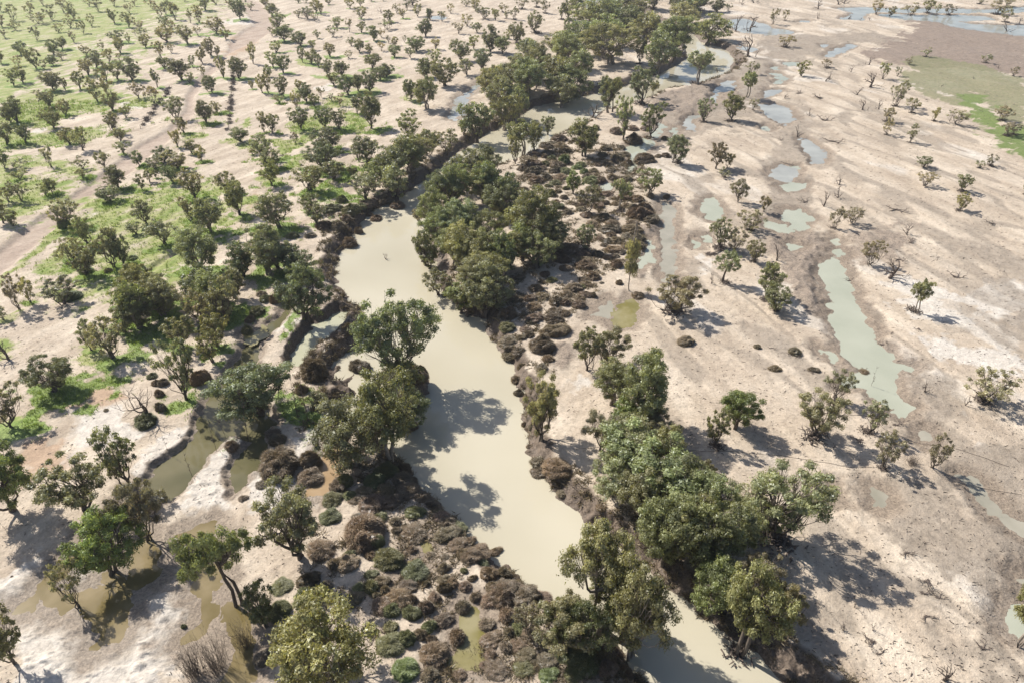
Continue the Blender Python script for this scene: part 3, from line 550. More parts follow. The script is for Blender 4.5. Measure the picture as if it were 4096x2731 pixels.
('T', 32.0, 79.3, 3.96, 7.29, 'c', 'large open olive tree, right of the pale riverside slope'),
('T', 36.1, 83.2, 6.55, 7.99, 'l', 'large vivid green tree, second nearest right of the pale riverside slope'),
('T', 28.1, 70.6, 3.53, 4.86, 'w', 'large rusty brown tree, behind the shaded lower right bank'),
('T', 22.4, 66.2, 9.29, 6.69, 'y', 'huge yellowish green tree, nearest left of the shaded lower right bank'),
('T', 33.2, 66.0, 5.1, 3.87, 'c', 'large open olive tree, behind the shaded lower right bank'),
('T', 48.2, 81.6, 7.52, 8.54, 'c', "huge open olive tree, left of the green pond's lower tip"),
('T', 54.8, 89.8, 4.09, 6.3, 's', "large sparse twiggy tree, second nearest left of the green pond's lower tip"),
('T', 57.6, 82.1, 4.39, 6.81, 's', "large sparse twiggy tree, nearest left of the green pond's lower tip"),
('T', 56.1, 74.3, 4.63, 6.87, 's', "large sparse twiggy tree, in front of the green pond's lower tip"),
('T', 63.7, 74.3, 3.31, 6.95, 's', "medium sparse twiggy tree, in front of the green pond's lower tip"),
('T', 60.8, 75.0, 4.16, 2.28, 'q', "large bare twiggy thicket, in front of the green pond's lower tip"),
('T', 71.5, 92.4, 1.7, 2.49, 'b', "small bare dead tree, nearest right of the green pond's lower tip"),
('T', 76.7, 89.0, 1.66, 2.46, 'b', "small bare dead tree, second nearest right of the green pond's lower tip"),
('T', 80.6, 89.8, 6.87, 5.97, 's', "large sparse twiggy tree, right of the green pond's lower tip"),
('T', 63.6, 95.1, 0.96, 4.66, 't', "tiny thin bare sapling, left of the green pond's lower tip"),
('T', 52.7, 103.7, 2.45, 0.44, 'f', 'small fallen dead branches, third nearest in front of the long green pond'),
('T', 54.3, 98.6, 2.17, 0.39, 'f', "small fallen dead branches, second nearest left of the green pond's lower tip"),
('T', 63.5, 99.0, 2.18, 0.39, 'f', "small fallen dead branches, nearest left of the green pond's lower tip"),
('T', 47.4, 98.6, 1.97, 0.41, 'f', 'small fallen dead branches, fourth nearest in front of the long green pond'),
('T', 49.3, 105.8, 1.65, 0.33, 'f', 'small fallen dead branches, left of the long green pond'),
('T', 55.3, 80.3, 3.12, 0.56, 'f', "medium fallen dead branches, left of the green pond's lower tip"),
('T', 62.5, 83.9, 2.14, 0.38, 'f', "small fallen dead branches, in front of the green pond's lower tip"),
('T', 71.1, 107.6, 1.88, 0.34, 'f', 'small fallen dead branches, second nearest in front of the long green pond'),
('T', -51.6, 55.8, 7.9, 10.33, 'l', 'huge vivid green tree, behind the largest amber puddle'),
('T', -49.4, 61.2, 6.97, 11.0, 'w', 'huge rusty brown tree, left of the white mud bar'),
('T', -53.7, 50.9, 3.77, 7.92, 's', 'large sparse twiggy tree, left of the largest amber puddle'),
('T', -34.1, 51.2, 7.02, 14.75, 'u', 'huge tall clear trunked tree, right of the largest amber puddle'),
('T', -56.8, 43.4, 5.0, 10.49, 'w', 'huge rusty brown tree, behind the bottom left corner'),
('T', -33.5, 42.8, 4.96, 8.66, 'q', 'huge bare twiggy thicket, right of the largest amber puddle'),
('T', -35.8, 42.1, 3.7, 7.58, 'q', 'large bare twiggy thicket, right of the largest amber puddle'),
('T', -27.9, 58.2, 9.38, 13.37, 'c', 'huge open olive tree, in front of the orange brown puddle'),
('T', -20.2, 41.3, 10.99, 12.9, 'y', 'huge yellowish green tree, left of the bottom edge below the hummocks'),
('T', -29.5, 48.2, 4.33, 8.27, 'd', 'large dense dark tree, left of the bottom edge below the hummocks'),
('T', 9.8, 49.5, 8.51, 17.49, 'u', 'huge tall clear trunked tree, right of the olive puddle among hummocks'),
('T', 14.0, 45.4, 8.29, 17.41, 'g', 'huge broad leafy gum tree, ninth nearest left of the shaded lower right bank'),
('T', 6.1, 45.4, 7.91, 8.02, 'w', 'huge rusty brown tree, right of the olive puddle among hummocks'),
('T', 20.1, 57.7, 8.62, 11.62, 'g', 'huge broad leafy gum tree, fourth nearest left of the shaded lower right bank'),
('T', 24.9, 56.8, 9.26, 11.5, 'g', 'huge broad leafy gum tree, second nearest left of the shaded lower right bank'),
('T', 24.4, 51.7, 6.78, 8.91, 'g', 'huge broad leafy gum tree, second nearest in front of the shaded lower right bank'),
('T', 27.0, 45.8, 7.94, 15.37, 'u', 'huge tall clear trunked tree, in front of the shaded lower right bank'),
('T', 12.7, 55.8, 5.65, 8.4, 'y', 'huge yellowish green tree, second nearest left of the shaded lower right bank'),
('T', 10.7, 43.4, 5.0, 3.64, 'q', 'huge bare twiggy thicket, right of the olive puddle among hummocks'),
('T', 2.0, 47.5, 3.26, 4.88, 'w', 'large rusty brown tree, nearest right of the olive puddle among hummocks'),
('T', 35.2, 61.4, 10.4, 13.22, 'c', 'huge open olive tree, right of the shaded lower right bank'),
('T', 58.9, 45.3, 5.35, 11.23, 'u', 'huge tall clear trunked tree, behind the bottom right corner'),
('T', 48.3, 41.4, 3.06, 3.02, 'b', 'large bare dead tree, left of the bottom right corner'),
('T', 52.1, 58.4, 2.17, 0.46, 'f', 'medium fallen dead branches, right of the shaded lower right bank'),
('T', 42.1, 50.6, 0.67, 1.3, 'b', 'tiny bare dead tree, second nearest right of the shaded lower right bank'),
('T', 52.8, 54.2, 2.78, 0.5, 'f', 'medium fallen dead branches, behind the bottom right corner'),
('T', 51.3, 52.4, 1.78, 0.32, 'f', 'medium fallen dead branches, third nearest left of the bottom right corner'),
('T', 53.0, 51.8, 1.63, 0.29, 'f', 'small fallen dead branches, nearest left of the bottom right corner'),
('T', 50.1, 49.1, 1.99, 0.36, 'f', 'medium fallen dead branches, second nearest left of the bottom right corner'),
('T', 43.0, 47.5, 0.78, 1.64, 'b', 'tiny bare dead tree, fourth nearest right of the shaded lower right bank'),
('T', 42.5, 46.1, 2.57, 0.46, 'f', 'medium fallen dead branches, fourth nearest left of the bottom right corner'),
('T', 39.6, 47.5, 0.78, 1.64, 'b', 'tiny bare dead tree, third nearest right of the shaded lower right bank'),
('T', 42.4, 44.6, 1.39, 0.25, 'f', 'small fallen dead branches, second nearest left of the bottom right corner'),
('T', 54.5, 45.0, 1.65, 0.3, 'f', 'medium fallen dead branches, nearest left of the bottom right corner'),
('T', 42.6, 51.8, 0.41, 0.86, 'b', 'tiny bare dead tree, nearest right of the shaded lower right bank'),
('T', -17.6, 150.6, 8.5, 10.09, 'g', 'large broad leafy gum tree, second nearest left of the dense island grove'),
('T', -13.1, 139.5, 8.53, 9.62, 'g', 'large broad leafy gum tree, nearest left of the dense island grove'),
('T', -8.8, 133.4, 7.77, 9.42, 'g', 'large broad leafy gum tree, second nearest in front of the dense island grove'),
('T', -5.9, 150.6, 8.5, 8.9, 'g', 'large broad leafy gum tree, second nearest behind the dense island grove'),
('T', -17.1, 171.4, 9.96, 10.9, 'g', 'large broad leafy gum tree, third nearest behind the dense island grove'),
('T', -13.1, 183.5, 9.88, 10.11, 'g', 'large broad leafy gum tree, eighth nearest behind the dense island grove'),
('T', -7.8, 174.3, 9.49, 10.41, 'g', 'large broad leafy gum tree, fifth nearest behind the dense island grove'),
('T', -3.0, 165.8, 9.14, 9.45, 'd', 'large dense dark tree, behind the dense island grove'),
('T', -10.6, 122.2, 8.22, 7.87, 'y', 'large yellowish green tree, nearest in front of the dense island grove'),
('T', -7.5, 124.0, 8.3, 9.54, 'g', 'large broad leafy gum tree, fourth nearest in front of the dense island grove'),
('T', -4.4, 129.5, 8.09, 8.14, 'g', 'large broad leafy gum tree, third nearest in front of the dense island grove'),
('T', -1.6, 137.4, 7.94, 8.44, 'd', 'large dense dark tree, nearest right of the dense island grove'),
('T', -19.4, 141.6, 6.09, 6.44, 'y', 'large yellowish green tree, nearest left of the dense island grove'),
('T', -16.3, 129.5, 6.66, 6.06, 'w', 'large rusty brown tree, left of the dense island grove'),
('T', 5.4, 137.4, 8.94, 8.37, 'g', 'large broad leafy gum tree, fifth nearest right of the dense island grove'),
('T', 8.6, 143.8, 8.21, 8.66, 'd', 'large dense dark tree, second nearest right of the dense island grove'),
('T', 2.6, 155.5, 7.61, 7.94, 'g', 'large broad leafy gum tree, fourth nearest right of the dense island grove'),
('T', -4.2, 259.5, 13.07, 13.08, 'g', 'large broad leafy gum tree, second nearest right of the blue side channel'),
('T', 2.5, 286.8, 15.11, 14.14, 'g', 'large broad leafy gum tree, fifth nearest right of the blue side channel'),
('T', 10.1, 304.2, 15.88, 14.85, 'g', 'large broad leafy gum tree, fourth nearest left of the dense upper river forest'),
('T', -8.0, 280.3, 12.2, 12.17, 'g', 'large broad leafy gum tree, nearest right of the blue side channel'),
('T', 16.9, 290.1, 14.36, 13.38, 'g', 'large broad leafy gum tree, third nearest left of the dense upper river forest'),
('T', 24.7, 327.5, 16.92, 15.8, 'g', 'large broad leafy gum tree, nearest left of the dense upper river forest'),
('T', 34.9, 354.1, 17.04, 15.83, 'g', 'large broad leafy gum tree, nearest behind the dense upper river forest'),
('T', 45.6, 374.0, 17.88, 15.45, 'g', 'large broad leafy gum tree, second nearest behind the dense upper river forest'),
('T', 28.8, 304.2, 13.08, 13.02, 'g', 'large broad leafy gum tree, nearest in front of the dense upper river forest'),
('T', 63.7, 407.8, 19.3, 14.22, 'g', 'large broad leafy gum tree, nearest right of the dense upper river forest'),
('T', 67.9, 374.0, 17.88, 16.59, 'g', 'large broad leafy gum tree, second nearest right of the dense upper river forest'),
('T', 100.4, 433.5, 20.38, 15.02, 'g', 'large broad leafy gum tree, second nearest left of the top curve of the river'),
('T', 113.4, 470.0, 19.17, 13.8, 'g', 'large broad leafy gum tree, behind the top curve of the river'),
('T', 91.5, 486.1, 16.94, 12.2, 'd', 'large dense dark tree, right of the dense upper river forest'),
('T', 107.8, 512.4, 17.77, 12.79, 'g', 'large broad leafy gum tree, third nearest left of the top curve of the river'),
('T', 68.5, 462.2, 21.59, 15.54, 'g', 'large broad leafy gum tree, sixth nearest behind the dense upper river forest'),
('T', 57.1, 433.5, 17.83, 12.84, 'g', 'large broad leafy gum tree, fifth nearest behind the dense upper river forest'),
('T', 45.6, 420.3, 19.82, 14.27, 'g', 'large broad leafy gum tree, fourth nearest behind the dense upper river forest'),
('T', -39.0, 183.5, 7.41, 7.58, 'g', 'large broad leafy gum tree, nearest behind the cut bank at the river bend'),
('T', -35.0, 190.1, 10.16, 10.36, 'g', 'large broad leafy gum tree, third nearest behind the cut bank at the river bend'),
('T', -30.8, 197.0, 10.45, 11.32, 'g', 'large broad leafy gum tree, second nearest in front of the blue side channel'),
('T', -27.2, 212.2, 8.31, 8.4, 'd', 'large dense dark tree, in front of the blue side channel'),
('T', -53.2, 137.4, 7.94, 8.44, 'g', 'large broad leafy gum tree, nearest left of the cut bank at the river bend'),
('T', -59.9, 133.4, 7.77, 8.31, 'd', 'large dense dark tree, second nearest behind the grove left of the creek'),
('T', -47.2, 133.4, 6.8, 6.15, 'd', 'large dense dark tree, nearest left of the cut bank at the river bend'),
('T', -59.6, 118.8, 8.06, 8.82, 'g', 'large broad leafy gum tree, right of the grove left of the creek'),
('T', -64.5, 122.2, 7.31, 7.94, 'd', 'large dense dark tree, nearest behind the grove left of the creek'),
('T', -58.7, 124.0, 6.46, 7.0, 'y', 'large yellowish green tree, right of the grove left of the creek'),
('T', -70.6, 117.1, 7.98, 8.76, 'g', 'large broad leafy gum tree, nearest left of the grove left of the creek'),
('T', -76.3, 122.2, 8.22, 8.94, 'g', 'large broad leafy gum tree, in front of the short eroded gully'),
('T', -73.7, 112.4, 7.75, 7.56, 'g', 'large broad leafy gum tree, fourth nearest left of the grove left of the creek'),
('T', -62.8, 106.4, 5.81, 6.54, 'c', 'large open olive tree, in front of the grove left of the creek'),
('T', -56.1, 106.4, 6.64, 7.47, 'y', 'large yellowish green tree, nearest in front of the grove left of the creek'),
('T', 13.9, 78.0, 6.81, 7.59, 'w', 'huge rusty brown tree, nearest right of the pale riverside slope'),
('T', 17.5, 74.2, 8.6, 9.12, 'g', 'huge broad leafy gum tree, nearest right of the pale riverside slope'),
('T', 22.4, 72.4, 7.17, 8.34, 'g', 'huge broad leafy gum tree, fourth nearest right of the pale riverside slope'),
('T', 14.2, 69.0, 6.97, 7.36, 'g', 'huge broad leafy gum tree, in front of the pale riverside slope'),
('T', 18.6, 64.9, 7.96, 9.01, 'g', 'huge broad leafy gum tree, seventh nearest left of the shaded lower right bank'),
('T', 23.8, 66.5, 7.45, 9.12, 'g', 'huge broad leafy gum tree, sixth nearest left of the shaded lower right bank'),
('T', 27.0, 64.1, 7.3, 9.1, 'g', 'huge broad leafy gum tree, second nearest behind the shaded lower right bank'),
('T', 19.0, 59.7, 7.02, 9.1, 'g', 'huge broad leafy gum tree, fifth nearest left of the shaded lower right bank'),
('T', 22.8, 58.3, 7.51, 9.94, 'g', 'huge broad leafy gum tree, third nearest left of the shaded lower right bank'),
('T', 26.6, 57.6, 6.89, 9.11, 'g', 'huge broad leafy gum tree, nearest left of the shaded lower right bank'),
('T', 30.1, 59.7, 6.43, 8.26, 'g', 'huge broad leafy gum tree, nearest behind the shaded lower right bank'),
('T', 25.7, 51.7, 5.97, 8.35, 'g', 'huge broad leafy gum tree, nearest in front of the shaded lower right bank'),
('T', 29.7, 50.5, 5.9, 8.38, 'w', 'huge rusty brown tree, in front of the shaded lower right bank'),
('T', 32.2, 48.1, 4.72, 6.74, 'w', 'large rusty brown tree, in front of the shaded lower right bank'),
('T', 12.0, 50.5, 5.9, 8.38, 'g', 'huge broad leafy gum tree, eighth nearest left of the shaded lower right bank'),
('T', 13.2, 47.6, 6.26, 9.33, 'y', 'huge yellowish green tree, third nearest left of the shaded lower right bank'),
('T', 8.8, 44.8, 6.08, 8.46, 'y', 'huge yellowish green tree, second nearest right of the olive puddle among hummocks'),
('T', 5.8, 45.9, 5.64, 7.55, 'y', 'huge yellowish green tree, nearest right of the olive puddle among hummocks'),
('T', 7.6, 48.1, 4.72, 5.77, 'w', 'large rusty brown tree, second nearest right of the olive puddle among hummocks'),
('T', -22.2, 82.0, 7.72, 9.48, 'g', 'huge broad leafy gum tree, behind the dark river point'),
('T', 3.4, 218.3, 9.92, 11.51, 'u', 'large tall clear trunked tree, left of the vivid green bush tree'),
('T', -8.2, 183.5, 12.35, 12.64, 'g', 'huge broad leafy gum tree, behind the dense island grove'),
('T', 19.5, 274.1, 13.68, 11.89, 'g', 'large broad leafy gum tree, second nearest in front of the dense upper river forest'),
('T', -31.6, 45.9, 4.61, 5.59, 'q', 'large bare twiggy thicket, left of the bottom edge below the hummocks'),
('T', -18.7, 93.2, 6.85, 7.04, 'g', 'large broad leafy gum tree, right of the muddy spit'),
('S', -25.6, 65.0, 3.04, 1.37, 'G', 'big olive green shrub, in front of the orange brown puddle'),
('S', -21.7, 65.0, 1.68, 0.47, 'B', 'small brown shrub mound, nearest in front of the orange brown puddle'),
('S', -22.2, 63.5, 1.66, 0.69, 'B', 'small brown shrub mound, second nearest in front of the orange brown puddle'),
('S', -20.4, 61.7, 5.85, 3.34, 'B', 'big brown shrub mound, nearest in front of the orange brown puddle'),
('S', -18.8, 64.7, 2.43, 0.63, 'G', 'medium olive green shrub, third nearest in front of the dark river point'),
('S', -16.3, 64.0, 1.51, 0.8, 'B', 'small brown shrub mound, nearest in front of the dark river point'),
('S', -16.0, 62.5, 1.64, 0.68, 'B', 'small brown shrub mound, second nearest in front of the dark river point'),
('S', -13.7, 65.9, 2.76, 0.69, 'G', 'medium olive green shrub, nearest in front of the dark river point'),
('S', -10.5, 66.4, 2.31, 0.58, 'G', 'medium olive green shrub, second nearest in front of the dark river point'),
('S', -13.6, 62.3, 3.26, 0.82, 'B', 'big brown shrub mound, sixth nearest in front of the dark river point'),
('S', -13.4, 59.5, 1.31, 0.88, 'B', 'small brown shrub mound, third nearest in front of the dark river point'),
('S', -18.7, 60.3, 2.77, 2.08, 'G', 'medium olive green shrub, second nearest in front of the orange brown puddle'),
('S', -18.8, 58.4, 1.73, 0.78, 'B', 'small brown shrub mound, third nearest in front of the orange brown puddle'),
('S', -21.6, 58.6, 1.73, 0.78, 'G', 'small olive green shrub, in front of the orange brown puddle'),
('S', -21.7, 57.2, 3.26, 0.93, 'B', 'big brown shrub mound, third nearest in front of the orange brown puddle'),
('S', -23.0, 57.0, 2.13, 1.13, 'B', 'medium brown shrub mound, in front of the orange brown puddle'),
('S', -16.1, 57.7, 3.69, 1.54, 'G', 'big olive green shrub, second nearest in front of the dark river point'),
('S', -18.3, 55.4, 1.82, 0.64, 'G', 'medium olive green shrub, fifth nearest left of the olive puddle among hummocks'),
('S', -12.6, 55.9, 3.36, 1.51, 'G', 'big olive green shrub, behind the olive puddle among hummocks'),
('S', -13.3, 53.7, 2.61, 0.65, 'B', 'medium brown shrub mound, sixth nearest left of the olive puddle among hummocks'),
('S', -17.9, 53.5, 1.92, 1.44, 'G', 'medium olive green shrub, second nearest behind the bottom edge below the hummocks'),
('S', -19.4, 53.4, 1.65, 0.41, 'G', 'small olive green shrub, behind the bottom edge below the hummocks'),
('S', -16.0, 52.9, 1.5, 1.13, 'B', 'small brown shrub mound, third nearest left of the olive puddle among hummocks'),
('S', -17.0, 52.4, 1.22, 0.85, 'B', 'small brown shrub mound, behind the bottom edge below the hummocks'),
('S', -19.7, 52.0, 2.57, 0.64, 'B', 'medium brown shrub mound, nearest behind the bottom edge below the hummocks'),
('S', -14.1, 52.0, 3.37, 0.84, 'B', 'big brown shrub mound, second nearest left of the olive puddle among hummocks'),
('S', -12.4, 51.7, 1.22, 0.91, 'B', 'small brown shrub mound, second nearest left of the olive puddle among hummocks'),
('S', -8.7, 53.2, 1.78, 1.33, 'B', 'medium brown shrub mound, third nearest behind the olive puddle among hummocks'),
('S', -10.9, 54.0, 1.11, 0.74, 'B', 'tiny brown shrub mound, behind the olive puddle among hummocks'),
('S', -8.9, 56.4, 1.84, 1.36, 'B', 'medium brown shrub mound, eighth nearest behind the olive puddle among hummocks'),
('S', -8.7, 54.6, 1.94, 0.49, 'B', 'medium brown shrub mound, fifth nearest behind the olive puddle among hummocks'),
('S', -9.0, 61.8, 3.39, 1.0, 'B', 'big brown shrub mound, seventh nearest in front of the dark river point'),
('S', -7.9, 63.2, 3.29, 0.82, 'G', 'big olive green shrub, nearest in front of the dark river point'),
('S', -5.8, 61.1, 1.92, 0.48, 'B', 'medium brown shrub mound, sixth nearest in front of the dark river point'),
('S', -7.1, 60.0, 2.91, 0.73, 'B', 'big brown shrub mound, fifth nearest behind the olive puddle among hummocks'),
('S', -4.4, 59.7, 2.9, 0.72, 'B', 'big brown shrub mound, fourth nearest behind the olive puddle among hummocks'),
('S', -8.9, 58.3, 1.44, 0.36, 'B', 'small brown shrub mound, eighth nearest behind the olive puddle among hummocks'),
('S', -5.7, 58.3, 2.86, 0.72, 'B', 'big brown shrub mound, third nearest behind the olive puddle among hummocks'),
('S', -6.7, 58.8, 1.73, 0.78, 'B', 'small brown shrub mound, seventh nearest behind the olive puddle among hummocks'),
('S', -4.2, 57.6, 2.28, 0.57, 'G', 'medium olive green shrub, behind the olive puddle among hummocks'),
('S', -2.9, 55.6, 2.38, 1.37, 'B', 'medium brown shrub mound, sixth nearest behind the olive puddle among hummocks'),
('S', -1.2, 55.8, 2.1, 1.36, 'B', 'medium brown shrub mound, seventh nearest behind the olive puddle among hummocks'),
('S', -6.3, 56.0, 0.99, 0.62, 'G', 'tiny olive green shrub, behind the olive puddle among hummocks'),
('S', -5.1, 54.9, 1.25, 0.62, 'B', 'small brown shrub mound, sixth nearest behind the olive puddle among hummocks'),
('S', -6.0, 53.7, 1.65, 0.74, 'B', 'small brown shrub mound, third nearest behind the olive puddle among hummocks'),
('S', -4.7, 52.1, 1.49, 1.09, 'B', 'small brown shrub mound, nearest behind the olive puddle among hummocks'),
('S', -6.1, 50.8, 2.01, 1.33, 'B', 'medium brown shrub mound, nearest behind the olive puddle among hummocks'),
('S', -8.4, 49.0, 2.49, 0.62, 'B', 'medium brown shrub mound, second nearest left of the olive puddle among hummocks'),
('S', -14.8, 50.1, 2.12, 1.59, 'G', 'medium olive green shrub, fourth nearest left of the olive puddle among hummocks'),
('S', -12.4, 49.8, 2.51, 1.08, 'G', 'medium olive green shrub, third nearest left of the olive puddle among hummocks'),
('S', -10.7, 50.4, 2.13, 1.6, 'B', 'medium brown shrub mound, fourth nearest left of the olive puddle among hummocks'),
('S', -10.0, 48.0, 2.08, 1.19, 'G', 'medium olive green shrub, nearest left of the olive puddle among hummocks'),
('S', -12.4, 46.4, 2.3, 1.73, 'G', 'medium olive green shrub, second nearest left of the olive puddle among hummocks'),
('S', -10.8, 46.9, 1.67, 1.26, 'B', 'medium brown shrub mound, third nearest left of the olive puddle among hummocks'),
('S', -9.6, 46.3, 1.41, 1.06, 'B', 'small brown shrub mound, nearest left of the olive puddle among hummocks'),
('S', -6.5, 46.8, 2.18, 1.64, 'B', 'medium brown shrub mound, nearest left of the olive puddle among hummocks'),
('S', -8.9, 44.6, 3.25, 1.62, 'B', 'big brown shrub mound, nearest left of the olive puddle among hummocks'),
('S', -14.3, 45.7, 3.04, 1.15, 'G', 'big olive green shrub, right of the bottom edge below the hummocks'),
('S', -9.3, 42.2, 1.84, 1.04, 'B', 'medium brown shrub mound, fifth nearest left of the olive puddle among hummocks'),
('S', -6.0, 42.2, 1.59, 0.55, 'B', 'medium brown shrub mound, in front of the olive puddle among hummocks'),
('S', -12.3, 42.6, 3.3, 0.83, 'V', 'big vivid green bush, right of the bottom edge below the hummocks'),
('S', -2.6, 44.7, 1.51, 0.69, 'B', 'small brown shrub mound, nearest right of the olive puddle among hummocks'),
('S', -0.3, 47.3, 1.42, 1.07, 'B', 'small brown shrub mound, second nearest right of the olive puddle among hummocks'),
('S', -2.6, 46.7, 2.56, 0.64, 'B', 'big brown shrub mound, nearest right of the olive puddle among hummocks'),
('S', -3.2, 48.5, 2.09, 0.95, 'B', 'medium brown shrub mound, nearest right of the olive puddle among hummocks'),
('S', -0.7, 49.6, 1.98, 1.49, 'B', 'medium brown shrub mound, third nearest right of the olive puddle among hummocks'),
('S', -1.4, 52.3, 3.38, 1.82, 'B', 'big brown shrub mound, nearest behind the olive puddle among hummocks'),
('S', -3.0, 51.7, 2.16, 0.97, 'B', 'medium brown shrub mound, second nearest behind the olive puddle among hummocks'),
('S', -1.1, 53.4, 3.14, 0.79, 'B', 'big brown shrub mound, second nearest behind the olive puddle among hummocks'),
('S', -1.8, 42.9, 3.07, 0.77, 'B', 'big brown shrub mound, in front of the olive puddle among hummocks'),
('S', -0.7, 45.4, 1.65, 1.06, 'B', 'medium brown shrub mound, second nearest right of the olive puddle among hummocks'),
('S', -2.5, 53.7, 1.65, 0.98, 'B', 'small brown shrub mound, fourth nearest behind the olive puddle among hummocks'),
('S', -23.7, 53.6, 2.06, 0.87, 'B', 'medium brown shrub mound, second nearest behind the bottom edge below the hummocks'),
('S', -25.4, 51.7, 2.96, 1.46, 'G', 'big olive green shrub, behind the bottom edge below the hummocks'),
('S', -29.3, 53.7, 2.47, 0.62, 'G', 'medium olive green shrub, third nearest behind the bottom edge below the hummocks'),
('S', -14.7, 48.0, 1.95, 0.83, 'G', 'medium olive green shrub, nearest behind the bottom edge below the hummocks'),
('S', -9.2, 63.9, 2.56, 0.75, 'B', 'medium brown shrub mound, fifth nearest in front of the dark river point'),
('S', -10.0, 65.0, 2.28, 0.57, 'B', 'medium brown shrub mound, fourth nearest in front of the dark river point'),
('S', -26.1, 54.6, 3.18, 1.37, 'B', 'big brown shrub mound, second nearest behind the bottom edge below the hummocks'),
('S', -25.5, 59.3, 3.46, 0.87, 'B', 'big brown shrub mound, second nearest in front of the orange brown puddle'),
('S', -16.8, 54.3, 2.35, 0.59, 'B', 'medium brown shrub mound, seventh nearest left of the olive puddle among hummocks'),
('S', -15.9, 51.0, 2.67, 0.67, 'B', 'big brown shrub mound, nearest behind the bottom edge below the hummocks'),
('S', -9.7, 52.1, 1.49, 0.85, 'B', 'small brown shrub mound, second nearest behind the olive puddle among hummocks'),
('S', -7.7, 54.1, 1.66, 0.75, 'B', 'small brown shrub mound, fifth nearest behind the olive puddle among hummocks'),
('S', -2.3, 60.9, 1.91, 0.69, 'B', 'medium brown shrub mound, ninth nearest behind the olive puddle among hummocks'),
('S', -10.9, 58.7, 1.44, 0.36, 'B', 'small brown shrub mound, fourth nearest in front of the dark river point'),
('S', -3.2, 43.4, 1.49, 0.44, 'B', 'small brown shrub mound, in front of the olive puddle among hummocks'),
('S', -28.3, 50.1, 2.65, 1.2, 'G', 'big olive green shrub, left of the bottom edge below the hummocks'),
('S', -28.6, 44.2, 2.5, 0.9, 'B', 'big brown shrub mound, left of the bottom edge below the hummocks'),
('S', -27.0, 47.6, 2.33, 0.69, 'B', 'medium brown shrub mound, left of the bottom edge below the hummocks'),
('S', 1.4, 52.3, 4.05, 1.01, 'B', 'big brown shrub mound, fourth nearest right of the olive puddle among hummocks'),
('S', 3.5, 52.6, 3.39, 0.85, 'B', 'big brown shrub mound, sixth nearest right of the olive puddle among hummocks'),
('S', 0.8, 53.4, 2.46, 0.62, 'B', 'medium brown shrub mound, fourth nearest behind the olive puddle among hummocks'),
('S', 0.8, 45.6, 2.53, 0.63, 'B', 'big brown shrub mound, second nearest right of the olive puddle among hummocks'),
('S', 1.7, 44.4, 2.5, 0.63, 'B', 'big brown shrub mound, third nearest right of the olive puddle among hummocks'),
('S', 1.3, 42.9, 2.46, 0.64, 'G', 'big olive green shrub, nearest right of the olive puddle among hummocks'),
('S', 3.8, 43.6, 2.48, 0.65, 'B', 'big brown shrub mound, fifth nearest right of the olive puddle among hummocks'),
('S', 4.1, 42.2, 2.44, 0.61, 'V', 'big vivid green bush, right of the olive puddle among hummocks'),
('S', 8.2, 43.6, 3.71, 0.93, 'G', 'big olive green shrub, fourth nearest right of the olive puddle among hummocks'),
('S', 10.7, 42.8, 2.7, 0.68, 'B', 'big brown shrub mound, eighth nearest right of the olive puddle among hummocks'),
('S', 12.2, 64.0, 2.11, 1.54, 'B', 'medium brown shrub mound, third nearest in front of the pale riverside slope'),
('S', 5.7, 51.3, 2.68, 0.67, 'B', 'big brown shrub mound, seventh nearest right of the olive puddle among hummocks'),
('S', 0.4, 49.9, 2.12, 0.53, 'B', 'medium brown shrub mound, fourth nearest right of the olive puddle among hummocks'),
('S', 2.2, 47.1, 2.32, 0.69, 'B', 'medium brown shrub mound, fifth nearest right of the olive puddle among hummocks'),
('S', 5.8, 44.8, 2.76, 0.69, 'G', 'big olive green shrub, second nearest right of the olive puddle among hummocks'),
('S', 12.6, 43.1, 2.22, 1.15, 'B', 'medium brown shrub mound, sixth nearest right of the olive puddle among hummocks'),
('S', 0.7, 47.9, 2.08, 0.7, 'G', 'medium olive green shrub, right of the olive puddle among hummocks'),
('S', 7.0, 42.3, 2.69, 0.67, 'G', 'big olive green shrub, third nearest right of the olive puddle among hummocks'),
('S', -35.5, 97.8, 4.47, 3.35, 'B', 'big brown shrub mound, left of the muddy spit'),
('S', -29.0, 102.9, 4.42, 1.79, 'B', 'big brown shrub mound, behind the muddy spit'),
('S', -35.5, 74.9, 6.06, 3.07, 'B', 'big brown shrub mound, second nearest left of the orange brown puddle'),
('S', -30.8, 75.8, 3.16, 2.37, 'B', 'medium brown shrub mound, nearest left of the orange brown puddle'),
('S', -30.4, 72.7, 3.4, 1.85, 'B', 'big brown shrub mound, nearest left of the orange brown puddle'),
('S', -36.6, 92.9, 2.45, 1.48, 'B', 'medium brown shrub mound, left of the muddy spit'),
('S', -37.5, 80.6, 3.1, 0.78, 'B', 'medium brown shrub mound, second nearest left of the orange brown puddle'),
('S', -38.5, 82.2, 2.79, 0.7, 'B', 'medium brown shrub mound, third nearest left of the orange brown puddle'),
('S', -29.1, 78.8, 1.54, 0.77, 'B', 'small brown shrub mound, behind the orange brown puddle'),
('S', -24.7, 71.4, 2.57, 1.93, 'G', 'medium olive green shrub, right of the orange brown puddle'),
('S', -20.1, 67.5, 4.18, 1.04, 'B', 'big brown shrub mound, fifth nearest in front of the dark river point'),
('S', -22.5, 68.1, 2.19, 0.64, 'B', 'medium brown shrub mound, second nearest right of the orange brown puddle'),
('S', -25.9, 68.3, 2.81, 1.16, 'G', 'medium olive green shrub, nearest in front of the orange brown puddle'),
('S', -25.8, 70.9, 3.19, 1.22, 'B', 'big brown shrub mound, right of the orange brown puddle'),
('S', -23.7, 69.0, 1.89, 0.47, 'G', 'small olive green shrub, right of the orange brown puddle'),
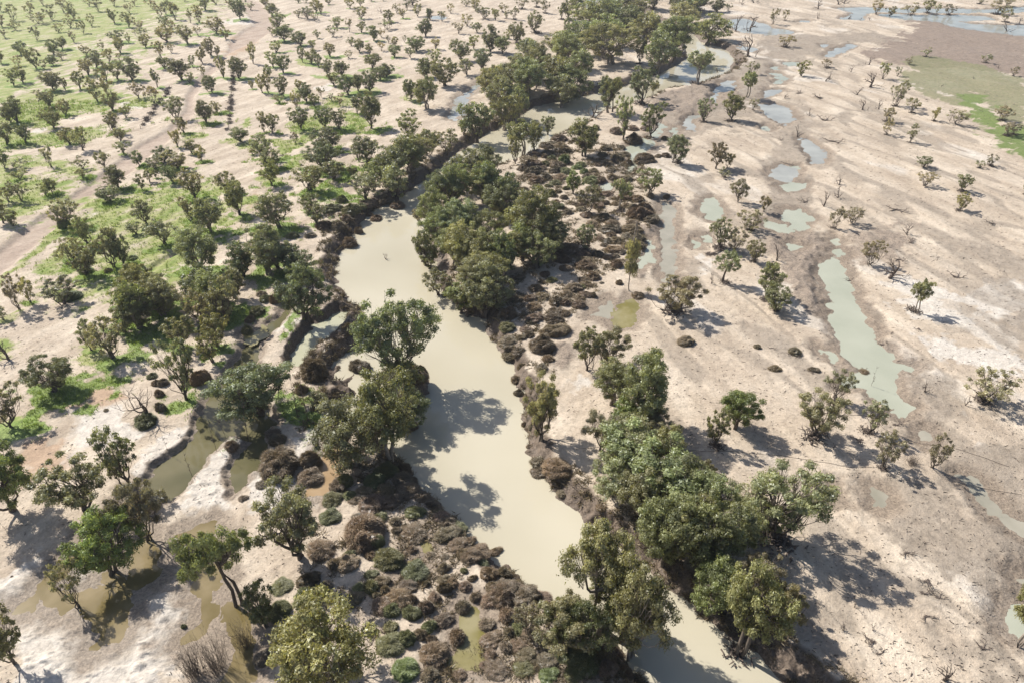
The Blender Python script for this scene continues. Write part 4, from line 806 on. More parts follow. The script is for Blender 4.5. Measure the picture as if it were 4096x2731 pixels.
('S', -11.0, 67.0, 2.48, 0.62, 'B', 'medium brown shrub mound, third nearest in front of the dark river point'),
('S', -18.5, 69.7, 3.16, 0.97, 'B', 'big brown shrub mound, third nearest in front of the dark river point'),
('S', -15.0, 69.8, 3.48, 1.23, 'B', 'big brown shrub mound, second nearest in front of the dark river point'),
('S', -12.7, 68.3, 2.81, 1.16, 'B', 'medium brown shrub mound, second nearest in front of the dark river point'),
('S', -16.5, 72.0, 3.22, 1.0, 'B', 'big brown shrub mound, nearest in front of the dark river point'),
('S', -15.4, 73.6, 2.61, 0.96, 'B', 'medium brown shrub mound, nearest in front of the dark river point'),
('S', -20.5, 72.1, 3.54, 1.03, 'G', 'big olive green shrub, second nearest left of the dark river point'),
('S', -21.7, 69.9, 2.54, 0.69, 'B', 'medium brown shrub mound, nearest right of the orange brown puddle'),
('S', -16.8, 75.3, 2.98, 1.25, 'B', 'medium brown shrub mound, left of the dark river point'),
('S', -18.6, 96.4, 5.76, 2.16, 'B', 'big brown shrub mound, second nearest right of the muddy spit'),
('S', -21.5, 98.9, 4.7, 2.03, 'B', 'big brown shrub mound, nearest right of the muddy spit'),
('S', -17.0, 86.3, 3.24, 1.41, 'B', 'medium brown shrub mound, behind the dark river point'),
('S', -19.1, 73.8, 3.27, 1.03, 'G', 'big olive green shrub, nearest left of the dark river point'),
('S', -16.8, 98.3, 3.13, 2.35, 'B', 'medium brown shrub mound, right of the muddy spit'),
('S', -37.1, 71.1, 1.77, 0.51, 'B', 'small brown shrub mound, second nearest right of the white mud bar'),
('S', -17.3, 68.0, 3.12, 0.78, 'B', 'big brown shrub mound, fourth nearest in front of the dark river point'),
('S', -20.5, 95.8, 4.98, 1.25, 'G', 'big olive green shrub, right of the muddy spit'),
('S', -55.3, 95.3, 3.45, 2.59, 'B', 'medium brown shrub mound, in front of the grove left of the creek'),
('S', -64.6, 97.3, 1.95, 1.07, 'G', 'small olive green shrub, second nearest in front of the grove left of the creek'),
('S', -61.7, 94.9, 2.3, 1.35, 'B', 'small brown shrub mound, nearest in front of the grove left of the creek'),
('S', -62.7, 95.1, 1.92, 1.05, 'B', 'small brown shrub mound, second nearest in front of the grove left of the creek'),
('S', -60.9, 91.9, 2.06, 1.17, 'B', 'small brown shrub mound, second nearest behind the dark creek'),
('S', -59.2, 88.1, 2.01, 1.37, 'B', 'small brown shrub mound, nearest behind the dark creek'),
('S', -60.4, 85.1, 3.74, 1.58, 'G', 'big olive green shrub, left of the dark creek'),
('S', -68.1, 87.8, 1.1, 0.4, 'B', 'tiny brown shrub mound, right of the sandy clearing at left'),
('S', -71.8, 75.3, 0.5, 0.17, 'B', 'tiny brown shrub mound, in front of the sandy clearing at left'),
('S', -58.0, 95.9, 2.31, 0.62, 'G', 'small olive green shrub, nearest in front of the grove left of the creek'),
('S', -38.9, 68.5, 1.57, 0.39, 'B', 'small brown shrub mound, nearest right of the white mud bar'),
('S', -44.1, 79.0, 2.05, 1.19, 'B', 'small brown shrub mound, behind the white mud bar'),
('S', -39.6, 48.2, 0.65, 0.49, 'G', 'tiny olive green shrub, right of the largest amber puddle'),
('S', -64.3, 55.1, 0.35, 0.14, 'B', 'tiny brown shrub mound, left of the largest amber puddle'),
('S', 1.2, 95.1, 1.92, 1.29, 'B', 'small brown shrub mound, left of the pale riverside slope'),
('S', 13.9, 69.5, 2.53, 0.92, 'B', 'medium brown shrub mound, nearest in front of the pale riverside slope'),
('S', 15.6, 69.3, 2.05, 0.76, 'B', 'medium brown shrub mound, second nearest in front of the pale riverside slope'),
('S', 7.0, 74.4, 4.58, 1.15, 'B', 'big brown shrub mound, in front of the pale riverside slope'),
('S', 4.2, 75.9, 2.66, 0.67, 'B', 'medium brown shrub mound, second nearest left of the pale riverside slope'),
('S', 0.8, 98.9, 1.97, 1.08, 'B', 'small brown shrub mound, second nearest behind the pale riverside slope'),
('S', 1.8, 101.7, 2.4, 1.17, 'B', 'small brown shrub mound, third nearest behind the pale riverside slope'),
('S', 6.7, 102.4, 2.42, 0.93, 'B', 'small brown shrub mound, eighth nearest left of the shallow grey pool'),
('S', 5.4, 99.7, 2.18, 0.75, 'B', 'small brown shrub mound, nearest behind the pale riverside slope'),
('S', 33.2, 107.7, 3.74, 0.93, 'B', 'medium brown shrub mound, right of the shallow grey pool'),
('S', 46.4, 105.9, 1.44, 0.65, 'B', 'tiny brown shrub mound, left of the long green pond'),
('S', 12.8, 66.6, 1.7, 0.43, 'B', 'small brown shrub mound, second nearest in front of the pale riverside slope'),
('S', 4.1, 77.5, 2.53, 0.64, 'B', 'medium brown shrub mound, nearest left of the pale riverside slope'),
('S', 2.8, 81.5, 1.22, 0.75, 'B', 'tiny brown shrub mound, nearest left of the pale riverside slope'),
('S', 2.0, 86.7, 1.09, 0.82, 'B', 'tiny brown shrub mound, third nearest left of the pale riverside slope'),
('S', 3.2, 85.1, 1.07, 0.63, 'B', 'tiny brown shrub mound, second nearest left of the pale riverside slope'),
('S', 7.3, 71.1, 1.77, 0.51, 'B', 'small brown shrub mound, nearest in front of the pale riverside slope'),
('S', 1.2, 105.4, 3.07, 0.95, 'B', 'medium brown shrub mound, tenth nearest left of the shallow grey pool'),
('S', 53.1, 104.5, 2.45, 1.2, 'B', 'small brown shrub mound, nearest in front of the long green pond'),
('S', 54.6, 99.0, 2.17, 0.54, 'B', "small brown shrub mound, second nearest left of the green pond's lower tip"),
('S', 64.0, 99.3, 2.17, 0.99, 'B', "small brown shrub mound, nearest left of the green pond's lower tip"),
('S', 47.6, 99.0, 2.17, 0.99, 'B', 'small brown shrub mound, second nearest in front of the long green pond'),
('S', -46.7, 175.5, 3.27, 2.07, 'G', 'small olive green shrub, second nearest behind the cut bank at the river bend'),
('S', -42.6, 168.1, 4.59, 2.22, 'G', 'medium olive green shrub, nearest behind the cut bank at the river bend'),
('S', -43.2, 164.2, 2.82, 1.4, 'B', 'small brown shrub mound, second nearest behind the cut bank at the river bend'),
('S', -39.7, 160.8, 2.5, 1.88, 'B', 'small brown shrub mound, nearest behind the cut bank at the river bend'),
('S', -40.4, 153.9, 4.29, 2.62, 'B', 'medium brown shrub mound, nearest behind the cut bank at the river bend'),
('S', -35.7, 179.7, 4.53, 1.8, 'B', 'medium brown shrub mound, fifth nearest behind the cut bank at the river bend'),
('S', -41.2, 172.0, 3.51, 1.31, 'G', 'small olive green shrub, nearest behind the cut bank at the river bend'),
('S', -48.1, 169.8, 5.48, 2.01, 'G', 'medium olive green shrub, second nearest behind the cut bank at the river bend'),
('S', -51.9, 123.6, 2.75, 1.41, 'G', 'small olive green shrub, left of the pale green backwater'),
('S', -53.5, 125.7, 2.32, 0.79, 'B', 'small brown shrub mound, second nearest right of the grove left of the creek'),
('S', -49.8, 122.7, 2.51, 1.75, 'B', 'small brown shrub mound, second nearest left of the pale green backwater'),
('S', -52.3, 118.7, 3.33, 1.36, 'G', 'medium olive green shrub, second nearest right of the grove left of the creek'),
('S', -54.3, 153.6, 3.22, 1.14, 'G', 'small olive green shrub, left of the cut bank at the river bend'),
('S', -50.0, 153.6, 3.22, 0.84, 'B', 'small brown shrub mound, left of the cut bank at the river bend'),
('S', -49.4, 125.4, 2.78, 1.97, 'B', 'small brown shrub mound, nearest left of the pale green backwater'),
('S', -41.9, 146.0, 1.29, 0.76, 'B', 'tiny brown shrub mound, behind the cut bank at the river bend'),
('S', -40.2, 174.4, 4.42, 1.42, 'B', 'medium brown shrub mound, fourth nearest behind the cut bank at the river bend'),
('S', -47.5, 159.0, 4.94, 1.63, 'B', 'medium brown shrub mound, third nearest behind the cut bank at the river bend'),
('S', -44.1, 158.9, 4.39, 2.09, 'B', 'medium brown shrub mound, second nearest behind the cut bank at the river bend'),
('S', -36.4, 169.2, 3.46, 1.28, 'B', 'small brown shrub mound, third nearest behind the cut bank at the river bend'),
('S', -32.0, 177.3, 4.18, 1.85, 'B', 'medium brown shrub mound, right of the cut bank at the river bend'),
('S', -31.3, 117.2, 1.33, 1.0, 'B', 'tiny brown shrub mound, right of the pale green backwater'),
('S', -32.2, 112.3, 3.21, 1.54, 'B', 'medium brown shrub mound, second nearest right of the pale green backwater'),
('S', -27.2, 112.5, 1.29, 0.78, 'G', 'tiny olive green shrub, right of the pale green backwater'),
('S', -33.9, 110.0, 3.16, 1.0, 'B', 'medium brown shrub mound, nearest right of the pale green backwater'),
('S', -38.8, 171.7, 2.63, 0.9, 'B', 'small brown shrub mound, fourth nearest behind the cut bank at the river bend'),
('S', -52.4, 112.0, 2.35, 1.37, 'G', 'small olive green shrub, right of the grove left of the creek'),
('S', -53.0, 115.9, 2.19, 1.24, 'B', 'small brown shrub mound, nearest right of the grove left of the creek'),
('S', -60.6, 112.4, 3.42, 0.94, 'G', 'medium olive green shrub, nearest right of the grove left of the creek'),
('S', -113.4, 158.5, 3.29, 2.1, 'V', 'small vivid green bush, in front of the middle dirt track'),
('S', -96.3, 135.9, 2.94, 1.26, 'V', 'small vivid green bush, second nearest left of the short eroded gully'),
('S', -94.4, 124.7, 4.59, 1.15, 'V', 'big vivid green bush, right of the track at the left edge'),
('S', -88.7, 142.0, 2.53, 0.91, 'V', 'small vivid green bush, nearest left of the short eroded gully'),
('S', -91.4, 136.1, 1.97, 1.03, 'G', 'tiny olive green shrub, left of the short eroded gully'),
('S', 21.6, 237.7, 4.14, 1.38, 'B', 'small brown shrub mound, second nearest behind the vivid green bush tree'),
('S', 16.1, 227.7, 4.99, 1.9, 'B', 'medium brown shrub mound, third nearest behind the vivid green bush tree'),
('S', 13.1, 224.0, 2.71, 1.01, 'B', 'tiny brown shrub mound, second nearest behind the vivid green bush tree'),
('S', 11.2, 220.3, 4.86, 1.82, 'B', 'medium brown shrub mound, second nearest behind the vivid green bush tree'),
('S', 15.7, 221.5, 4.15, 1.04, 'B', 'small brown shrub mound, nearest behind the vivid green bush tree'),
('S', 16.1, 215.5, 5.48, 1.37, 'B', 'medium brown shrub mound, nearest behind the vivid green bush tree'),
('S', 11.4, 213.8, 4.27, 1.07, 'B', 'small brown shrub mound, fifth nearest left of the vivid green bush tree'),
('S', 7.4, 212.9, 3.78, 0.95, 'B', 'small brown shrub mound, seventh nearest left of the vivid green bush tree'),
('S', 6.2, 202.8, 5.0, 2.03, 'B', 'medium brown shrub mound, fifth nearest left of the vivid green bush tree'),
('S', 10.1, 210.5, 2.58, 1.19, 'B', 'tiny brown shrub mound, second nearest left of the vivid green bush tree'),
('S', 12.4, 209.2, 2.8, 1.38, 'G', 'tiny olive green shrub, second nearest left of the vivid green bush tree'),
('S', 9.9, 203.7, 3.65, 1.62, 'G', 'small olive green shrub, fourth nearest left of the vivid green bush tree'),
('S', 13.7, 203.3, 4.55, 1.17, 'B', 'medium brown shrub mound, second nearest left of the vivid green bush tree'),
('S', 16.2, 205.6, 3.68, 2.76, 'V', 'small vivid green bush, second nearest behind the vivid green bush tree'),
('S', 16.8, 211.2, 2.59, 0.95, 'G', 'tiny olive green shrub, behind the vivid green bush tree'),
('S', 21.0, 202.9, 3.41, 1.42, 'G', 'small olive green shrub, behind the vivid green bush tree'),
('S', 2.9, 199.7, 3.15, 1.45, 'B', 'small brown shrub mound, eighth nearest left of the vivid green bush tree'),
('S', 9.0, 200.3, 3.16, 0.79, 'B', 'small brown shrub mound, fourth nearest left of the vivid green bush tree'),
('S', 12.8, 198.0, 3.57, 1.81, 'B', 'small brown shrub mound, nearest left of the vivid green bush tree'),
('S', 6.5, 197.1, 6.2, 1.55, 'B', 'medium brown shrub mound, fourth nearest left of the vivid green bush tree'),
('S', 9.7, 192.8, 3.93, 1.42, 'B', 'small brown shrub mound, second nearest left of the vivid green bush tree'),
('S', 5.3, 193.7, 3.29, 1.11, 'B', 'small brown shrub mound, sixth nearest left of the vivid green bush tree'),
('S', 15.9, 197.6, 4.01, 1.23, 'G', 'small olive green shrub, nearest left of the vivid green bush tree'),
('S', 14.1, 192.9, 4.37, 1.09, 'B', 'medium brown shrub mound, nearest left of the vivid green bush tree'),
('S', 19.5, 200.6, 3.83, 1.06, 'V', 'small vivid green bush, nearest behind the vivid green bush tree'),
('S', 21.5, 197.2, 2.89, 1.48, 'V', 'small vivid green bush, right of the vivid green bush tree'),
('S', 7.2, 190.2, 4.75, 1.19, 'B', 'medium brown shrub mound, third nearest left of the vivid green bush tree'),
('S', 10.3, 186.6, 2.35, 0.81, 'G', 'tiny olive green shrub, nearest left of the vivid green bush tree'),
('S', 7.2, 185.3, 3.39, 1.23, 'G', 'small olive green shrub, fifth nearest left of the vivid green bush tree'),
('S', 12.5, 188.7, 3.87, 0.97, 'G', 'small olive green shrub, second nearest left of the vivid green bush tree'),
('S', 2.9, 182.8, 4.19, 1.05, 'B', 'medium brown shrub mound, sixth nearest left of the vivid green bush tree'),
('S', 8.8, 182.3, 2.72, 0.68, 'B', 'small brown shrub mound, third nearest left of the vivid green bush tree'),
('S', 10.8, 180.3, 3.11, 1.69, 'G', 'small olive green shrub, third nearest left of the vivid green bush tree'),
('S', 12.8, 182.3, 2.51, 0.74, 'B', 'tiny brown shrub mound, nearest left of the vivid green bush tree'),
('S', 14.4, 178.0, 2.47, 1.16, 'B', 'tiny brown shrub mound, nearest in front of the vivid green bush tree'),
('S', 22.0, 193.6, 2.85, 1.22, 'B', 'small brown shrub mound, nearest right of the vivid green bush tree'),
('S', 22.6, 190.2, 4.75, 1.19, 'G', 'medium olive green shrub, right of the vivid green bush tree'),
('S', 25.5, 191.1, 4.12, 1.12, 'B', 'medium brown shrub mound, nearest right of the vivid green bush tree'),
('S', 29.5, 193.0, 2.85, 1.21, 'B', 'small brown shrub mound, sixth nearest right of the vivid green bush tree'),
('S', 28.9, 238.1, 2.85, 1.91, 'B', 'tiny brown shrub mound, third nearest behind the vivid green bush tree'),
('S', 35.8, 234.7, 4.86, 2.29, 'B', 'medium brown shrub mound, fourth nearest behind the vivid green bush tree'),
('S', 40.4, 225.8, 5.94, 3.24, 'B', 'medium brown shrub mound, sixth nearest right of the vivid green bush tree'),
('S', 41.7, 238.6, 4.41, 1.34, 'B', 'small brown shrub mound, sixteenth nearest right of the vivid green bush tree'),
('S', 46.5, 239.1, 3.38, 1.54, 'B', 'small brown shrub mound, seventeenth nearest right of the vivid green bush tree'),
('S', 46.2, 230.9, 2.78, 0.79, 'B', 'tiny brown shrub mound, fourth nearest right of the vivid green bush tree'),
('S', 51.2, 227.7, 2.5, 1.35, 'B', 'tiny brown shrub mound, behind the small round pale pool'),
('S', 35.6, 219.8, 3.16, 0.89, 'B', 'small brown shrub mound, fifteenth nearest right of the vivid green bush tree'),
('S', 36.0, 213.5, 3.56, 1.26, 'B', 'small brown shrub mound, fourteenth nearest right of the vivid green bush tree'),
('S', 32.8, 209.2, 4.66, 1.22, 'B', 'medium brown shrub mound, third nearest right of the vivid green bush tree'),
('S', 36.0, 205.4, 2.99, 2.04, 'B', 'small brown shrub mound, thirteenth nearest right of the vivid green bush tree'),
('S', 31.7, 206.0, 3.0, 1.06, 'B', 'small brown shrub mound, ninth nearest right of the vivid green bush tree'),
('S', 30.0, 217.3, 4.32, 1.08, 'B', 'small brown shrub mound, tenth nearest right of the vivid green bush tree'),
('S', 28.6, 211.5, 3.53, 0.88, 'B', 'small brown shrub mound, seventh nearest right of the vivid green bush tree'),
('S', 27.9, 207.5, 3.48, 0.97, 'B', 'small brown shrub mound, third nearest right of the vivid green bush tree'),
('S', 28.7, 203.9, 4.56, 1.14, 'B', 'medium brown shrub mound, second nearest right of the vivid green bush tree'),
('S', 41.6, 207.0, 6.22, 2.56, 'B', 'medium brown shrub mound, seventh nearest right of the vivid green bush tree'),
('S', 45.9, 210.5, 2.58, 0.94, 'B', 'tiny brown shrub mound, third nearest left of the small round pale pool'),
('S', 48.6, 210.8, 3.52, 1.24, 'B', 'small brown shrub mound, behind the small round pale pool'),
('S', 12.4, 171.1, 2.59, 1.27, 'G', 'small olive green shrub, in front of the vivid green bush tree'),
('S', 14.6, 167.8, 2.94, 1.36, 'B', 'small brown shrub mound, second nearest in front of the vivid green bush tree'),
('S', 12.0, 175.4, 2.24, 0.97, 'B', 'tiny brown shrub mound, third nearest in front of the vivid green bush tree'),
('S', 18.3, 169.7, 2.77, 0.78, 'B', 'small brown shrub mound, nearest in front of the vivid green bush tree'),
('S', 19.4, 166.1, 3.31, 1.02, 'B', 'small brown shrub mound, third nearest in front of the vivid green bush tree'),
('S', 23.5, 164.0, 5.38, 1.34, 'B', 'medium brown shrub mound, second nearest in front of the vivid green bush tree'),
('S', 20.6, 160.8, 3.6, 0.9, 'B', 'medium brown shrub mound, third nearest in front of the vivid green bush tree'),
('S', 22.8, 171.0, 3.78, 0.95, 'B', 'medium brown shrub mound, nearest in front of the vivid green bush tree'),
('S', 25.1, 173.7, 3.02, 0.97, 'B', 'small brown shrub mound, eighth nearest right of the vivid green bush tree'),
('S', 27.9, 173.2, 3.02, 0.75, 'B', 'small brown shrub mound, eleventh nearest right of the vivid green bush tree'),
('S', 30.5, 172.0, 2.4, 0.9, 'B', 'tiny brown shrub mound, third nearest right of the vivid green bush tree'),
('S', 29.1, 169.9, 1.98, 0.77, 'B', 'tiny brown shrub mound, second nearest right of the vivid green bush tree'),
('S', 26.5, 180.5, 3.73, 1.09, 'B', 'small brown shrub mound, fifth nearest right of the vivid green bush tree'),
('S', 30.8, 177.0, 4.08, 1.02, 'B', 'medium brown shrub mound, fourth nearest right of the vivid green bush tree'),
('S', 34.4, 176.0, 4.07, 1.39, 'B', 'medium brown shrub mound, fifth nearest right of the vivid green bush tree'),
('S', 33.2, 165.2, 6.37, 3.13, 'B', 'big brown shrub mound, behind the strip of shallow water'),
('S', 32.2, 170.9, 3.58, 0.89, 'B', 'small brown shrub mound, behind the strip of shallow water'),
('S', 38.0, 178.0, 2.47, 1.38, 'B', 'tiny brown shrub mound, second nearest left of the small round pale pool'),
('S', 42.8, 178.5, 2.27, 0.99, 'B', 'tiny brown shrub mound, nearest left of the small round pale pool'),
('S', 25.5, 160.4, 3.79, 0.95, 'B', 'medium brown shrub mound, sixth nearest left of the strip of shallow water'),
('S', 24.8, 157.0, 5.39, 1.35, 'B', 'big brown shrub mound, left of the strip of shallow water'),
('S', 30.5, 160.3, 3.6, 1.08, 'B', 'medium brown shrub mound, fourth nearest left of the strip of shallow water'),
('S', 29.9, 156.4, 4.64, 1.16, 'B', 'medium brown shrub mound, third nearest left of the strip of shallow water'),
('S', 35.4, 162.0, 4.76, 1.19, 'B', 'medium brown shrub mound, behind the strip of shallow water'),
('S', 33.6, 190.9, 3.47, 0.87, 'B', 'small brown shrub mound, twelfth nearest right of the vivid green bush tree'),
('S', 24.5, 198.3, 2.68, 0.82, 'B', 'tiny brown shrub mound, nearest right of the vivid green bush tree'),
('S', 26.1, 202.8, 2.96, 0.8, 'B', 'small brown shrub mound, second nearest right of the vivid green bush tree'),
('S', 29.7, 198.5, 3.13, 0.78, 'B', 'small brown shrub mound, fourth nearest right of the vivid green bush tree'),
('S', 17.9, 204.4, 2.06, 0.77, 'B', 'tiny brown shrub mound, nearest behind the vivid green bush tree'),
('S', 15.3, 184.4, 2.32, 1.03, 'G', 'tiny olive green shrub, in front of the vivid green bush tree'),
('S', 17.0, 173.5, 2.42, 0.69, 'B', 'tiny brown shrub mound, second nearest in front of the vivid green bush tree'),
('S', 18.6, 172.9, 2.21, 0.74, 'B', 'tiny brown shrub mound, fourth nearest in front of the vivid green bush tree'),
('S', 22.2, 148.8, 2.33, 0.7, 'B', 'small brown shrub mound, third nearest behind the slim upright tree'),
('S', 23.5, 151.1, 3.26, 0.81, 'B', 'small brown shrub mound, fourth nearest behind the slim upright tree'),
('S', 25.5, 150.8, 3.61, 1.34, 'B', 'medium brown shrub mound, fifth nearest left of the strip of shallow water'),
('S', 23.8, 146.2, 3.88, 0.98, 'B', 'medium brown shrub mound, second nearest behind the slim upright tree'),
('S', 27.7, 148.2, 3.04, 0.88, 'B', 'small brown shrub mound, nearest left of the strip of shallow water'),
('S', 30.6, 151.7, 4.17, 1.04, 'B', 'medium brown shrub mound, second nearest left of the strip of shallow water'),
('S', 30.3, 147.9, 3.39, 1.36, 'B', 'medium brown shrub mound, nearest left of the strip of shallow water'),
('S', 26.0, 145.2, 1.94, 0.98, 'B', 'tiny brown shrub mound, nearest behind the slim upright tree'),
('S', 24.2, 143.4, 2.27, 0.66, 'B', 'small brown shrub mound, nearest behind the slim upright tree'),
('S', 22.1, 142.3, 2.43, 0.8, 'B', 'small brown shrub mound, second nearest behind the slim upright tree'),
('S', 23.9, 138.3, 3.22, 2.04, 'B', 'medium brown shrub mound, nearest behind the slim upright tree'),
('S', 13.2, 146.2, 6.33, 1.59, 'B', 'big brown shrub mound, left of the slim upright tree'),
('S', 17.0, 143.8, 3.49, 1.07, 'B', 'medium brown shrub mound, fifth nearest left of the slim upright tree'),
('S', 19.9, 143.8, 3.49, 1.07, 'B', 'medium brown shrub mound, second nearest left of the slim upright tree'),
('S', 12.0, 141.1, 4.3, 1.07, 'B', 'medium brown shrub mound, sixth nearest left of the slim upright tree'),
('S', 12.2, 136.9, 3.37, 1.0, 'B', 'medium brown shrub mound, seventh nearest left of the shallow grey pool'),
('S', 16.6, 138.4, 4.74, 1.19, 'B', 'medium brown shrub mound, third nearest left of the slim upright tree'),
('S', 18.0, 133.3, 3.63, 1.61, 'B', 'medium brown shrub mound, nearest left of the slim upright tree'),
('S', 16.3, 140.8, 3.44, 0.86, 'B', 'medium brown shrub mound, fourth nearest left of the slim upright tree'),
('S', 16.0, 132.2, 2.47, 0.62, 'B', 'small brown shrub mound, second nearest behind the shallow grey pool'),
('S', 16.3, 130.1, 2.92, 0.73, 'B', 'small brown shrub mound, nearest behind the shallow grey pool'),
('S', 13.3, 128.2, 3.85, 0.96, 'B', 'medium brown shrub mound, third nearest left of the shallow grey pool'),
('S', 14.9, 128.9, 2.1, 0.76, 'G', 'small olive green shrub, nearest left of the shallow grey pool'),
('S', 15.8, 125.8, 3.17, 1.08, 'B', 'medium brown shrub mound, nearest left of the shallow grey pool'),
('S', 11.6, 125.9, 2.54, 0.63, 'B', 'small brown shrub mound, fourth nearest left of the shallow grey pool'),
('S', 11.7, 123.7, 1.57, 0.53, 'B', 'tiny brown shrub mound, second nearest left of the shallow grey pool'),
('S', 13.9, 121.5, 3.09, 1.21, 'B', 'medium brown shrub mound, second nearest left of the shallow grey pool'),
('S', 14.2, 124.3, 2.36, 0.59, 'B', 'small brown shrub mound, nearest left of the shallow grey pool'),
('S', 17.2, 125.3, 1.74, 1.04, 'B', 'tiny brown shrub mound, nearest left of the shallow grey pool'),
('S', 9.2, 122.7, 3.11, 1.41, 'B', 'medium brown shrub mound, fourth nearest left of the shallow grey pool'),
('S', 11.1, 122.1, 2.18, 1.39, 'B', 'small brown shrub mound, second nearest left of the shallow grey pool'),
('S', 8.6, 118.9, 3.05, 0.82, 'B', 'medium brown shrub mound, fifth nearest left of the shallow grey pool'),
('S', 10.7, 118.2, 2.43, 1.05, 'B', 'small brown shrub mound, third nearest left of the shallow grey pool'),
('S', 4.5, 120.7, 3.08, 0.77, 'B', 'medium brown shrub mound, eighth nearest left of the shallow grey pool'),
('S', 4.4, 116.3, 3.6, 0.9, 'B', 'medium brown shrub mound, ninth nearest left of the shallow grey pool'),
('S', 3.6, 114.8, 2.23, 0.56, 'B', 'small brown shrub mound, seventh nearest left of the shallow grey pool'),
('S', 8.4, 116.0, 4.18, 1.05, 'B', 'medium brown shrub mound, sixth nearest left of the shallow grey pool'),
('S', 7.9, 111.2, 5.78, 1.65, 'B', 'big brown shrub mound, nearest left of the shallow grey pool'),
('S', 2.8, 112.2, 2.49, 0.62, 'B', 'small brown shrub mound, ninth nearest left of the shallow grey pool'),
('S', -1.0, 112.8, 3.52, 1.41, 'G', 'medium olive green shrub, in front of the dense island grove'),
('S', -0.4, 108.4, 3.99, 1.46, 'B', 'medium brown shrub mound, eleventh nearest left of the shallow grey pool'),
('S', 5.7, 106.4, 4.78, 2.62, 'B', 'big brown shrub mound, second nearest left of the shallow grey pool'),
('S', 3.1, 110.3, 2.32, 0.98, 'B', 'small brown shrub mound, tenth nearest left of the shallow grey pool'),
('S', 1.6, 109.2, 1.87, 0.8, 'B', 'small brown shrub mound, eleventh nearest left of the shallow grey pool'),
('S', -0.6, 105.9, 3.09, 0.77, 'B', 'medium brown shrub mound, twelfth nearest left of the shallow grey pool'),
('S', -0.9, 117.2, 3.76, 1.77, 'B', 'medium brown shrub mound, in front of the dense island grove'),
('S', 8.6, 131.7, 2.79, 0.7, 'G', 'small olive green shrub, second nearest left of the shallow grey pool'),
('S', 23.4, 130.4, 1.79, 1.07, 'B', 'tiny brown shrub mound, nearest left of the slim upright tree'),
('S', 19.7, 130.8, 1.14, 0.45, 'B', 'tiny brown shrub mound, second nearest left of the slim upright tree'),
('S', 26.9, 125.6, 2.69, 0.69, 'B', 'small brown shrub mound, right of the slim upright tree'),
('S', 3.5, 123.6, 3.13, 0.87, 'B', 'medium brown shrub mound, third nearest right of the dense island grove'),
('S', 21.7, 152.7, 2.2, 0.57, 'B', 'tiny brown shrub mound, second nearest behind the slim upright tree'),
('S', 28.3, 153.0, 2.93, 0.77, 'B', 'small brown shrub mound, second nearest left of the strip of shallow water'),
('S', 24.4, 154.2, 2.76, 0.69, 'B', 'small brown shrub mound, third nearest left of the strip of shallow water'),
('S', 7.3, 134.2, 2.49, 0.88, 'B', 'small brown shrub mound, sixth nearest left of the shallow grey pool'),
('S', 5.2, 128.0, 3.21, 1.1, 'B', 'medium brown shrub mound, second nearest right of the dense island grove'),
('S', 1.5, 132.4, 2.96, 1.07, 'B', 'small brown shrub mound, right of the dense island grove'),
('S', 6.3, 124.7, 2.84, 0.81, 'B', 'small brown shrub mound, fifth nearest left of the shallow grey pool'),
('S', 0.6, 123.6, 3.13, 1.05, 'B', 'medium brown shrub mound, nearest right of the dense island grove'),
]
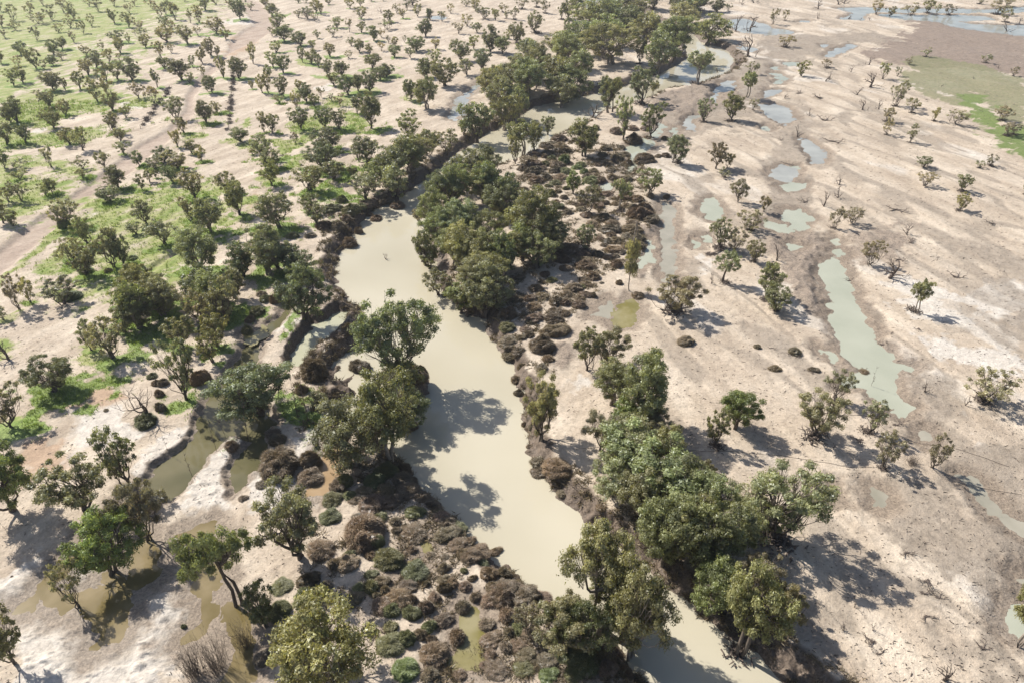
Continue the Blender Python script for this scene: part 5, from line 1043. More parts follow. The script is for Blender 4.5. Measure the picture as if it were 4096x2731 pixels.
WATERS = [  # name, look, surface level, bank width, shoreline, islands
('river','big',-2.0,3.2,[(87.31,494.01),(88.52,459.39),(99.87,442.29),(103.33,421.19),(103.31,397.22),(109.53,386.12),(111.39,375.55),(110.07,354.0),(107.55,343.14),(100.01,327.89),(91.46,317.59),(79.88,304.92),(61.73,295.81),(56.94,285.85),(49.06,278.29),(41.67,272.24),(34.6,265.26),(28.34,255.34),(20.35,245.02),(14.34,234.43),(7.22,222.0),(1.68,212.97),(-7.62,206.0),(-15.55,202.29),(-21.1,193.45),(-24.22,179.91),(-21.28,159.1),(-18.65,148.76),(-17.86,140.22),(-15.4,129.14),(-8.06,121.29),(-5.53,119.43),(-5.14,115.84),(-2.84,110.56),(-1.93,106.88),(0.0,104.62),(0.39,97.04),(2.12,96.16),(1.75,92.03),(1.84,87.34),(2.62,81.7),(3.86,75.85),(5.57,73.11),(7.14,70.48),(9.52,67.8),(12.17,64.6),(14.99,61.57),(17.32,58.69),(19.07,56.29),(23.4,51.78),(27.69,47.35),(30.16,44.59),(33.22,40.78),(36.9,36.53),(43.59,27.96),(51.28,15.48),(33.27,15.48),(24.43,27.96),(19.85,36.08),(14.99,42.04),(13.81,44.32),(13.78,46.28),(11.99,48.84),(8.73,50.86),(7.16,51.78),(4.22,53.99),(1.72,55.96),(0.0,57.31),(-3.47,60.98),(-6.18,63.45),(-7.84,65.39),(-8.73,67.39),(-10.35,67.8),(-11.47,69.63),(-12.94,71.35),(-14.7,73.56),(-16.17,76.32),(-18.38,79.99),(-21.89,83.15),(-26.17,86.89),(-29.61,90.39),(-28.44,92.15),(-28.26,93.94),(-29.37,97.68),(-29.41,101.2),(-30.04,100.27),(-31.72,98.7),(-33.21,98.96),(-34.52,102.69),(-33.74,105.18),(-32.75,106.45),(-30.13,110.41),(-30.58,114.25),(-29.96,118.27),(-30.67,120.78),(-33.31,125.13),(-36.5,128.4),(-39.42,134.12),(-41.08,139.17),(-42.56,145.61),(-41.58,149.45),(-41.39,156.6),(-39.71,164.27),(-39.69,170.55),(-36.49,177.8),(-31.86,183.94),(-26.1,197.97),(-23.9,202.65),(-22.33,207.9),(-17.71,221.16),(-8.66,241.57),(0.0,256.95),(8.62,275.23),(24.91,285.85),(49.07,306.37),(61.1,319.91),(66.12,326.27),(73.58,336.21),(86.48,358.71),(92.46,387.2),(90.24,406.51),(82.43,431.51),(81.79,459.39)],[[(-24.02,101.47),(-22.73,103.78),(-18.09,102.82),(-15.11,97.55),(-15.38,92.62),(-17.77,90.27),(-20.65,92.03),(-22.92,96.92)],[(-34.21,102.42),(-33.16,103.23),(-32.39,102.69),(-33.08,101.34),(-33.86,100.8)],[(104.01,343.14),(108.37,348.5),(111.66,346.7),(107.1,336.21),(102.52,332.84)]]),
('creek','creek',-0.5,1.3,[(-47.34,122.69),(-47.62,118.76),(-49.21,115.0),(-50.44,111.87),(-50.98,108.7),(-51.35,107.23),(-51.34,100.95),(-52.1,95.15),(-52.63,90.93),(-52.62,86.95),(-51.75,83.71),(-51.17,81.63),(-53.0,77.18),(-54.37,74.83),(-54.95,71.95),(-53.75,69.96),(-52.65,68.61),(-49.32,68.52),(-48.62,71.25),(-47.9,74.83),(-47.95,77.66),(-46.77,79.12),(-46.15,80.92),(-45.8,82.35),(-44.6,82.56),(-42.11,80.72),(-42.36,78.92),(-42.69,76.8),(-42.65,74.28),(-42.09,72.04),(-40.96,69.45),(-40.68,70.73),(-39.76,72.48),(-40.2,74.28),(-39.01,74.74),(-38.58,76.61),(-38.89,79.52),(-40.19,84.13),(-38.63,85.2),(-41.78,88.52),(-43.6,89.66),(-44.36,88.52),(-45.28,87.95),(-46.25,90.23),(-44.7,91.99),(-45.48,96.28),(-46.83,100.15),(-47.86,105.65),(-48.57,108.55),(-47.85,111.87),(-46.14,116.62),(-46.06,121.31)],[]),
('backwater','back',-1.5,1.5,[(-34.15,122.56),(-36.56,122.22),(-38.44,118.33),(-40.94,117.5),(-40.99,115.88),(-41.33,110.89),(-42.13,108.36),(-42.05,103.39),(-41.19,102.29),(-38.98,101.62),(-38.78,105.06),(-37.71,109.39),(-35.74,110.89),(-35.34,114.29),(-33.94,119.16)],[]),
('pond','p',-0.12,1.0,[(75.54,143.9),(76.22,141.72),(76.71,138.53),(76.25,134.95),(74.64,131.02),(73.47,125.88),(72.69,120.16),(72.34,115.2),(70.59,108.72),(71.28,106.52),(71.48,103.34),(71.14,101.29),(73.62,100.62),(72.59,99.29),(70.1,98.64),(67.99,95.76),(67.33,92.7),(67.58,90.04),(66.28,86.93),(64.28,86.93),(64.21,89.18),(62.81,90.62),(62.13,91.21),(63.18,93.6),(61.59,93.91),(58.78,94.52),(58.82,96.08),(59.91,98.31),(62.47,98.8),(63.86,99.29),(63.1,101.29),(62.19,104.04),(62.56,106.52),(63.01,108.72),(63.59,111.28),(64.68,115.2),(65.8,121.02),(67.77,123.19),(67.29,126.79),(68.11,131.5),(69.95,136.47),(71.81,140.11),(73.52,140.64)],[]),
('puddle','a',-0.05,0.9,[(-55.14,68.86),(-56.16,67.0),(-56.17,66.04),(-57.25,65.4),(-55.8,64.62),(-54.67,63.84),(-53.81,64.62),(-52.49,65.4),(-53.23,67.41)],[]),
('puddle','a',-0.054,0.9,[(-58.05,62.74),(-56.85,62.74),(-56.14,61.61),(-56.79,61.43)],[]),
('puddle','a',-0.058,0.9,[(-50.07,62.36),(-49.49,60.7),(-47.16,57.68),(-46.36,56.49),(-46.76,54.18),(-47.24,53.7),(-48.72,54.5),(-49.63,56.49),(-49.51,57.17),(-50.85,59.79),(-50.38,60.7)],[]),
('puddle','a',-0.062,0.9,[(-52.44,54.99),(-50.96,54.83),(-48.39,52.9),(-47.33,50.89),(-47.31,49.69),(-46.63,48.52),(-46.87,46.81),(-47.45,46.67),(-48.05,47.37),(-48.77,45.43),(-49.16,45.7),(-49.16,47.52),(-51.63,49.54),(-51.2,50.29),(-51.4,52.59),(-51.02,53.22)],[]),
('puddle','a',-0.066,0.9,[(-58.22,57.68),(-59.14,57.0),(-59.59,54.5),(-60.02,52.59),(-59.02,52.74),(-58.94,54.34),(-58.6,55.49)],[]),
('puddle','a',-0.07,0.9,[(-58.66,52.12),(-57.34,52.43),(-56.01,52.51),(-55.58,51.96),(-54.74,50.89),(-55.49,50.29),(-56.66,51.19)],[]),
('puddle','a',-0.074,0.9,[(-59.94,51.5),(-60.75,51.04),(-60.89,50.14),(-59.77,50.29)],[]),
('puddle','a',-0.078,0.9,[(-54.19,52.43),(-52.1,52.9),(-51.78,50.89),(-52.7,50.59)],[]),
('puddle','a',-0.082,0.9,[(-41.95,63.5),(-43.62,63.11),(-44.98,61.99),(-44.26,60.51),(-42.19,58.2),(-42.84,61.06),(-41.99,62.36)],[]),
('puddle','a',-0.051,0.9,[(-40.36,57.17),(-38.17,55.82),(-37.51,54.34),(-37.88,53.06),(-38.05,51.65),(-38.78,52.9),(-40.12,53.54),(-40.73,55.49)],[]),
('puddle','a',-0.055,0.9,[(-37.99,51.5),(-36.64,50.74),(-36.34,49.54),(-37.06,48.96),(-37.17,46.81),(-38.71,46.12),(-38.7,47.09),(-37.37,49.1),(-37.73,50.44)],[]),
('puddle','a',-0.059,0.9,[(-35.18,51.19),(-32.67,49.69),(-30.7,44.76),(-29.96,40.89),(-32.87,40.89),(-31.68,42.79),(-32.44,45.43),(-34.68,48.96)],[]),
('puddle','o',-0.063,0.9,[(-5.3,51.35),(-4.06,50.74),(-4.09,48.23),(-3.66,47.09),(-4.09,45.03),(-3.4,43.43),(-4.5,43.04),(-6.82,42.4),(-6.94,44.09),(-5.76,45.43),(-5.5,47.52),(-5.97,48.96)],[]),
('puddle','o',-0.067,0.9,[(-12.17,61.06),(-10.86,59.79),(-10.95,59.26),(-11.76,59.97)],[]),
('puddle','o',-0.071,0.9,[(-14.37,57.51),(-12.97,57.86),(-11.59,57.0),(-12.37,56.32),(-13.95,56.49)],[]),
('puddle','m',-0.075,0.9,[(-29.23,78.35),(-27.52,78.35),(-26.63,75.72),(-27.48,75.03),(-27.04,72.98),(-27.77,71.87),(-27.43,70.34),(-28.51,69.49),(-29.84,69.7),(-29.45,71.43),(-28.62,72.75),(-28.64,75.72)],[]),
('puddle','o',-0.079,0.9,[(6.93,45.98),(8.2,45.84),(10.33,44.22),(9.31,44.09),(8.85,44.62),(7.1,44.89)],[]),
('puddle','p',-0.083,0.9,[(58.9,106.16),(60.07,105.45),(60.69,103.34),(59.95,101.97),(59.06,103.34)],[]),
('puddle','p',-0.052,0.9,[(67.09,150.15),(69.08,151.34),(69.86,148.99),(67.96,147.26)],[]),
('puddle','p',-0.056,0.9,[(76.62,146.69),(78.89,147.83),(79.29,145.56),(76.93,144.17)],[]),
('puddle','p',-0.06,0.9,[(78.33,152.53),(80.15,153.74),(80.54,151.34),(78.75,150.15)],[]),
('puddle','p',-0.064,0.9,[(73.39,170.87),(76.26,171.59),(77.36,168.05),(78.39,165.3),(76.3,162.62),(73.91,157.45),(72.26,157.45),(71.79,162.62),(71.14,166.67)],[]),
('puddle','p',-0.068,0.9,[(65.45,163.95),(69.96,161.31),(71.04,158.72),(68.55,156.2),(66.42,158.09),(64.25,160.01)],[]),
('puddle','p',-0.072,0.9,[(77.39,187.76),(81.05,190.27),(84.87,190.27),(84.93,187.76),(81.91,184.5),(77.93,183.7)],[]),
('puddle','b',-0.076,0.9,[(77.78,198.11),(83.46,205.51),(85.94,199.92),(83.78,194.56),(80.06,191.12),(78.06,192.83)],[]),
('puddle','p',-0.08,0.9,[(51.96,174.5),(55.12,179.01),(56.0,175.24),(56.14,168.75),(53.34,163.29),(50.86,165.98),(50.51,169.45)],[]),
('puddle','p',-0.084,0.9,[(44.91,151.93),(46.37,151.34),(46.23,149.57),(44.65,148.41)],[]),
('puddle','p',-0.053,0.9,[(47.07,155.58),(49.37,154.96),(47.85,151.93)],[]),
('puddle','w',-0.057,0.9,[(41.24,175.98),(42.77,173.03),(43.54,169.45),(41.38,161.31),(39.25,148.99),(37.35,138.01),(35.35,131.5),(34.0,131.99),(34.86,138.01),(36.88,148.99),(38.86,161.31)],[]),
('puddle','p',-0.061,0.9,[(33.51,152.53),(33.79,147.83),(33.49,140.11),(31.39,141.18),(28.89,138.01),(28.96,140.11),(30.04,143.9),(32.2,146.13)],[]),
('puddle','o',-0.065,0.9,[(25.38,124.08),(26.07,121.02),(23.66,115.2),(21.37,114.4),(21.17,118.06),(22.79,121.88)],[]),
('puddle','w',-0.069,0.9,[(20.71,123.63),(21.33,119.31),(19.02,116.82),(16.49,118.06),(18.14,121.02)],[]),
('puddle','p',-0.073,0.9,[(26.72,187.76),(28.58,190.27),(28.19,186.94),(25.0,180.55),(24.55,182.12)],[]),
('puddle','p',-0.077,0.9,[(38.01,221.51),(44.43,230.39),(47.19,227.0),(43.61,216.24),(39.83,212.16),(35.91,197.03),(34.61,197.03),(37.47,210.17)],[]),
('puddle','b',-0.081,0.9,[(90.15,304.15),(96.27,307.84),(92.44,293.53),(89.29,288.46),(84.83,288.46),(78.74,272.57),(80.19,280.32),(84.32,291.83)],[]),
('puddle','b',-0.085,0.9,[(64.08,255.35),(71.16,258.09),(65.45,248.71),(63.26,238.65),(60.98,238.65)],[]),
('puddle','p',-0.054,0.9,[(53.0,247.41),(53.81,241.1),(50.02,232.71),(47.57,229.25),(48.16,232.71),(50.69,238.65)],[]),
('puddle','p',-0.058,0.9,[(56.74,242.34),(57.65,241.1),(55.77,231.55),(55.1,233.88)],[]),
('puddle','b',-0.062,0.9,[(130.66,451.07),(142.62,458.46),(150.77,436.92),(145.71,410.87),(134.78,410.87),(128.35,413.97),(127.37,433.5)],[]),
('puddle','b',-0.066,0.9,[(118.22,379.28),(125.85,368.83),(119.98,363.8),(116.62,371.39)],[]),
('puddle','b',-0.07,0.9,[(146.46,426.81),(154.19,423.53),(160.8,415.54),(153.72,410.87),(139.72,404.78)],[]),
('puddle','p',-0.074,0.9,[(128.74,340.33),(135.81,341.44),(134.43,335.95),(128.47,334.87)],[]),
('puddle','p',-0.078,0.9,[(118.53,330.61),(122.21,332.73),(123.03,327.48),(119.72,326.45)],[]),
('puddle','p',-0.082,0.9,[(116.64,321.37),(120.56,318.38),(120.25,314.48),(117.2,315.45)],[]),
('puddle','p',-0.086,0.9,[(115.5,313.13),(120.89,313.52),(118.07,307.84),(115.84,309.71)],[]),
('puddle','p',-0.055,0.9,[(113.06,306.91),(116.18,307.84),(115.86,303.24),(113.02,300.9)],[]),
('puddle','b',-0.059,0.9,[(106.58,293.53),(112.36,291.83),(106.13,283.53),(100.76,280.32)],[]),
('puddle','b',-0.063,0.9,[(96.25,271.06),(102.18,271.06),(105.31,265.17),(103.95,252.66),(97.78,244.86),(94.37,254.0),(94.89,263.73)],[]),
('puddle','p',-0.067,0.9,[(90.0,244.86),(91.93,239.87),(88.69,238.05)],[]),
('puddle','b',-0.071,0.9,[(161.2,381.97),(165.23,380.62),(160.47,373.99)],[]),
('puddle','b',-0.075,0.9,[(165.04,371.39),(177.13,381.97),(179.43,379.28),(167.44,366.3),(156.31,351.72),(152.96,354.08)],[]),
('puddle','b',-0.079,0.9,[(173.68,451.07),(181.6,451.07),(177.71,443.89),(171.45,444.6)],[]),
('puddle','b',-0.083,0.9,[(97.85,231.55),(99.57,227.0),(101.36,216.24),(97.59,206.28),(93.86,205.32),(95.73,216.24)],[]),
('puddle','p',-0.087,0.9,[(80.52,201.57),(84.95,203.9),(88.14,203.43),(86.22,198.83),(79.32,198.83)],[]),
('puddle','b',-0.056,0.9,[(212.5,496.75),(233.58,498.93),(251.1,494.6),(283.36,494.6),(309.61,490.33),(349.81,503.33),(336.37,482.0),(312.47,477.12),(281.98,475.91),(261.21,478.73),(246.91,477.92),(234.44,481.18),(224.34,473.91),(212.73,452.9),(199.61,456.59),(211.48,466.07),(217.71,477.92)],[]),
('puddle','b',-0.06,0.9,[(230.37,471.93),(241.59,473.91),(256.89,469.96),(280.17,469.96),(295.75,466.07),(294.85,452.9),(266.77,447.46),(273.65,438.64),(305.8,433.5),(283.97,398.86),(271.2,412.41),(256.25,430.13),(255.37,445.67),(237.69,451.07),(232.85,462.24)],[]),
('puddle','p',-0.064,0.9,[(199.61,456.59),(205.87,462.24),(216.95,456.59),(211.96,451.07)],[]),
('puddle','w',-0.068,0.9,[(66.78,83.15),(67.62,82.37),(66.98,81.09),(65.8,80.84)],[]),
('puddle','w',-0.072,0.9,[(52.91,70.34),(53.93,70.13),(53.38,67.82),(52.64,67.21),(51.95,67.41)],[]),
('puddle','w',-0.076,0.9,[(67.35,72.75),(69.91,72.09),(69.93,67.41),(69.6,65.8),(68.06,65.8),(67.89,69.92)],[]),
('puddle','p',-0.08,0.9,[(45.46,69.7),(47.22,70.56),(46.96,69.07),(45.46,68.44)],[]),
('puddle','w',-0.084,0.9,[(68.81,66.04),(72.23,64.07),(70.58,61.43),(69.37,63.11)],[]),
('puddle','w',-0.088,0.9,[(67.36,55.82),(65.12,55.16),(65.08,53.7),(65.93,53.54)],[]),
('puddle','p',-0.057,0.9,[(61.4,51.04),(62.94,51.35),(63.99,50.44),(62.16,47.52),(59.65,47.23),(60.07,49.25)],[]),
('puddle','b',-0.061,0.9,[(-10.75,317.4),(-8.2,311.6),(-10.37,304.15),(-15.87,291.83),(-17.95,280.32),(-18.8,265.17),(-18.3,256.72),(-21.86,250.01),(-23.75,254.0),(-22.34,262.3),(-21.67,277.18),(-18.13,291.83),(-14.57,304.15),(-13.11,315.45)],[]),
('puddle','b',-0.065,0.9,[(-50.42,466.07),(-43.01,466.85),(-40.02,454.74),(-48.73,455.48)],[]),
('puddle','b',-0.069,0.9,[(55.42,551.57),(64.13,551.57),(55.36,503.33),(50.19,494.6),(49.54,503.33)],[]),
('puddle','o',-0.073,0.9,[(-51.6,111.28),(-50.13,112.05),(-49.74,113.61),(-49.53,108.72),(-50.79,108.72)],[]),
]
GROUND = [  # cover, strength, edge softness, outline
('grass',0.3,14.0,[(-418.0,584.75),(-185.65,562.24),(-177.49,413.97),(-165.78,280.32),(-183.05,227.0)]),
('grass',0.75,14.0,[(-409.65,584.75),(-317.76,584.75),(-258.17,562.24),(-206.55,541.26),(-204.99,486.13),(-224.43,482.0),(-216.93,426.81),(-226.49,379.28),(-246.06,373.99),(-256.53,363.8),(-261.19,354.08)]),
('grass',0.6,8.0,[(-267.44,363.8),(-246.06,373.99),(-220.71,354.08),(-208.38,344.81),(-213.21,327.48),(-196.28,280.32),(-203.96,265.17)]),
('grass',1.0,4.0,[(-195.41,280.32),(-184.12,286.8),(-170.9,283.53),(-162.37,265.17),(-164.52,256.72),(-160.22,238.65),(-169.26,241.1),(-175.02,241.1),(-184.63,241.1),(-195.34,258.09),(-194.93,268.09)]),
('grass',0.8,5.0,[(-183.09,238.65),(-164.4,232.71),(-152.6,238.65),(-143.57,243.6),(-138.84,233.88),(-144.73,223.68),(-151.36,222.59),(-167.66,214.18)]),
('grass',0.7,6.0,[(-183.7,293.53),(-173.0,304.15),(-147.8,277.18),(-143.18,283.53),(-136.58,271.06),(-142.88,268.09),(-155.75,280.32),(-153.99,256.72),(-162.81,258.09)]),
('grass',0.5,7.0,[(-246.21,454.74),(-217.21,458.46),(-218.56,423.53),(-226.39,413.97),(-236.78,398.86),(-250.84,413.97)]),
('grass',0.5,7.0,[(-201.36,373.99),(-185.85,390.25),(-181.81,373.99),(-192.24,366.3)]),
('grass',1.0,2.0,[(-95.47,241.1),(-96.44,252.66),(-92.39,241.1),(-93.52,238.65)]),
('grass',0.6,4.0,[(-95.64,228.12),(-86.42,228.12),(-82.75,216.24),(-91.95,222.59)]),
('grass',0.9,3.0,[(-113.07,235.06),(-106.11,231.55),(-110.33,228.12)]),
('grass',1.0,3.0,[(-79.83,246.13),(-71.9,254.0),(-64.48,238.65),(-66.62,231.55),(-71.83,231.55),(-77.44,238.65)]),
('grass',1.0,2.5,[(-80.51,228.12),(-67.29,228.12),(-66.35,218.32),(-73.36,214.18),(-77.79,223.68)]),
('grass',1.0,3.0,[(-59.86,258.09),(-50.85,243.6),(-51.96,232.71),(-57.73,241.1)]),
('grass',0.9,3.0,[(-75.99,278.74),(-65.02,280.32),(-62.34,266.62),(-68.71,265.17)]),
('grass',1.0,3.0,[(-65.47,291.83),(-56.45,291.83),(-55.97,283.53),(-63.58,281.92)]),
('grass',0.8,3.0,[(-92.08,293.53),(-87.55,293.53),(-88.04,288.46)]),
('grass',0.9,3.0,[(-83.46,315.45),(-77.13,317.4),(-77.96,307.84)]),
('grass',0.7,4.0,[(-102.63,344.81),(-94.27,340.33),(-88.16,331.67),(-96.77,335.95)]),
('grass',0.8,3.0,[(-71.98,209.19),(-64.39,213.17),(-64.47,199.92),(-69.42,199.92)]),
('grass',0.7,3.0,[(-42.36,280.32),(-37.46,275.63),(-34.92,268.09),(-41.14,274.09)]),
('grass',1.0,1.5,[(-74.59,191.97),(-68.19,191.97),(-67.41,186.94),(-71.55,186.12)]),
('grass',0.8,2.0,[(-56.76,186.94),(-50.87,182.91),(-52.63,179.78),(-57.65,182.91)]),
('grass',0.9,2.0,[(-115.87,161.31),(-111.33,154.96),(-111.42,147.83),(-111.17,138.01),(-112.07,134.95),(-111.91,127.25),(-115.48,132.97),(-114.35,141.72),(-115.04,151.93)]),
('grass',0.9,2.0,[(-114.65,173.76),(-113.31,178.24),(-109.85,173.03),(-112.96,171.59)]),
('grass',0.8,2.0,[(-86.47,163.29),(-84.21,163.29),(-81.92,157.45),(-84.37,158.09)]),
('grass',0.7,3.0,[(-99.81,165.3),(-94.73,168.05),(-92.95,162.62),(-97.17,162.62)]),
('grass',0.8,2.5,[(-79.24,134.95),(-74.24,141.72),(-72.72,139.06),(-75.33,131.99)]),
('grass',0.8,2.0,[(-104.25,116.41),(-101.56,119.31),(-99.77,115.2),(-102.51,113.61)]),
('grass',0.7,3.0,[(-98.54,127.71),(-91.0,126.79),(-90.09,122.32),(-95.38,123.63)]),
('grass',0.7,3.0,[(-95.91,145.56),(-87.15,143.35),(-84.02,138.01),(-89.75,138.01)]),
('grass',0.6,3.0,[(-89.91,152.53),(-80.92,150.15),(-79.34,145.56),(-86.04,146.69)]),
('grass',0.6,3.0,[(-94.1,186.94),(-80.74,184.5),(-81.61,178.24),(-90.67,178.24)]),
('grass',0.8,2.5,[(-82.73,106.89),(-79.47,108.72),(-76.57,101.63),(-78.89,100.29)]),
('grass',0.8,1.5,[(-82.43,85.28),(-78.97,85.83),(-77.38,83.68),(-79.89,83.42)]),
('grass',0.7,1.5,[(-76.12,94.21),(-74.24,93.91),(-73.7,92.1),(-75.14,92.7)]),
('grass',0.6,3.0,[(-99.4,107.25),(-95.19,105.81),(-93.89,102.31),(-95.89,101.63)]),
('grass',0.55,5.0,[(-225.99,363.8),(-207.45,363.8),(-205.26,344.81),(-210.53,331.67)]),
('grass',0.62,10.0,[(-168.06,209.38),(-132.24,199.92),(-124.01,173.03),(-126.71,162.62),(-133.03,154.96)]),
('grass',0.55,10.0,[(-119.27,175.24),(-95.74,191.12),(-71.61,175.24),(-73.87,148.99),(-75.24,132.97),(-92.16,123.63),(-104.33,132.97)]),
('olive',0.9,8.0,[(192.26,349.39),(210.88,344.81),(226.61,307.84),(176.37,228.12),(176.33,248.71),(187.09,283.53),(172.23,280.32),(167.15,297.0)]),
('brown',1.0,10.0,[(246.07,454.74),(260.79,451.07),(269.61,420.3),(285.83,401.8),(224.29,304.15),(208.92,331.67),(183.76,331.67),(174.45,344.81),(175.25,358.88),(207.62,387.46)]),
('green2',0.85,7.0,[(182.69,280.32),(187.92,280.32),(178.61,256.72),(173.76,242.34),(176.55,237.45),(178.53,231.55),(163.82,208.21),(161.85,216.24),(163.15,228.12),(166.17,239.87),(170.21,254.0),(174.76,265.17)]),
('olive',0.7,3.0,[(171.36,280.32),(184.45,283.53),(174.76,265.17),(169.3,266.62)]),
('mud',0.8,8.0,[(55.0,283.53),(77.81,297.0),(96.38,315.45),(114.49,344.81),(124.9,344.81),(109.85,297.0),(102.46,280.32),(91.5,265.17),(78.39,232.71),(62.19,227.0),(52.75,216.24),(47.56,227.0)]),
('mud',0.7,8.0,[(137.02,401.8),(164.88,404.78),(198.76,413.97),(211.84,390.25),(202.18,381.97),(172.64,379.28),(150.14,349.39),(122.41,344.81)]),
('mud',0.5,8.0,[(100.32,280.32),(115.57,280.32),(108.69,238.65),(98.61,206.28),(87.59,199.92),(77.68,199.92)]),
('mud',0.7,5.0,[(77.38,205.51),(87.34,194.56),(78.34,161.31),(76.27,147.83),(71.05,140.11),(66.87,128.18),(65.37,119.31),(61.48,118.47),(63.55,138.01),(61.44,152.53)]),
('mud',0.6,4.0,[(108.06,148.99),(112.01,148.99),(118.74,140.64),(117.12,138.01),(109.88,140.64)]),
('mud',0.6,4.0,[(104.56,133.46),(109.96,133.95),(107.46,130.54),(103.87,130.54)]),
('mud',0.8,3.0,[(93.76,112.05),(97.77,115.6),(105.84,119.74),(100.49,108.72),(93.75,108.72)]),
('mud',0.5,6.0,[(85.09,114.01),(89.25,112.05),(91.65,108.72),(85.33,108.72)]),
('mud',0.6,6.0,[(70.25,98.97),(76.69,99.95),(81.24,97.35),(80.27,92.1),(73.79,83.68),(64.9,83.68),(66.08,88.04)]),
('mud',0.8,6.0,[(55.57,71.65),(58.1,69.49),(59.79,65.01),(65.15,65.01),(60.23,67.41),(57.51,69.92)]),
('mud',0.7,8.0,[(68.89,81.09),(81.63,78.6),(73.12,65.01),(63.62,65.01),(64.8,71.65)]),
('mud',0.8,7.0,[(52.58,66.04),(73.76,66.04),(65.93,53.54),(61.51,53.54),(57.9,55.82),(53.15,60.7)]),
('mud',0.6,7.0,[(55.79,55.82),(55.68,50.44),(57.99,47.52),(60.43,44.76),(57.86,40.65),(52.16,40.65),(52.68,46.12)]),
('mud',0.6,3.0,[(7.27,106.52),(13.06,108.72),(12.48,101.63),(8.41,97.35),(4.89,97.35)]),
('pale',0.9,5.0,[(82.58,130.54),(86.85,131.99),(91.91,130.06),(88.92,121.45),(90.96,119.31),(103.84,130.06),(111.63,129.12),(107.66,120.16),(98.01,116.01),(93.11,111.28),(89.89,113.22),(81.38,118.06)]),
('pale',0.8,5.0,[(77.26,109.46),(92.47,106.52),(96.05,101.63),(93.98,98.31),(86.08,98.97),(77.02,100.62)]),
('pale',0.8,4.0,[(43.16,141.72),(47.62,143.35),(47.32,138.01),(43.63,132.97),(40.78,135.46)]),
('pale',0.7,5.0,[(9.85,98.31),(12.86,98.97),(16.38,95.14),(9.32,90.33)]),
('pale',0.8,2.0,[(76.11,88.61),(74.32,83.68),(74.32,79.58),(73.01,79.09),(73.79,83.68)]),
('pale',0.9,3.0,[(-152.68,271.06),(-150.97,275.63),(-142.09,271.06),(-140.93,263.73),(-147.81,265.17)]),
('pale',0.9,2.0,[(-167.84,238.65),(-163.8,242.34),(-161.83,237.45),(-163.28,232.71)]),
('pale',0.9,3.0,[(-225.16,366.3),(-218.13,373.99),(-216.1,376.62),(-218.36,363.8)]),
('pale',0.8,4.0,[(-112.61,168.05),(-109.15,171.59),(-102.44,166.67),(-103.56,161.31),(-104.44,157.45)]),
('pale',0.8,3.0,[(-80.8,291.83),(-77.3,300.54),(-73.22,290.13),(-76.21,283.53)]),
('pale',1.0,5.0,[(-66.83,55.16),(-57.41,57.51),(-45.23,55.82),(-38.74,53.54),(-36.79,48.23),(-39.31,44.76),(-38.85,40.65),(-49.76,40.65),(-55.27,46.12),(-64.64,51.65)]),
('pale',1.0,4.0,[(-53.41,81.09),(-51.11,82.37),(-50.02,78.6),(-53.65,73.88),(-54.73,71.87),(-56.12,73.88),(-55.15,78.6)]),
('pale',1.0,3.0,[(-48.71,67.82),(-45.92,80.58),(-42.26,81.09),(-41.25,77.38),(-41.73,72.75),(-40.25,66.04),(-47.98,66.04)]),
('pale',0.7,3.0,[(-48.81,110.52),(-46.52,121.02),(-40.58,115.2),(-41.11,108.72)]),
('pale',0.7,4.0,[(-75.14,87.76),(-63.88,89.18),(-61.08,81.09),(-68.49,78.6)]),
('pale',0.9,3.0,[(-36.26,81.6),(-31.24,81.09),(-32.7,78.6),(-32.27,76.19),(-33.99,79.58)]),
('pale',0.6,3.0,[(-39.96,75.03),(-37.47,75.03),(-32.42,71.65),(-27.87,69.49),(-30.17,66.04),(-37.13,66.04)]),
('pale',0.6,5.0,[(-174.53,447.46),(-162.16,462.24),(-154.16,447.46),(-149.85,433.5),(-169.01,433.5)]),
('tan',0.8,4.0,[(-76.33,88.61),(-73.33,95.14),(-67.26,94.52),(-66.52,92.1),(-69.78,88.04)]),
('tan',0.8,4.0,[(-75.48,77.38),(-71.96,80.58),(-70.09,77.14),(-71.31,71.65)]),
('tan',0.6,5.0,[(-151.03,398.86),(-149.85,433.5),(-133.1,379.28),(-138.12,344.81)]),
('tan',0.5,4.0,[(-75.71,189.43),(-71.3,185.31),(-66.27,166.67),(-68.35,165.98)]),
('tan',0.7,3.0,[(-70.9,122.32),(-67.64,124.53),(-64.87,118.47),(-67.23,116.01)]),
('thicket',0.9,1.0,[(-5.17,194.56),(10.94,226.1),(33.08,228.35),(41.28,199.92),(37.5,168.05),(32.67,148.99),(24.9,138.01),(16.11,123.63),(11.45,116.01),(8.02,109.02),(0.84,108.72),(-2.22,117.23),(-1.94,132.97),(2.63,148.99),(-2.98,175.24)]),
('thicket',0.42,1.0,[(-27.24,64.07),(-10.08,66.04),(-6.87,64.07),(-0.01,55.16),(-0.01,41.29),(-16.51,41.29),(-24.47,48.96),(-27.81,56.83)]),
('thicket',0.6,1.0,[(-38.27,104.04),(-27.33,102.31),(-22.7,76.19),(-14.61,71.65),(-10.08,66.04),(-27.08,66.04),(-27.74,76.19),(-34.03,81.09),(-38.59,95.14)]),
('thicket',0.6,1.0,[(-0.14,52.59),(6.7,50.44),(10.2,45.43),(13.49,43.43),(13.43,41.29),(-0.12,41.29)]),
('thicket',0.5,1.0,[(-49.75,164.63),(-40.27,175.24),(-39.0,158.72),(-40.88,148.99),(-46.15,148.99)]),
('thicket',0.6,1.0,[(-0.84,107.61),(8.42,108.72),(7.88,98.31),(3.81,93.3),(-0.39,97.35)]),
('rough',1.0,3.0,[(59.98,286.8),(89.66,307.84),(94.69,291.83),(91.08,271.06),(63.64,251.33),(54.07,265.17)]),
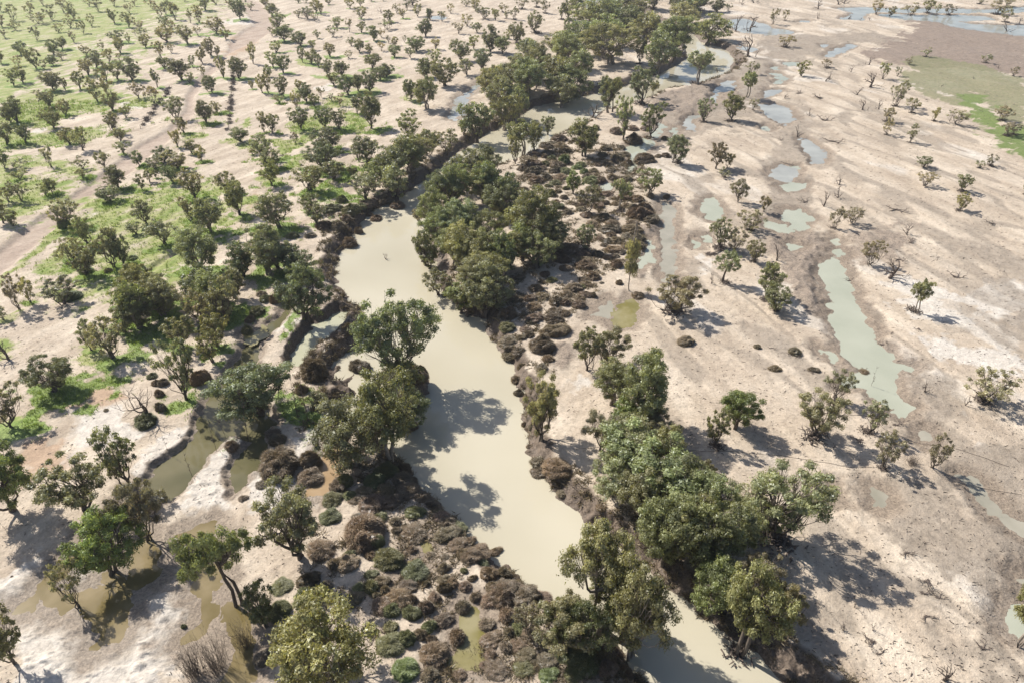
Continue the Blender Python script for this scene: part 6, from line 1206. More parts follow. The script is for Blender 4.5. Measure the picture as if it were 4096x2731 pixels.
('rough',1.0,2.5,[(-38.02,103.0),(-36.64,107.61),(-34.0,105.09),(-31.93,104.04),(-33.68,99.95),(-35.46,95.76)]),
('rough',1.0,2.5,[(-35.31,95.14),(-30.56,96.39),(-28.86,97.67),(-27.3,91.5),(-28.47,88.04),(-31.66,89.18)]),
('rough',0.8,4.0,[(-43.8,95.14),(-37.56,96.39),(-33.88,89.18),(-35.52,86.93),(-40.95,88.04)]),
('rough',1.0,3.0,[(33.15,158.72),(37.06,157.45),(35.62,147.83),(32.59,142.26),(29.88,138.01),(28.6,132.97),(26.66,132.97)]),
('rough',0.7,4.0,[(8.95,106.89),(13.06,108.72),(13.08,101.63),(8.22,97.35),(3.91,97.35)]),
('rough',0.8,5.0,[(64.57,157.45),(75.55,157.45),(71.31,140.11),(65.18,123.63),(60.28,121.45),(61.91,140.64)]),
('rough',0.7,5.0,[(83.79,157.45),(100.26,157.45),(92.98,142.26),(77.7,142.26)]),
('rough',0.6,3.0,[(-40.9,128.18),(-37.89,129.59),(-33.17,122.32),(-36.73,121.88),(-40.32,123.63)]),
('rough',0.7,6.0,[(-46.35,55.16),(-38.74,53.54),(-37.06,48.96),(-41.15,46.12)]),
('track',1.0,1.2,[(-122.99,137.81),(-122.5,146.69),(-123.5,160.01),(-122.91,173.18),(-122.69,182.91),(-122.37,198.11),(-122.95,208.21),(-123.14,223.9),(-120.43,240.12),(-123.81,262.3),(-131.3,283.53),(-137.63,315.45),(-140.72,344.81),(-140.33,358.88),(-138.24,377.15),(-135.4,386.9),(-136.54,433.5),(-170.57,512.35),(-195.09,551.57),(-207.76,551.57),(-176.67,494.6),(-150.55,433.5),(-152.65,420.3),(-148.01,384.69),(-136.98,344.81),(-132.32,307.84),(-127.43,280.32),(-118.19,258.37),(-115.4,231.55),(-115.27,206.28),(-114.41,199.92),(-116.56,185.47),(-115.87,161.31),(-115.02,136.98),(-114.02,123.99)]),
('track',.8,.5,[(-83.18,133.36),(-82.78,138.01),(-81.19,143.79),(-78.75,146.69),(-77.89,145.56),(-80.05,142.26),(-81.37,136.37),(-81.94,132.77)]),
]
EDGE_L=[(-122.5,146.69),(-123.5,160.01),(-122.91,173.18),(-122.69,182.91),(-122.37,198.11),(-122.95,208.21)]
EDGE_R=[(-115.4,231.55),(-115.27,206.28),(-114.41,199.92),(-116.56,185.47),(-115.87,161.31),(-115.02,136.98)]
GULLY_EDGE=[(-83.18,133.36),(-82.78,138.01),(-81.19,143.79),(-78.75,146.69)]
FENCES=[([(-141.9,292.17),(-138.41,280.32),(-136.92,269.86),(-134.14,258.37),(-131.51,246.13),(-129.41,236.25)],'leaning post fence slanting along the track, clogged with dark flood debris'),([(-123.77,317.79),(-116.37,293.53),(-109.3,271.06),(-102.94,251.33),(-98.59,237.2)],'straight post fence between two track side trees, clogged with dark debris')]
WIRES=[([(10.06,78.6),(17.16,78.99),(27.27,78.11),(39.87,77.43),(44.53,76.19),(50.61,74.61),(55.38,74.15)],'long fallen fence wire across the sand right of the river'),([(51.82,86.7),(58.88,86.05),(60.19,82.53),(63.32,80.38),(68.9,78.99),(72.08,77.43),(76.69,73.88)],'fallen fence wire below the green pond tip'),([(65.61,71.65),(70.21,70.52),(74.48,68.9)],'short fallen wire at the right edge below dead trees')]
# ------------------------------------------------------------------ numeric helpers
def hsh(x, y, s):
    h = (x.astype(np.int64)*374761393 + y.astype(np.int64)*668265263 + s*1442695041) & 0xffffffff
    h = ((h ^ (h >> 13))*1274126177) & 0xffffffff
    h = ((h ^ (h >> 16))*2246822519) & 0xffffffff
    return ((h ^ (h >> 15)) & 0xffffff)/float(0xffffff)
def vnoise(x, y, s=0):
    xi = np.floor(x); yi = np.floor(y); fx = x-xi; fy = y-yi
    fx = fx*fx*(3-2*fx); fy = fy*fy*(3-2*fy)
    a = hsh(xi, yi, s); b = hsh(xi+1, yi, s); c = hsh(xi, yi+1, s); d = hsh(xi+1, yi+1, s)
    return (a*(1-fx)+b*fx)*(1-fy)+(c*(1-fx)+d*fx)*fy
def fbm(x, y, s=0, o=3):
    r = 0; a = .5; t = 0
    for i in range(o):
        r = r+a*vnoise(x, y, s+17*i); t += a; a *= .5; x = x*2.03+11.7; y = y*2.03-7.3
    return r/t
def sstep(t):
    t = np.clip(t, 0, 1); return t*t*(3-2*t)
def sdf(poly, x, y):
    p = np.array(poly, float); q = np.roll(p, -1, 0)
    d2 = np.full(x.shape, 1e18); ins = np.zeros(x.shape, bool)
    for (ax, ay), (bx, by) in zip(p, q):
        ex, ey = bx-ax, by-ay; wx = x-ax; wy = y-ay
        t = np.clip((wx*ex+wy*ey)/(ex*ex+ey*ey+1e-12), 0, 1)
        dx = wx-ex*t; dy = wy-ey*t; d2 = np.minimum(d2, dx*dx+dy*dy)
        if ay != by:
            ins ^= ((ay > y) != (by > y)) & (x < (bx-ax)*(y-ay)/(by-ay)+ax)
    return np.where(ins, -1, 1)*np.sqrt(d2)
def near(poly, x, y, m):
    p = np.array(poly); return (x > p[:, 0].min()-m) & (x < p[:, 0].max()+m) & (y > p[:, 1].min()-m) & (y < p[:, 1].max()+m)
def water_d(w, x, y):
    """signed distance to the ragged shoreline of one body of water"""
    name, look, lev, bw, poly, isl = w
    a = 1.5 if name == 'river' else 1.1 if name in ('creek', 'backwater') else 1.7*(.4+min(1.5, abs(poly[0][1])/170))
    x2 = x+a*(fbm(x*.45, y*.45, 3)-.5)*1.6+.35*(vnoise(x*1.9, y*1.9, 5)-.5); y2 = y+a*(fbm(x*.45, y*.45, 9)-.5)*1.6+.35*(vnoise(x*1.9, y*1.9, 6)-.5)
    d = sdf(poly, x2, y2)
    if name == 'puddle': d = d-(.5 if look in 'aom' else .2)
    for i in isl: d = np.maximum(d, -sdf(i, x2, y2))
    return d
COVERS = ['grass', 'olive', 'brown', 'green2', 'mud', 'pale', 'tan', 'rough', 'track', 'wet', 'steep', 'east']
def covers(x, y):
    n = fbm(x*.16, y*.16, 21, 3)+.35*fbm(x*.9, y*.9, 24, 2)-.67
    c = {k: np.zeros(x.shape) for k in COVERS}
    for k, s, soft, poly in GROUND:
        m = near(poly, x, y, soft*1.5)
        if not m.any() or k not in c: continue
        d = sdf(poly, x[m], y[m])
        a = s*sstep(.5-d/soft*.6+n[m]*(1.7 if k not in ('track',) else .5))
        c[k][m] = np.maximum(c[k][m], a)
    return c
def relief(x, y, c):
    ang = .62
    u = x*math.cos(ang)+y*math.sin(ang); v = -x*math.sin(ang)+y*math.cos(ang)
    right = sstep((x-4+(y-90)*-.12)/26)
    a2 = -1.22; u2 = x*math.cos(a2)+y*math.sin(a2); v2 = -x*math.sin(a2)+y*math.cos(a2)
    dune = fbm(u2*.03, v2*.075, 31, 4)**1.3*1.3*right
    left = fbm(u*.05, v*.16, 41, 4)*(.35+.35*np.clip((y-60)/60, 0, 1))*(1-right)
    c['east'] = right
    h = dune+left+.10*fbm(x*1.1, y*1.1, 51, 2)+.10*right*fbm(x*.55, y*.9, 61, 2)
    rd = 1-np.abs(2*fbm(u2*.022+.3*fbm(u2*.05, v2*.05, 141, 2), v2*.085, 143, 3)-1); ch = sstep((rd-.84)/.12)*right*(1-c['brown'])*(1-c['olive'])
    h = h-.16*ch*(dune > .2); c['mud'] = np.maximum(c['mud'], .45*ch)
    c['pale'] = np.maximum(c['pale'], .4*sstep((fbm(u2*.04, v2*.08, 151, 3)-.58)/.14)*right)
    h = h*(1-.75*c['track'])
    h = h+c['rough']*(.75*np.clip(fbm(x*.42, y*.42, 71, 3)-.36, 0, 1)*2.2)+c['rough']*.22*vnoise(x*1.6, y*1.6, 77)
    h = h-c['track']*.42+c['pale']*np.clip(1.6-y/70, 0, 1)*.55*np.clip(fbm(x*.8, y*1.3, 87, 3)-.45, 0, 1)*(x < 0)*2
    return h
def ground(x, y, full=False):
    x = np.asarray(x, float); y = np.asarray(y, float)
    c = covers(x, y); h = relief(x, y, c); h0 = h.copy(); wet = np.zeros(x.shape); steep = np.zeros(x.shape)
    for w in WATERS:
        name, look, lev, bw, poly, isl = w
        m = near(poly, x, y, bw+6)
        if not m.any(): continue
        xm, ym = x[m], y[m]; d = water_d(w, xm, ym)
        if name == 'river':
            b = bw*(.45+1.1*fbm(xm*.11, ym*.11, 81, 2)); out = lev+.06+(h0[m]-lev)*sstep(d/b*.98+.02)**.8
            out = out+.35*(fbm(xm*.9, ym*.9, 83, 2)-.3)*np.clip(d/b, 0, 1)*np.clip(1.6-d/b, 0, 1)
        else:
            b = bw if name in ('creek', 'backwater') else 4.0; out = lev+(h0[m]-lev)*sstep(d/b)**(1 if b < 4 else .8)
            if b < 4: out = out+.9*(fbm(xm*.7, ym*.7, 85, 3)-.42)*np.clip(d/b, 0, 1)*np.clip(1.8-d/b, 0, 1)
        hm = np.where(d < 0, lev-np.minimum(-d*.35, .8), out)
        h[m] = np.minimum(h[m], np.where(d < b*1.6, hm, h[m]))
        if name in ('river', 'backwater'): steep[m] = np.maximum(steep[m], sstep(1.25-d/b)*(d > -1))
        wet[m] = np.maximum(wet[m], sstep(1.15-d/(b+(.8 if name == 'puddle' else .6)))*(1 if name in ('river', 'backwater') else .75 if name == 'creek' else .55))
    c['wet'] = wet; c['steep'] = steep
    h = h+steep*(.55*(fbm(x*.8, y*.8, 201, 3)-.45))*np.clip((h+2.0)/.5, 0, 1)
    return (h, c) if full else h
def tri_mesh(name, V, Tr, mats, mi=None, tint=None, smooth=False):
    V = np.asarray(V, np.float32); Tr = np.asarray(Tr, np.int32)
    me = bpy.data.meshes.new(name)
    k = Tr.shape[1]
    me.vertices.add(len(V)); me.vertices.foreach_set('co', V.ravel())
    me.loops.add(Tr.size); me.loops.foreach_set('vertex_index', Tr.ravel())
    me.polygons.add(len(Tr)); me.polygons.foreach_set('loop_start', np.arange(0, Tr.size, k, dtype=np.int32))
    if mi is not None: me.polygons.foreach_set('material_index', np.asarray(mi, np.int32))
    me.polygons.foreach_set('use_smooth', np.full(len(Tr), smooth))
    for m in mats: me.materials.append(m)
    if tint is not None:
        a = me.attributes.new('tint', 'FLOAT', 'POINT'); a.data.foreach_set('value', np.asarray(tint, np.float32))
    me.update(calc_edges=True)
    return me
def link(name, data, parent=None, kind=None, label=None, cat=None, group=None, loc=None):
    o = bpy.data.objects.new(name, data); sc.collection.objects.link(o)
    if parent is not None: o.parent = parent
    if loc is not None: o.location = loc
    if kind: o['kind'] = kind
    if label: o['label'] = label
    if cat: o['category'] = cat
    if group: o['group'] = group
    return o
# ------------------------------------------------------------------ materials
def mat(name):
    m = bpy.data.materials.new(name); m.use_nodes = True; nt = m.node_tree; nt.nodes.clear()
    out = nt.nodes.new('ShaderNodeOutputMaterial'); return m, nt, out
class NT:
    def __init__(s, nt): s.nt = nt
    def n(s, t, **k):
        x = s.nt.nodes.new(t)
        for a, b in k.items(): setattr(x, a, b)
        return x
    def l(s, a, b): s.nt.links.new(a, b)
    def noise(s, scale, detail=3, rough=.55, vec=None, w=None):
        x = s.n('ShaderNodeTexNoise'); x.inputs['Scale'].default_value = scale; x.inputs['Detail'].default_value = detail; x.inputs['Roughness'].default_value = rough
        if vec is not None: s.l(vec, x.inputs['Vector'])
        return x.outputs['Fac']
    def ramp(s, fac, stops):
        x = s.n('ShaderNodeValToRGB'); s.l(fac, x.inputs[0]); e = x.color_ramp.elements
        while len(e) < len(stops): e.new(.5)
        for q, (p, c) in zip(e, stops): q.position = p; q.color = (c[0], c[1], c[2], 1) if not isinstance(c, (int, float)) else (c, c, c, 1)
        return x.outputs[0]
    def mix(s, f, a, b, mode='MIX'):
        x = s.n('ShaderNodeMix', data_type='RGBA', blend_type=mode)
        for i, v in ((0, f), (6, a), (7, b)):
            if isinstance(v, (int, float)): x.inputs[i].default_value = v if i == 0 else (v, v, v, 1)
            elif isinstance(v, tuple): x.inputs[i].default_value = (*v, 1)
            else: s.l(v, x.inputs[i])
        return x.outputs[2]
    def math(s, op, a, b=0.0, clamp=False):
        x = s.n('ShaderNodeMath', operation=op, use_clamp=clamp)
        for i, v in ((0, a), (1, b)):
            if isinstance(v, (int, float)): x.inputs[i].default_value = v
            else: s.l(v, x.inputs[i])
        return x.outputs[0]
    def attr(s, name, out='Fac'):
        return s.n('ShaderNodeAttribute', attribute_name=name).outputs[out]
def ground_material():
    m, nt, out = mat('silty_sand'); N = NT(nt)
    pos = N.n('ShaderNodeNewGeometry').outputs['Position']
    def streaks(ang, sx, sy, scale, det):
        r = N.n('ShaderNodeMapping'); N.l(pos, r.inputs[0]); r.inputs['Rotation'].default_value = (0, 0, -ang)
        q = N.n('ShaderNodeMapping'); N.l(r.outputs[0], q.inputs[0]); q.inputs['Scale'].default_value = (sx, sy, 1)
        return N.noise(scale, det, .62, q.outputs[0])
    streak_w = streaks(1.08, .45, 1.3, .16, 5); streak_e = streaks(-1.22, .40, 1.1, .13, 6)
    streak = N.mix(N.attr('east'), streak_w, streak_e)
    streak2 = streaks(.95, .55, 1.25, .20, 5)
    big = N.noise(.055, 4, .55, pos); med = N.noise(.5, 4, .65, pos); fine = N.noise(3.2, 3, .7, pos); spot = N.noise(1.6, 2, .5, pos)
    gr0 = N.noise(.9, 5, .75, pos)
    sand = N.ramp(streak, [(.30, (.320, .258, .198)), (.46, (.432, .358, .280)), (.64, (.560, .480, .388))])
    sand = N.mix(N.math('MULTIPLY', N.ramp(big, [(.35, 0.), (.65, 1.)]), .45), sand, (.35, .285, .225))
    # dry pasture tint on the left plain comes with the grass covers
    c = sand
    def cover(nm, col, f=1.0, brk=None, lo=.35, hi=.65):
        nonlocal c
        a = N.attr(nm)
        if brk is not None:
            # broken edge: attribute compared against noise
            a = N.math('MULTIPLY', N.math('SUBTRACT', N.math('MULTIPLY', a, 1.35), N.math('MULTIPLY', N.math('SUBTRACT', 1., brk), .62)), 2.6, True)
        if f != 1: a = N.math('MULTIPLY', a, f)
        c = N.mix(a, c, col)
    cover('tan', (.37, .26, .18), .9, med)
    cover('pale', N.ramp(med, [(.3, (.46, .415, .365)), (.7, (.58, .535, .48))]), .9, streak)
    cover('mud', N.ramp(med, [(.3, (.20, .165, .13)), (.7, (.31, .26, .21))]), .85, streak)
    cover('track', N.ramp(streak2, [(.35, (.29, .22, .175)), (.65, (.40, .32, .26))]), .9)
    cover('brown', N.ramp(med, [(.3, (.17, .13, .105)), (.7, (.26, .205, .165))]), .95, med)
    cover('olive', N.ramp(med, [(.3, (.15, .16, .075)), (.7, (.22, .20, .12))]), .85, med)
    cover('green2', N.ramp(med, [(.3, (.12, .165, .045)), (.7, (.17, .205, .075))]), 1, med)
    cover('rough', N.ramp(fine, [(.3, (.15, .12, .095)), (.65, (.31, .25, .20))]), .9, med)
    g = N.ramp(streak2, [(.36, (.36, .33, .205)), (.5, (.27, .285, .11)), (.64, (.17, .225, .055))])
    cover('grass', g, 1, N.ramp(N.math('ADD', N.math('MULTIPLY', streak2, .6), N.math('MULTIPLY', med, .4)), [(.38, 0.), (.58, 1.)]))
    cover('lush', N.ramp(fine, [(.3, (.115, .185, .035)), (.7, (.215, .285, .080))]), .9, N.mix(.5, fine, gr0))
    cover('wet', N.ramp(fine, [(.3, (.13, .10, .075)), (.7, (.27, .215, .165))]), .85, med)
    cover('steep', N.ramp(fine, [(.3, (.075, .055, .042)), (.75, (.19, .145, .11))]), .95, fine)  # dark bank soil, with the shade of the steep left bank painted in
    # scattered dark litter and fine grain
    sp = N.ramp(spot, [(.62, 0.), (.70, 1.)])
    c = N.mix(N.math('MULTIPLY', sp, N.math('MULTIPLY', N.ramp(med, [(.45, 0.), (.62, 1.)]), .55)), c, (.16, .12, .09))
    gr = N.noise(1.1, 5, .75, pos)
    c = N.mix(1., c, N.ramp(gr, [(.30, .74), (.5, 1.0), (.7, 1.10)]), 'MULTIPLY')
    c = N.mix(1., c, N.ramp(fine, [(.25, .82), (.75, 1.14)]), 'MULTIPLY')
    b = N.n('ShaderNodeBsdfPrincipled'); N.l(c, b.inputs['Base Color'])
    r = N.math('SUBTRACT', .92, N.math('MULTIPLY', N.attr('wet'), .3)); N.l(r, b.inputs['Roughness']); b.inputs['Specular IOR Level'].default_value = .3
    bp = N.n('ShaderNodeBump'); bp.inputs['Strength'].default_value = .8; bp.inputs['Distance'].default_value = .35
    hsum = N.math('ADD', N.math('MULTIPLY', med, .9), N.math('MULTIPLY', fine, .45)); N.l(hsum, bp.inputs['Height']); N.l(bp.outputs[0], b.inputs['Normal'])
    N.l(b.outputs[0], out.inputs[0]); return m
def water_material(name, c1, c2, scale=.05, rough=.06, spec=.5, nb=.02):
    m, nt, out = mat(name); N = NT(nt); pos = N.n('ShaderNodeNewGeometry').outputs['Position']
    n1 = N.noise(scale, 3, .5, pos); b = N.n('ShaderNodeBsdfPrincipled')
    N.l(N.ramp(n1, [(.35, c1), (.65, c2)]), b.inputs['Base Color']); b.inputs['Roughness'].default_value = rough
    b.inputs['IOR'].default_value = 1.33; b.inputs['Specular IOR Level'].default_value = spec
    bp = N.n('ShaderNodeBump'); bp.inputs['Strength'].default_value = nb; bp.inputs['Distance'].default_value = .05
    N.l(N.noise(2.2, 2, .5, pos), bp.inputs['Height']); N.l(bp.outputs[0], b.inputs['Normal'])
    N.l(b.outputs[0], out.inputs[0]); return m
def leaf_material(name, trans=.42):
    m, nt, out = mat(name); N = NT(nt)
    oi = N.n('ShaderNodeObjectInfo'); t = N.attr('tint')
    hv = N.n('ShaderNodeHueSaturation'); N.l(oi.outputs['Color'], hv.inputs['Color'])
    N.l(N.math('ADD', .488, N.math('MULTIPLY', N.math('FRACT', N.math('MULTIPLY', t, 7.31)), .026)), hv.inputs['Hue'])
    N.l(N.math('MULTIPLY', t, N.math('ADD', .85, N.math('MULTIPLY', oi.outputs['Random'], .3))), hv.inputs['Value'])
    d = N.n('ShaderNodeBsdfDiffuse'); tr = N.n('ShaderNodeBsdfTranslucent'); N.l(hv.outputs[0], d.inputs[0])
    N.l(N.mix(1., hv.outputs[0], (1.15, 1.12, .55), 'MULTIPLY'), tr.inputs[0])
    gl = N.n('ShaderNodeBsdfGlossy'); gl.inputs['Roughness'].default_value = .45; gl.inputs[0].default_value = (.9, .95, 1, 1)
    mx = N.n('ShaderNodeMixShader'); mx.inputs[0].default_value = trans; N.l(d.outputs[0], mx.inputs[1]); N.l(tr.outputs[0], mx.inputs[2])
    m2 = N.n('ShaderNodeMixShader'); m2.inputs[0].default_value = .035; N.l(mx.outputs[0], m2.inputs[1]); N.l(gl.outputs[0], m2.inputs[2])
    N.l(m2.outputs[0], out.inputs[0]); return m
def bark_material(name, c1, c2):
    m, nt, out = mat(name); N = NT(nt); tc = N.n('ShaderNodeTexCoord').outputs['Object']
    b = N.n('ShaderNodeBsdfPrincipled'); N.l(N.ramp(N.noise(14, 3, .6, tc), [(.3, c1), (.7, c2)]), b.inputs['Base Color']); b.inputs['Roughness'].default_value = .9
    N.l(b.outputs[0], out.inputs[0]); return m
M_GROUND = ground_material()
M_RIVER = water_material('muddy_river_water', (.375, .340, .255), (.475, .436, .345), .022, .05, .5, .05)
M_BACK = water_material('green_backwater', (.36, .355, .255), (.42, .41, .31), .1)
M_CREEK = water_material('dark_creek_water', (.085, .080, .040), (.14, .125, .07), .12)
M_AMBER = water_material('amber_puddle_water', (.135, .105, .045), (.215, .170, .095), .25)
M_OLIVE = water_material('olive_puddle_water', (.16, .14, .045), (.26, .23, .13), .25)
M_ORANGE = water_material('orange_puddle_water', (.27, .185, .10), (.33, .235, .14), .3)
M_PALE = water_material('pale_green_pond_water', (.30, .31, .245), (.36, .365, .295), .08)
M_BLUE = water_material('shallow_sky_lit_water', (.25, .25, .23), (.34, .34, .31), .12, .10)
M_WET = water_material('wet_silt', (.24, .225, .18), (.32, .295, .24), .2, .22)
M_LEAF = leaf_material('leaves'); M_TWIG = leaf_material('shrub_twigs', .12)
M_BARK = bark_material('grey_bark', (.075, .058, .045), (.16, .13, .105))
M_PALEBARK = bark_material('pale_gum_bark', (.16, .13, .10), (.36, .31, .26))
M_DEAD = bark_material('weathered_dead_wood', (.075, .055, .045), (.15, .12, .10))
# ------------------------------------------------------------------ terrain sheet
P34 = RAD(34.6)
vv = np.linspace(.62, -.5, 800)                      # finer spacing near, coarser far
den = math.sin(P34)+vv*math.cos(P34); Yr = 75/den*(math.cos(P34)-vv*math.sin(P34))
Yr = np.concatenate([[-600, -300, -120, -40, 0, 14], Yr[Yr > 18], np.geomspace(545, 4000, 18)])
cu = np.linspace(-1, 1, 760); ext = np.array([1.02, 1.06, 1.15, 1.35, 1.8, 2.6])
cu = np.concatenate([-ext[::-1], cu, ext])
hw = .70*np.clip(Yr, 0, None)*1.02+38
GX = cu[None, :]*hw[:, None]; GY = np.repeat(Yr[:, None], len(cu), 1)
gx, gy = GX.ravel(), GY.ravel()
gh, gc = ground(gx, gy, True)
far = sstep((gy-560)/500); gh = gh*(1-far)
# haze box follows at the end
# bright grass under and beside the trees of the left plain
lush = np.zeros(gx.shape)
rg = random.Random(3)
nn = fbm(gx*.35, gy*.35, 91, 3)
for k, x, y, w, h, look, lab in PLANTS:
    lim = -30-(y-90)*.08 if y > 78 else -1e9
    if k == 'T' and x < lim and look in 'cdgly' and rg.random() < .85:
        r = w*(.35+.35*rg.random()); cx = x+.2*w; cy = y-.1*w
        m = (abs(gx-cx) < r*2.2) & (abs(gy-cy) < r*1.6)
        d = np.hypot((gx[m]-cx)/1.45, gy[m]-cy)/r+(nn[m]-.5)*2.6
        lush[m] = np.maximum(lush[m], sstep(1.25-d)*(.55+.45*rg.random()))
lush = lush*sstep(1.2-gc['track']*2)*sstep(1-gc['wet']*1.5)
ny, nx = GX.shape
idx = np.arange(nx*ny).reshape(ny, nx)
quads = np.stack([idx[:-1, :-1], idx[:-1, 1:], idx[1:, 1:], idx[1:, :-1]], -1).reshape(-1, 4)
gm = tri_mesh('ground', np.stack([gx, gy, gh], 1), quads, [M_GROUND], smooth=True)
for k in COVERS+['lush']:
    a = gm.attributes.new(k, 'FLOAT', 'POINT'); a.data.foreach_set('value', (lush if k == 'lush' else gc[k]).astype(np.float32))
link('ground', gm, kind='structure')
# ------------------------------------------------------------------ sheets of water, each cut to its own shoreline
WM = {'big': M_RIVER, 'creek': M_CREEK, 'back': M_BACK, 'a': M_AMBER, 'o': M_OLIVE, 'm': M_ORANGE, 'p': M_PALE, 'b': M_BLUE, 'w': M_WET}
for w in WATERS:
    name, look, lev, bw, poly, isl = w
    p = np.array(poly); lo = p.min(0)-2; hi = p.max(0)+2; size = max(hi-lo)
    cell = max(.35, min(1.2, size/90)) if name != 'river' else 1.0
    xs = np.arange(lo[0], hi[0]+cell, cell); ys = np.arange(lo[1], hi[1]+cell, cell)
    X, Y = np.meshgrid(xs, ys); d = water_d(w, X.ravel(), Y.ravel()).reshape(X.shape)
    keep = d < (1.1 if name == 'river' else .45)
    ok = keep[:-1, :-1] | keep[:-1, 1:] | keep[1:, 1:] | keep[1:, :-1]
    I = np.arange(X.size).reshape(X.shape)
    q = np.stack([I[:-1, :-1][ok], I[:-1, 1:][ok], I[1:, 1:][ok], I[1:, :-1][ok]], -1)
    used, inv = np.unique(q, return_inverse=True)
    V = np.stack([X.ravel()[used], Y.ravel()[used], np.full(len(used), lev)], 1)
    link(name, tri_mesh(name, V, inv.reshape(q.shape), [WM[look]]), kind='structure')
# ------------------------------------------------------------------ plant geometry
class Geo:
    def __init__(s): s.v = []; s.t = []; s.n = 0
    def add(s, V, Tr): s.v.append(V); s.t.append(Tr+s.n); s.n += len(V)
    def tube(s, path, rad, k=5):
        path = np.asarray(path, float); m = len(path)
        d = np.gradient(path, axis=0); d /= np.linalg.norm(d, axis=1)[:, None]+1e-9
        up = np.where(np.abs(d[:, 2:3]) > .9, [[1., 0, 0]], [[0, 0, 1.]]); a = np.cross(d, up); a /= np.linalg.norm(a, axis=1)[:, None]+1e-9; b = np.cross(d, a)
        th = np.arange(k)*2*pi/k; ring = a[:, None]*np.cos(th)[None, :, None]+b[:, None]*np.sin(th)[None, :, None]
        V = (path[:, None]+ring*np.asarray(rad)[:, None, None]).reshape(-1, 3)
        i = np.arange(m-1)[:, None]*k; j = np.arange(k)[None]; jn = (j+1) % k
        q = np.stack([i+j, i+jn, i+k+jn, i+k+j], -1).reshape(-1, 4)
        s.add(V, np.concatenate([q[:, [0, 1, 2]], q[:, [0, 2, 3]]]))
    def mesh(s, name, mats, tint=None, smooth=True): return tri_mesh(name, np.concatenate(s.v), np.concatenate(s.t), mats, None, tint, smooth)
def curve(a, b, R, n=5, bend=.12, droop=0.):
    a = np.asarray(a, float); b = np.asarray(b, float); L = np.linalg.norm(b-a); t = np.linspace(0, 1, n)[:, None]
    p = a+(b-a)*t+R.normal(0, 1, 3)*bend*L*(t*(1-t))*2
    p[:, 2] += -droop*L*(t[:, 0]*(1-t[:, 0]))*2
    p[1:-1] += R.normal(0, .028*L, (n-2, 3))
    return p
def leaves(C, rc, n, size, R, flat=.75):
    """n leaf sprays spread through clumps C of radius rc"""
    which = R.integers(0, len(C), n); u = R.normal(size=(n, 3)); u /= np.linalg.norm(u, axis=1)[:, None]
    u[:, 2] = np.where(R.random(n) < .35, np.abs(u[:, 2]), u[:, 2])
    r = (.40+.60*R.random(n)**.5)*rc[which]*(1+.25*R.normal(size=n))
    P = C[which]+u*r[:, None]*np.array([1, 1, flat])
    P[:, 2] = np.clip(P[:, 2], .02, None)
    nv = u*.85+R.normal(0, .42, (n, 3)); nv[:, 2] += .15; nv /= np.linalg.norm(nv, axis=1)[:, None]
    d = np.cross(nv, R.normal(size=(n, 3))); d /= np.linalg.norm(d, axis=1)[:, None]+1e-9; q = np.cross(nv, d)
    sz = size*(.6+.8*R.random(n))[:, None]
    V = np.stack([P-q*sz*.36, P+q*sz*.36, P+d*sz*1.15], 1).reshape(-1, 3)
    ct = R.normal(1, .17, len(C))[which]*(1+.16*R.normal(size=n))
    return V, np.arange(3*n).reshape(-1, 3), np.repeat(np.clip(ct, .45, 1.7), 3)
SHAPES = {  # clumps, clump radius, crown bottom, fork height, trunk radius, stems, leaf sprays scale, narrowing downwards
 'c': (60, .060, .12, .06, .030, 3, .66, .50), 'd': (76, .072, .06, .05, .030, 3, .95, .42), 's': (46, .054, .14, .05, .022, 4, .46, .45),
 'g': (95, .070, .06, .10, .030, 3, .92, .30), 'u': (60, .066, .36, .30, .028, 2, .78, .30), 'p': (26, .22, .34, .9, .035, 1, 1.5, 0.), 'w': (55, .062, .12, .07, .022, 3, .75, .5)}
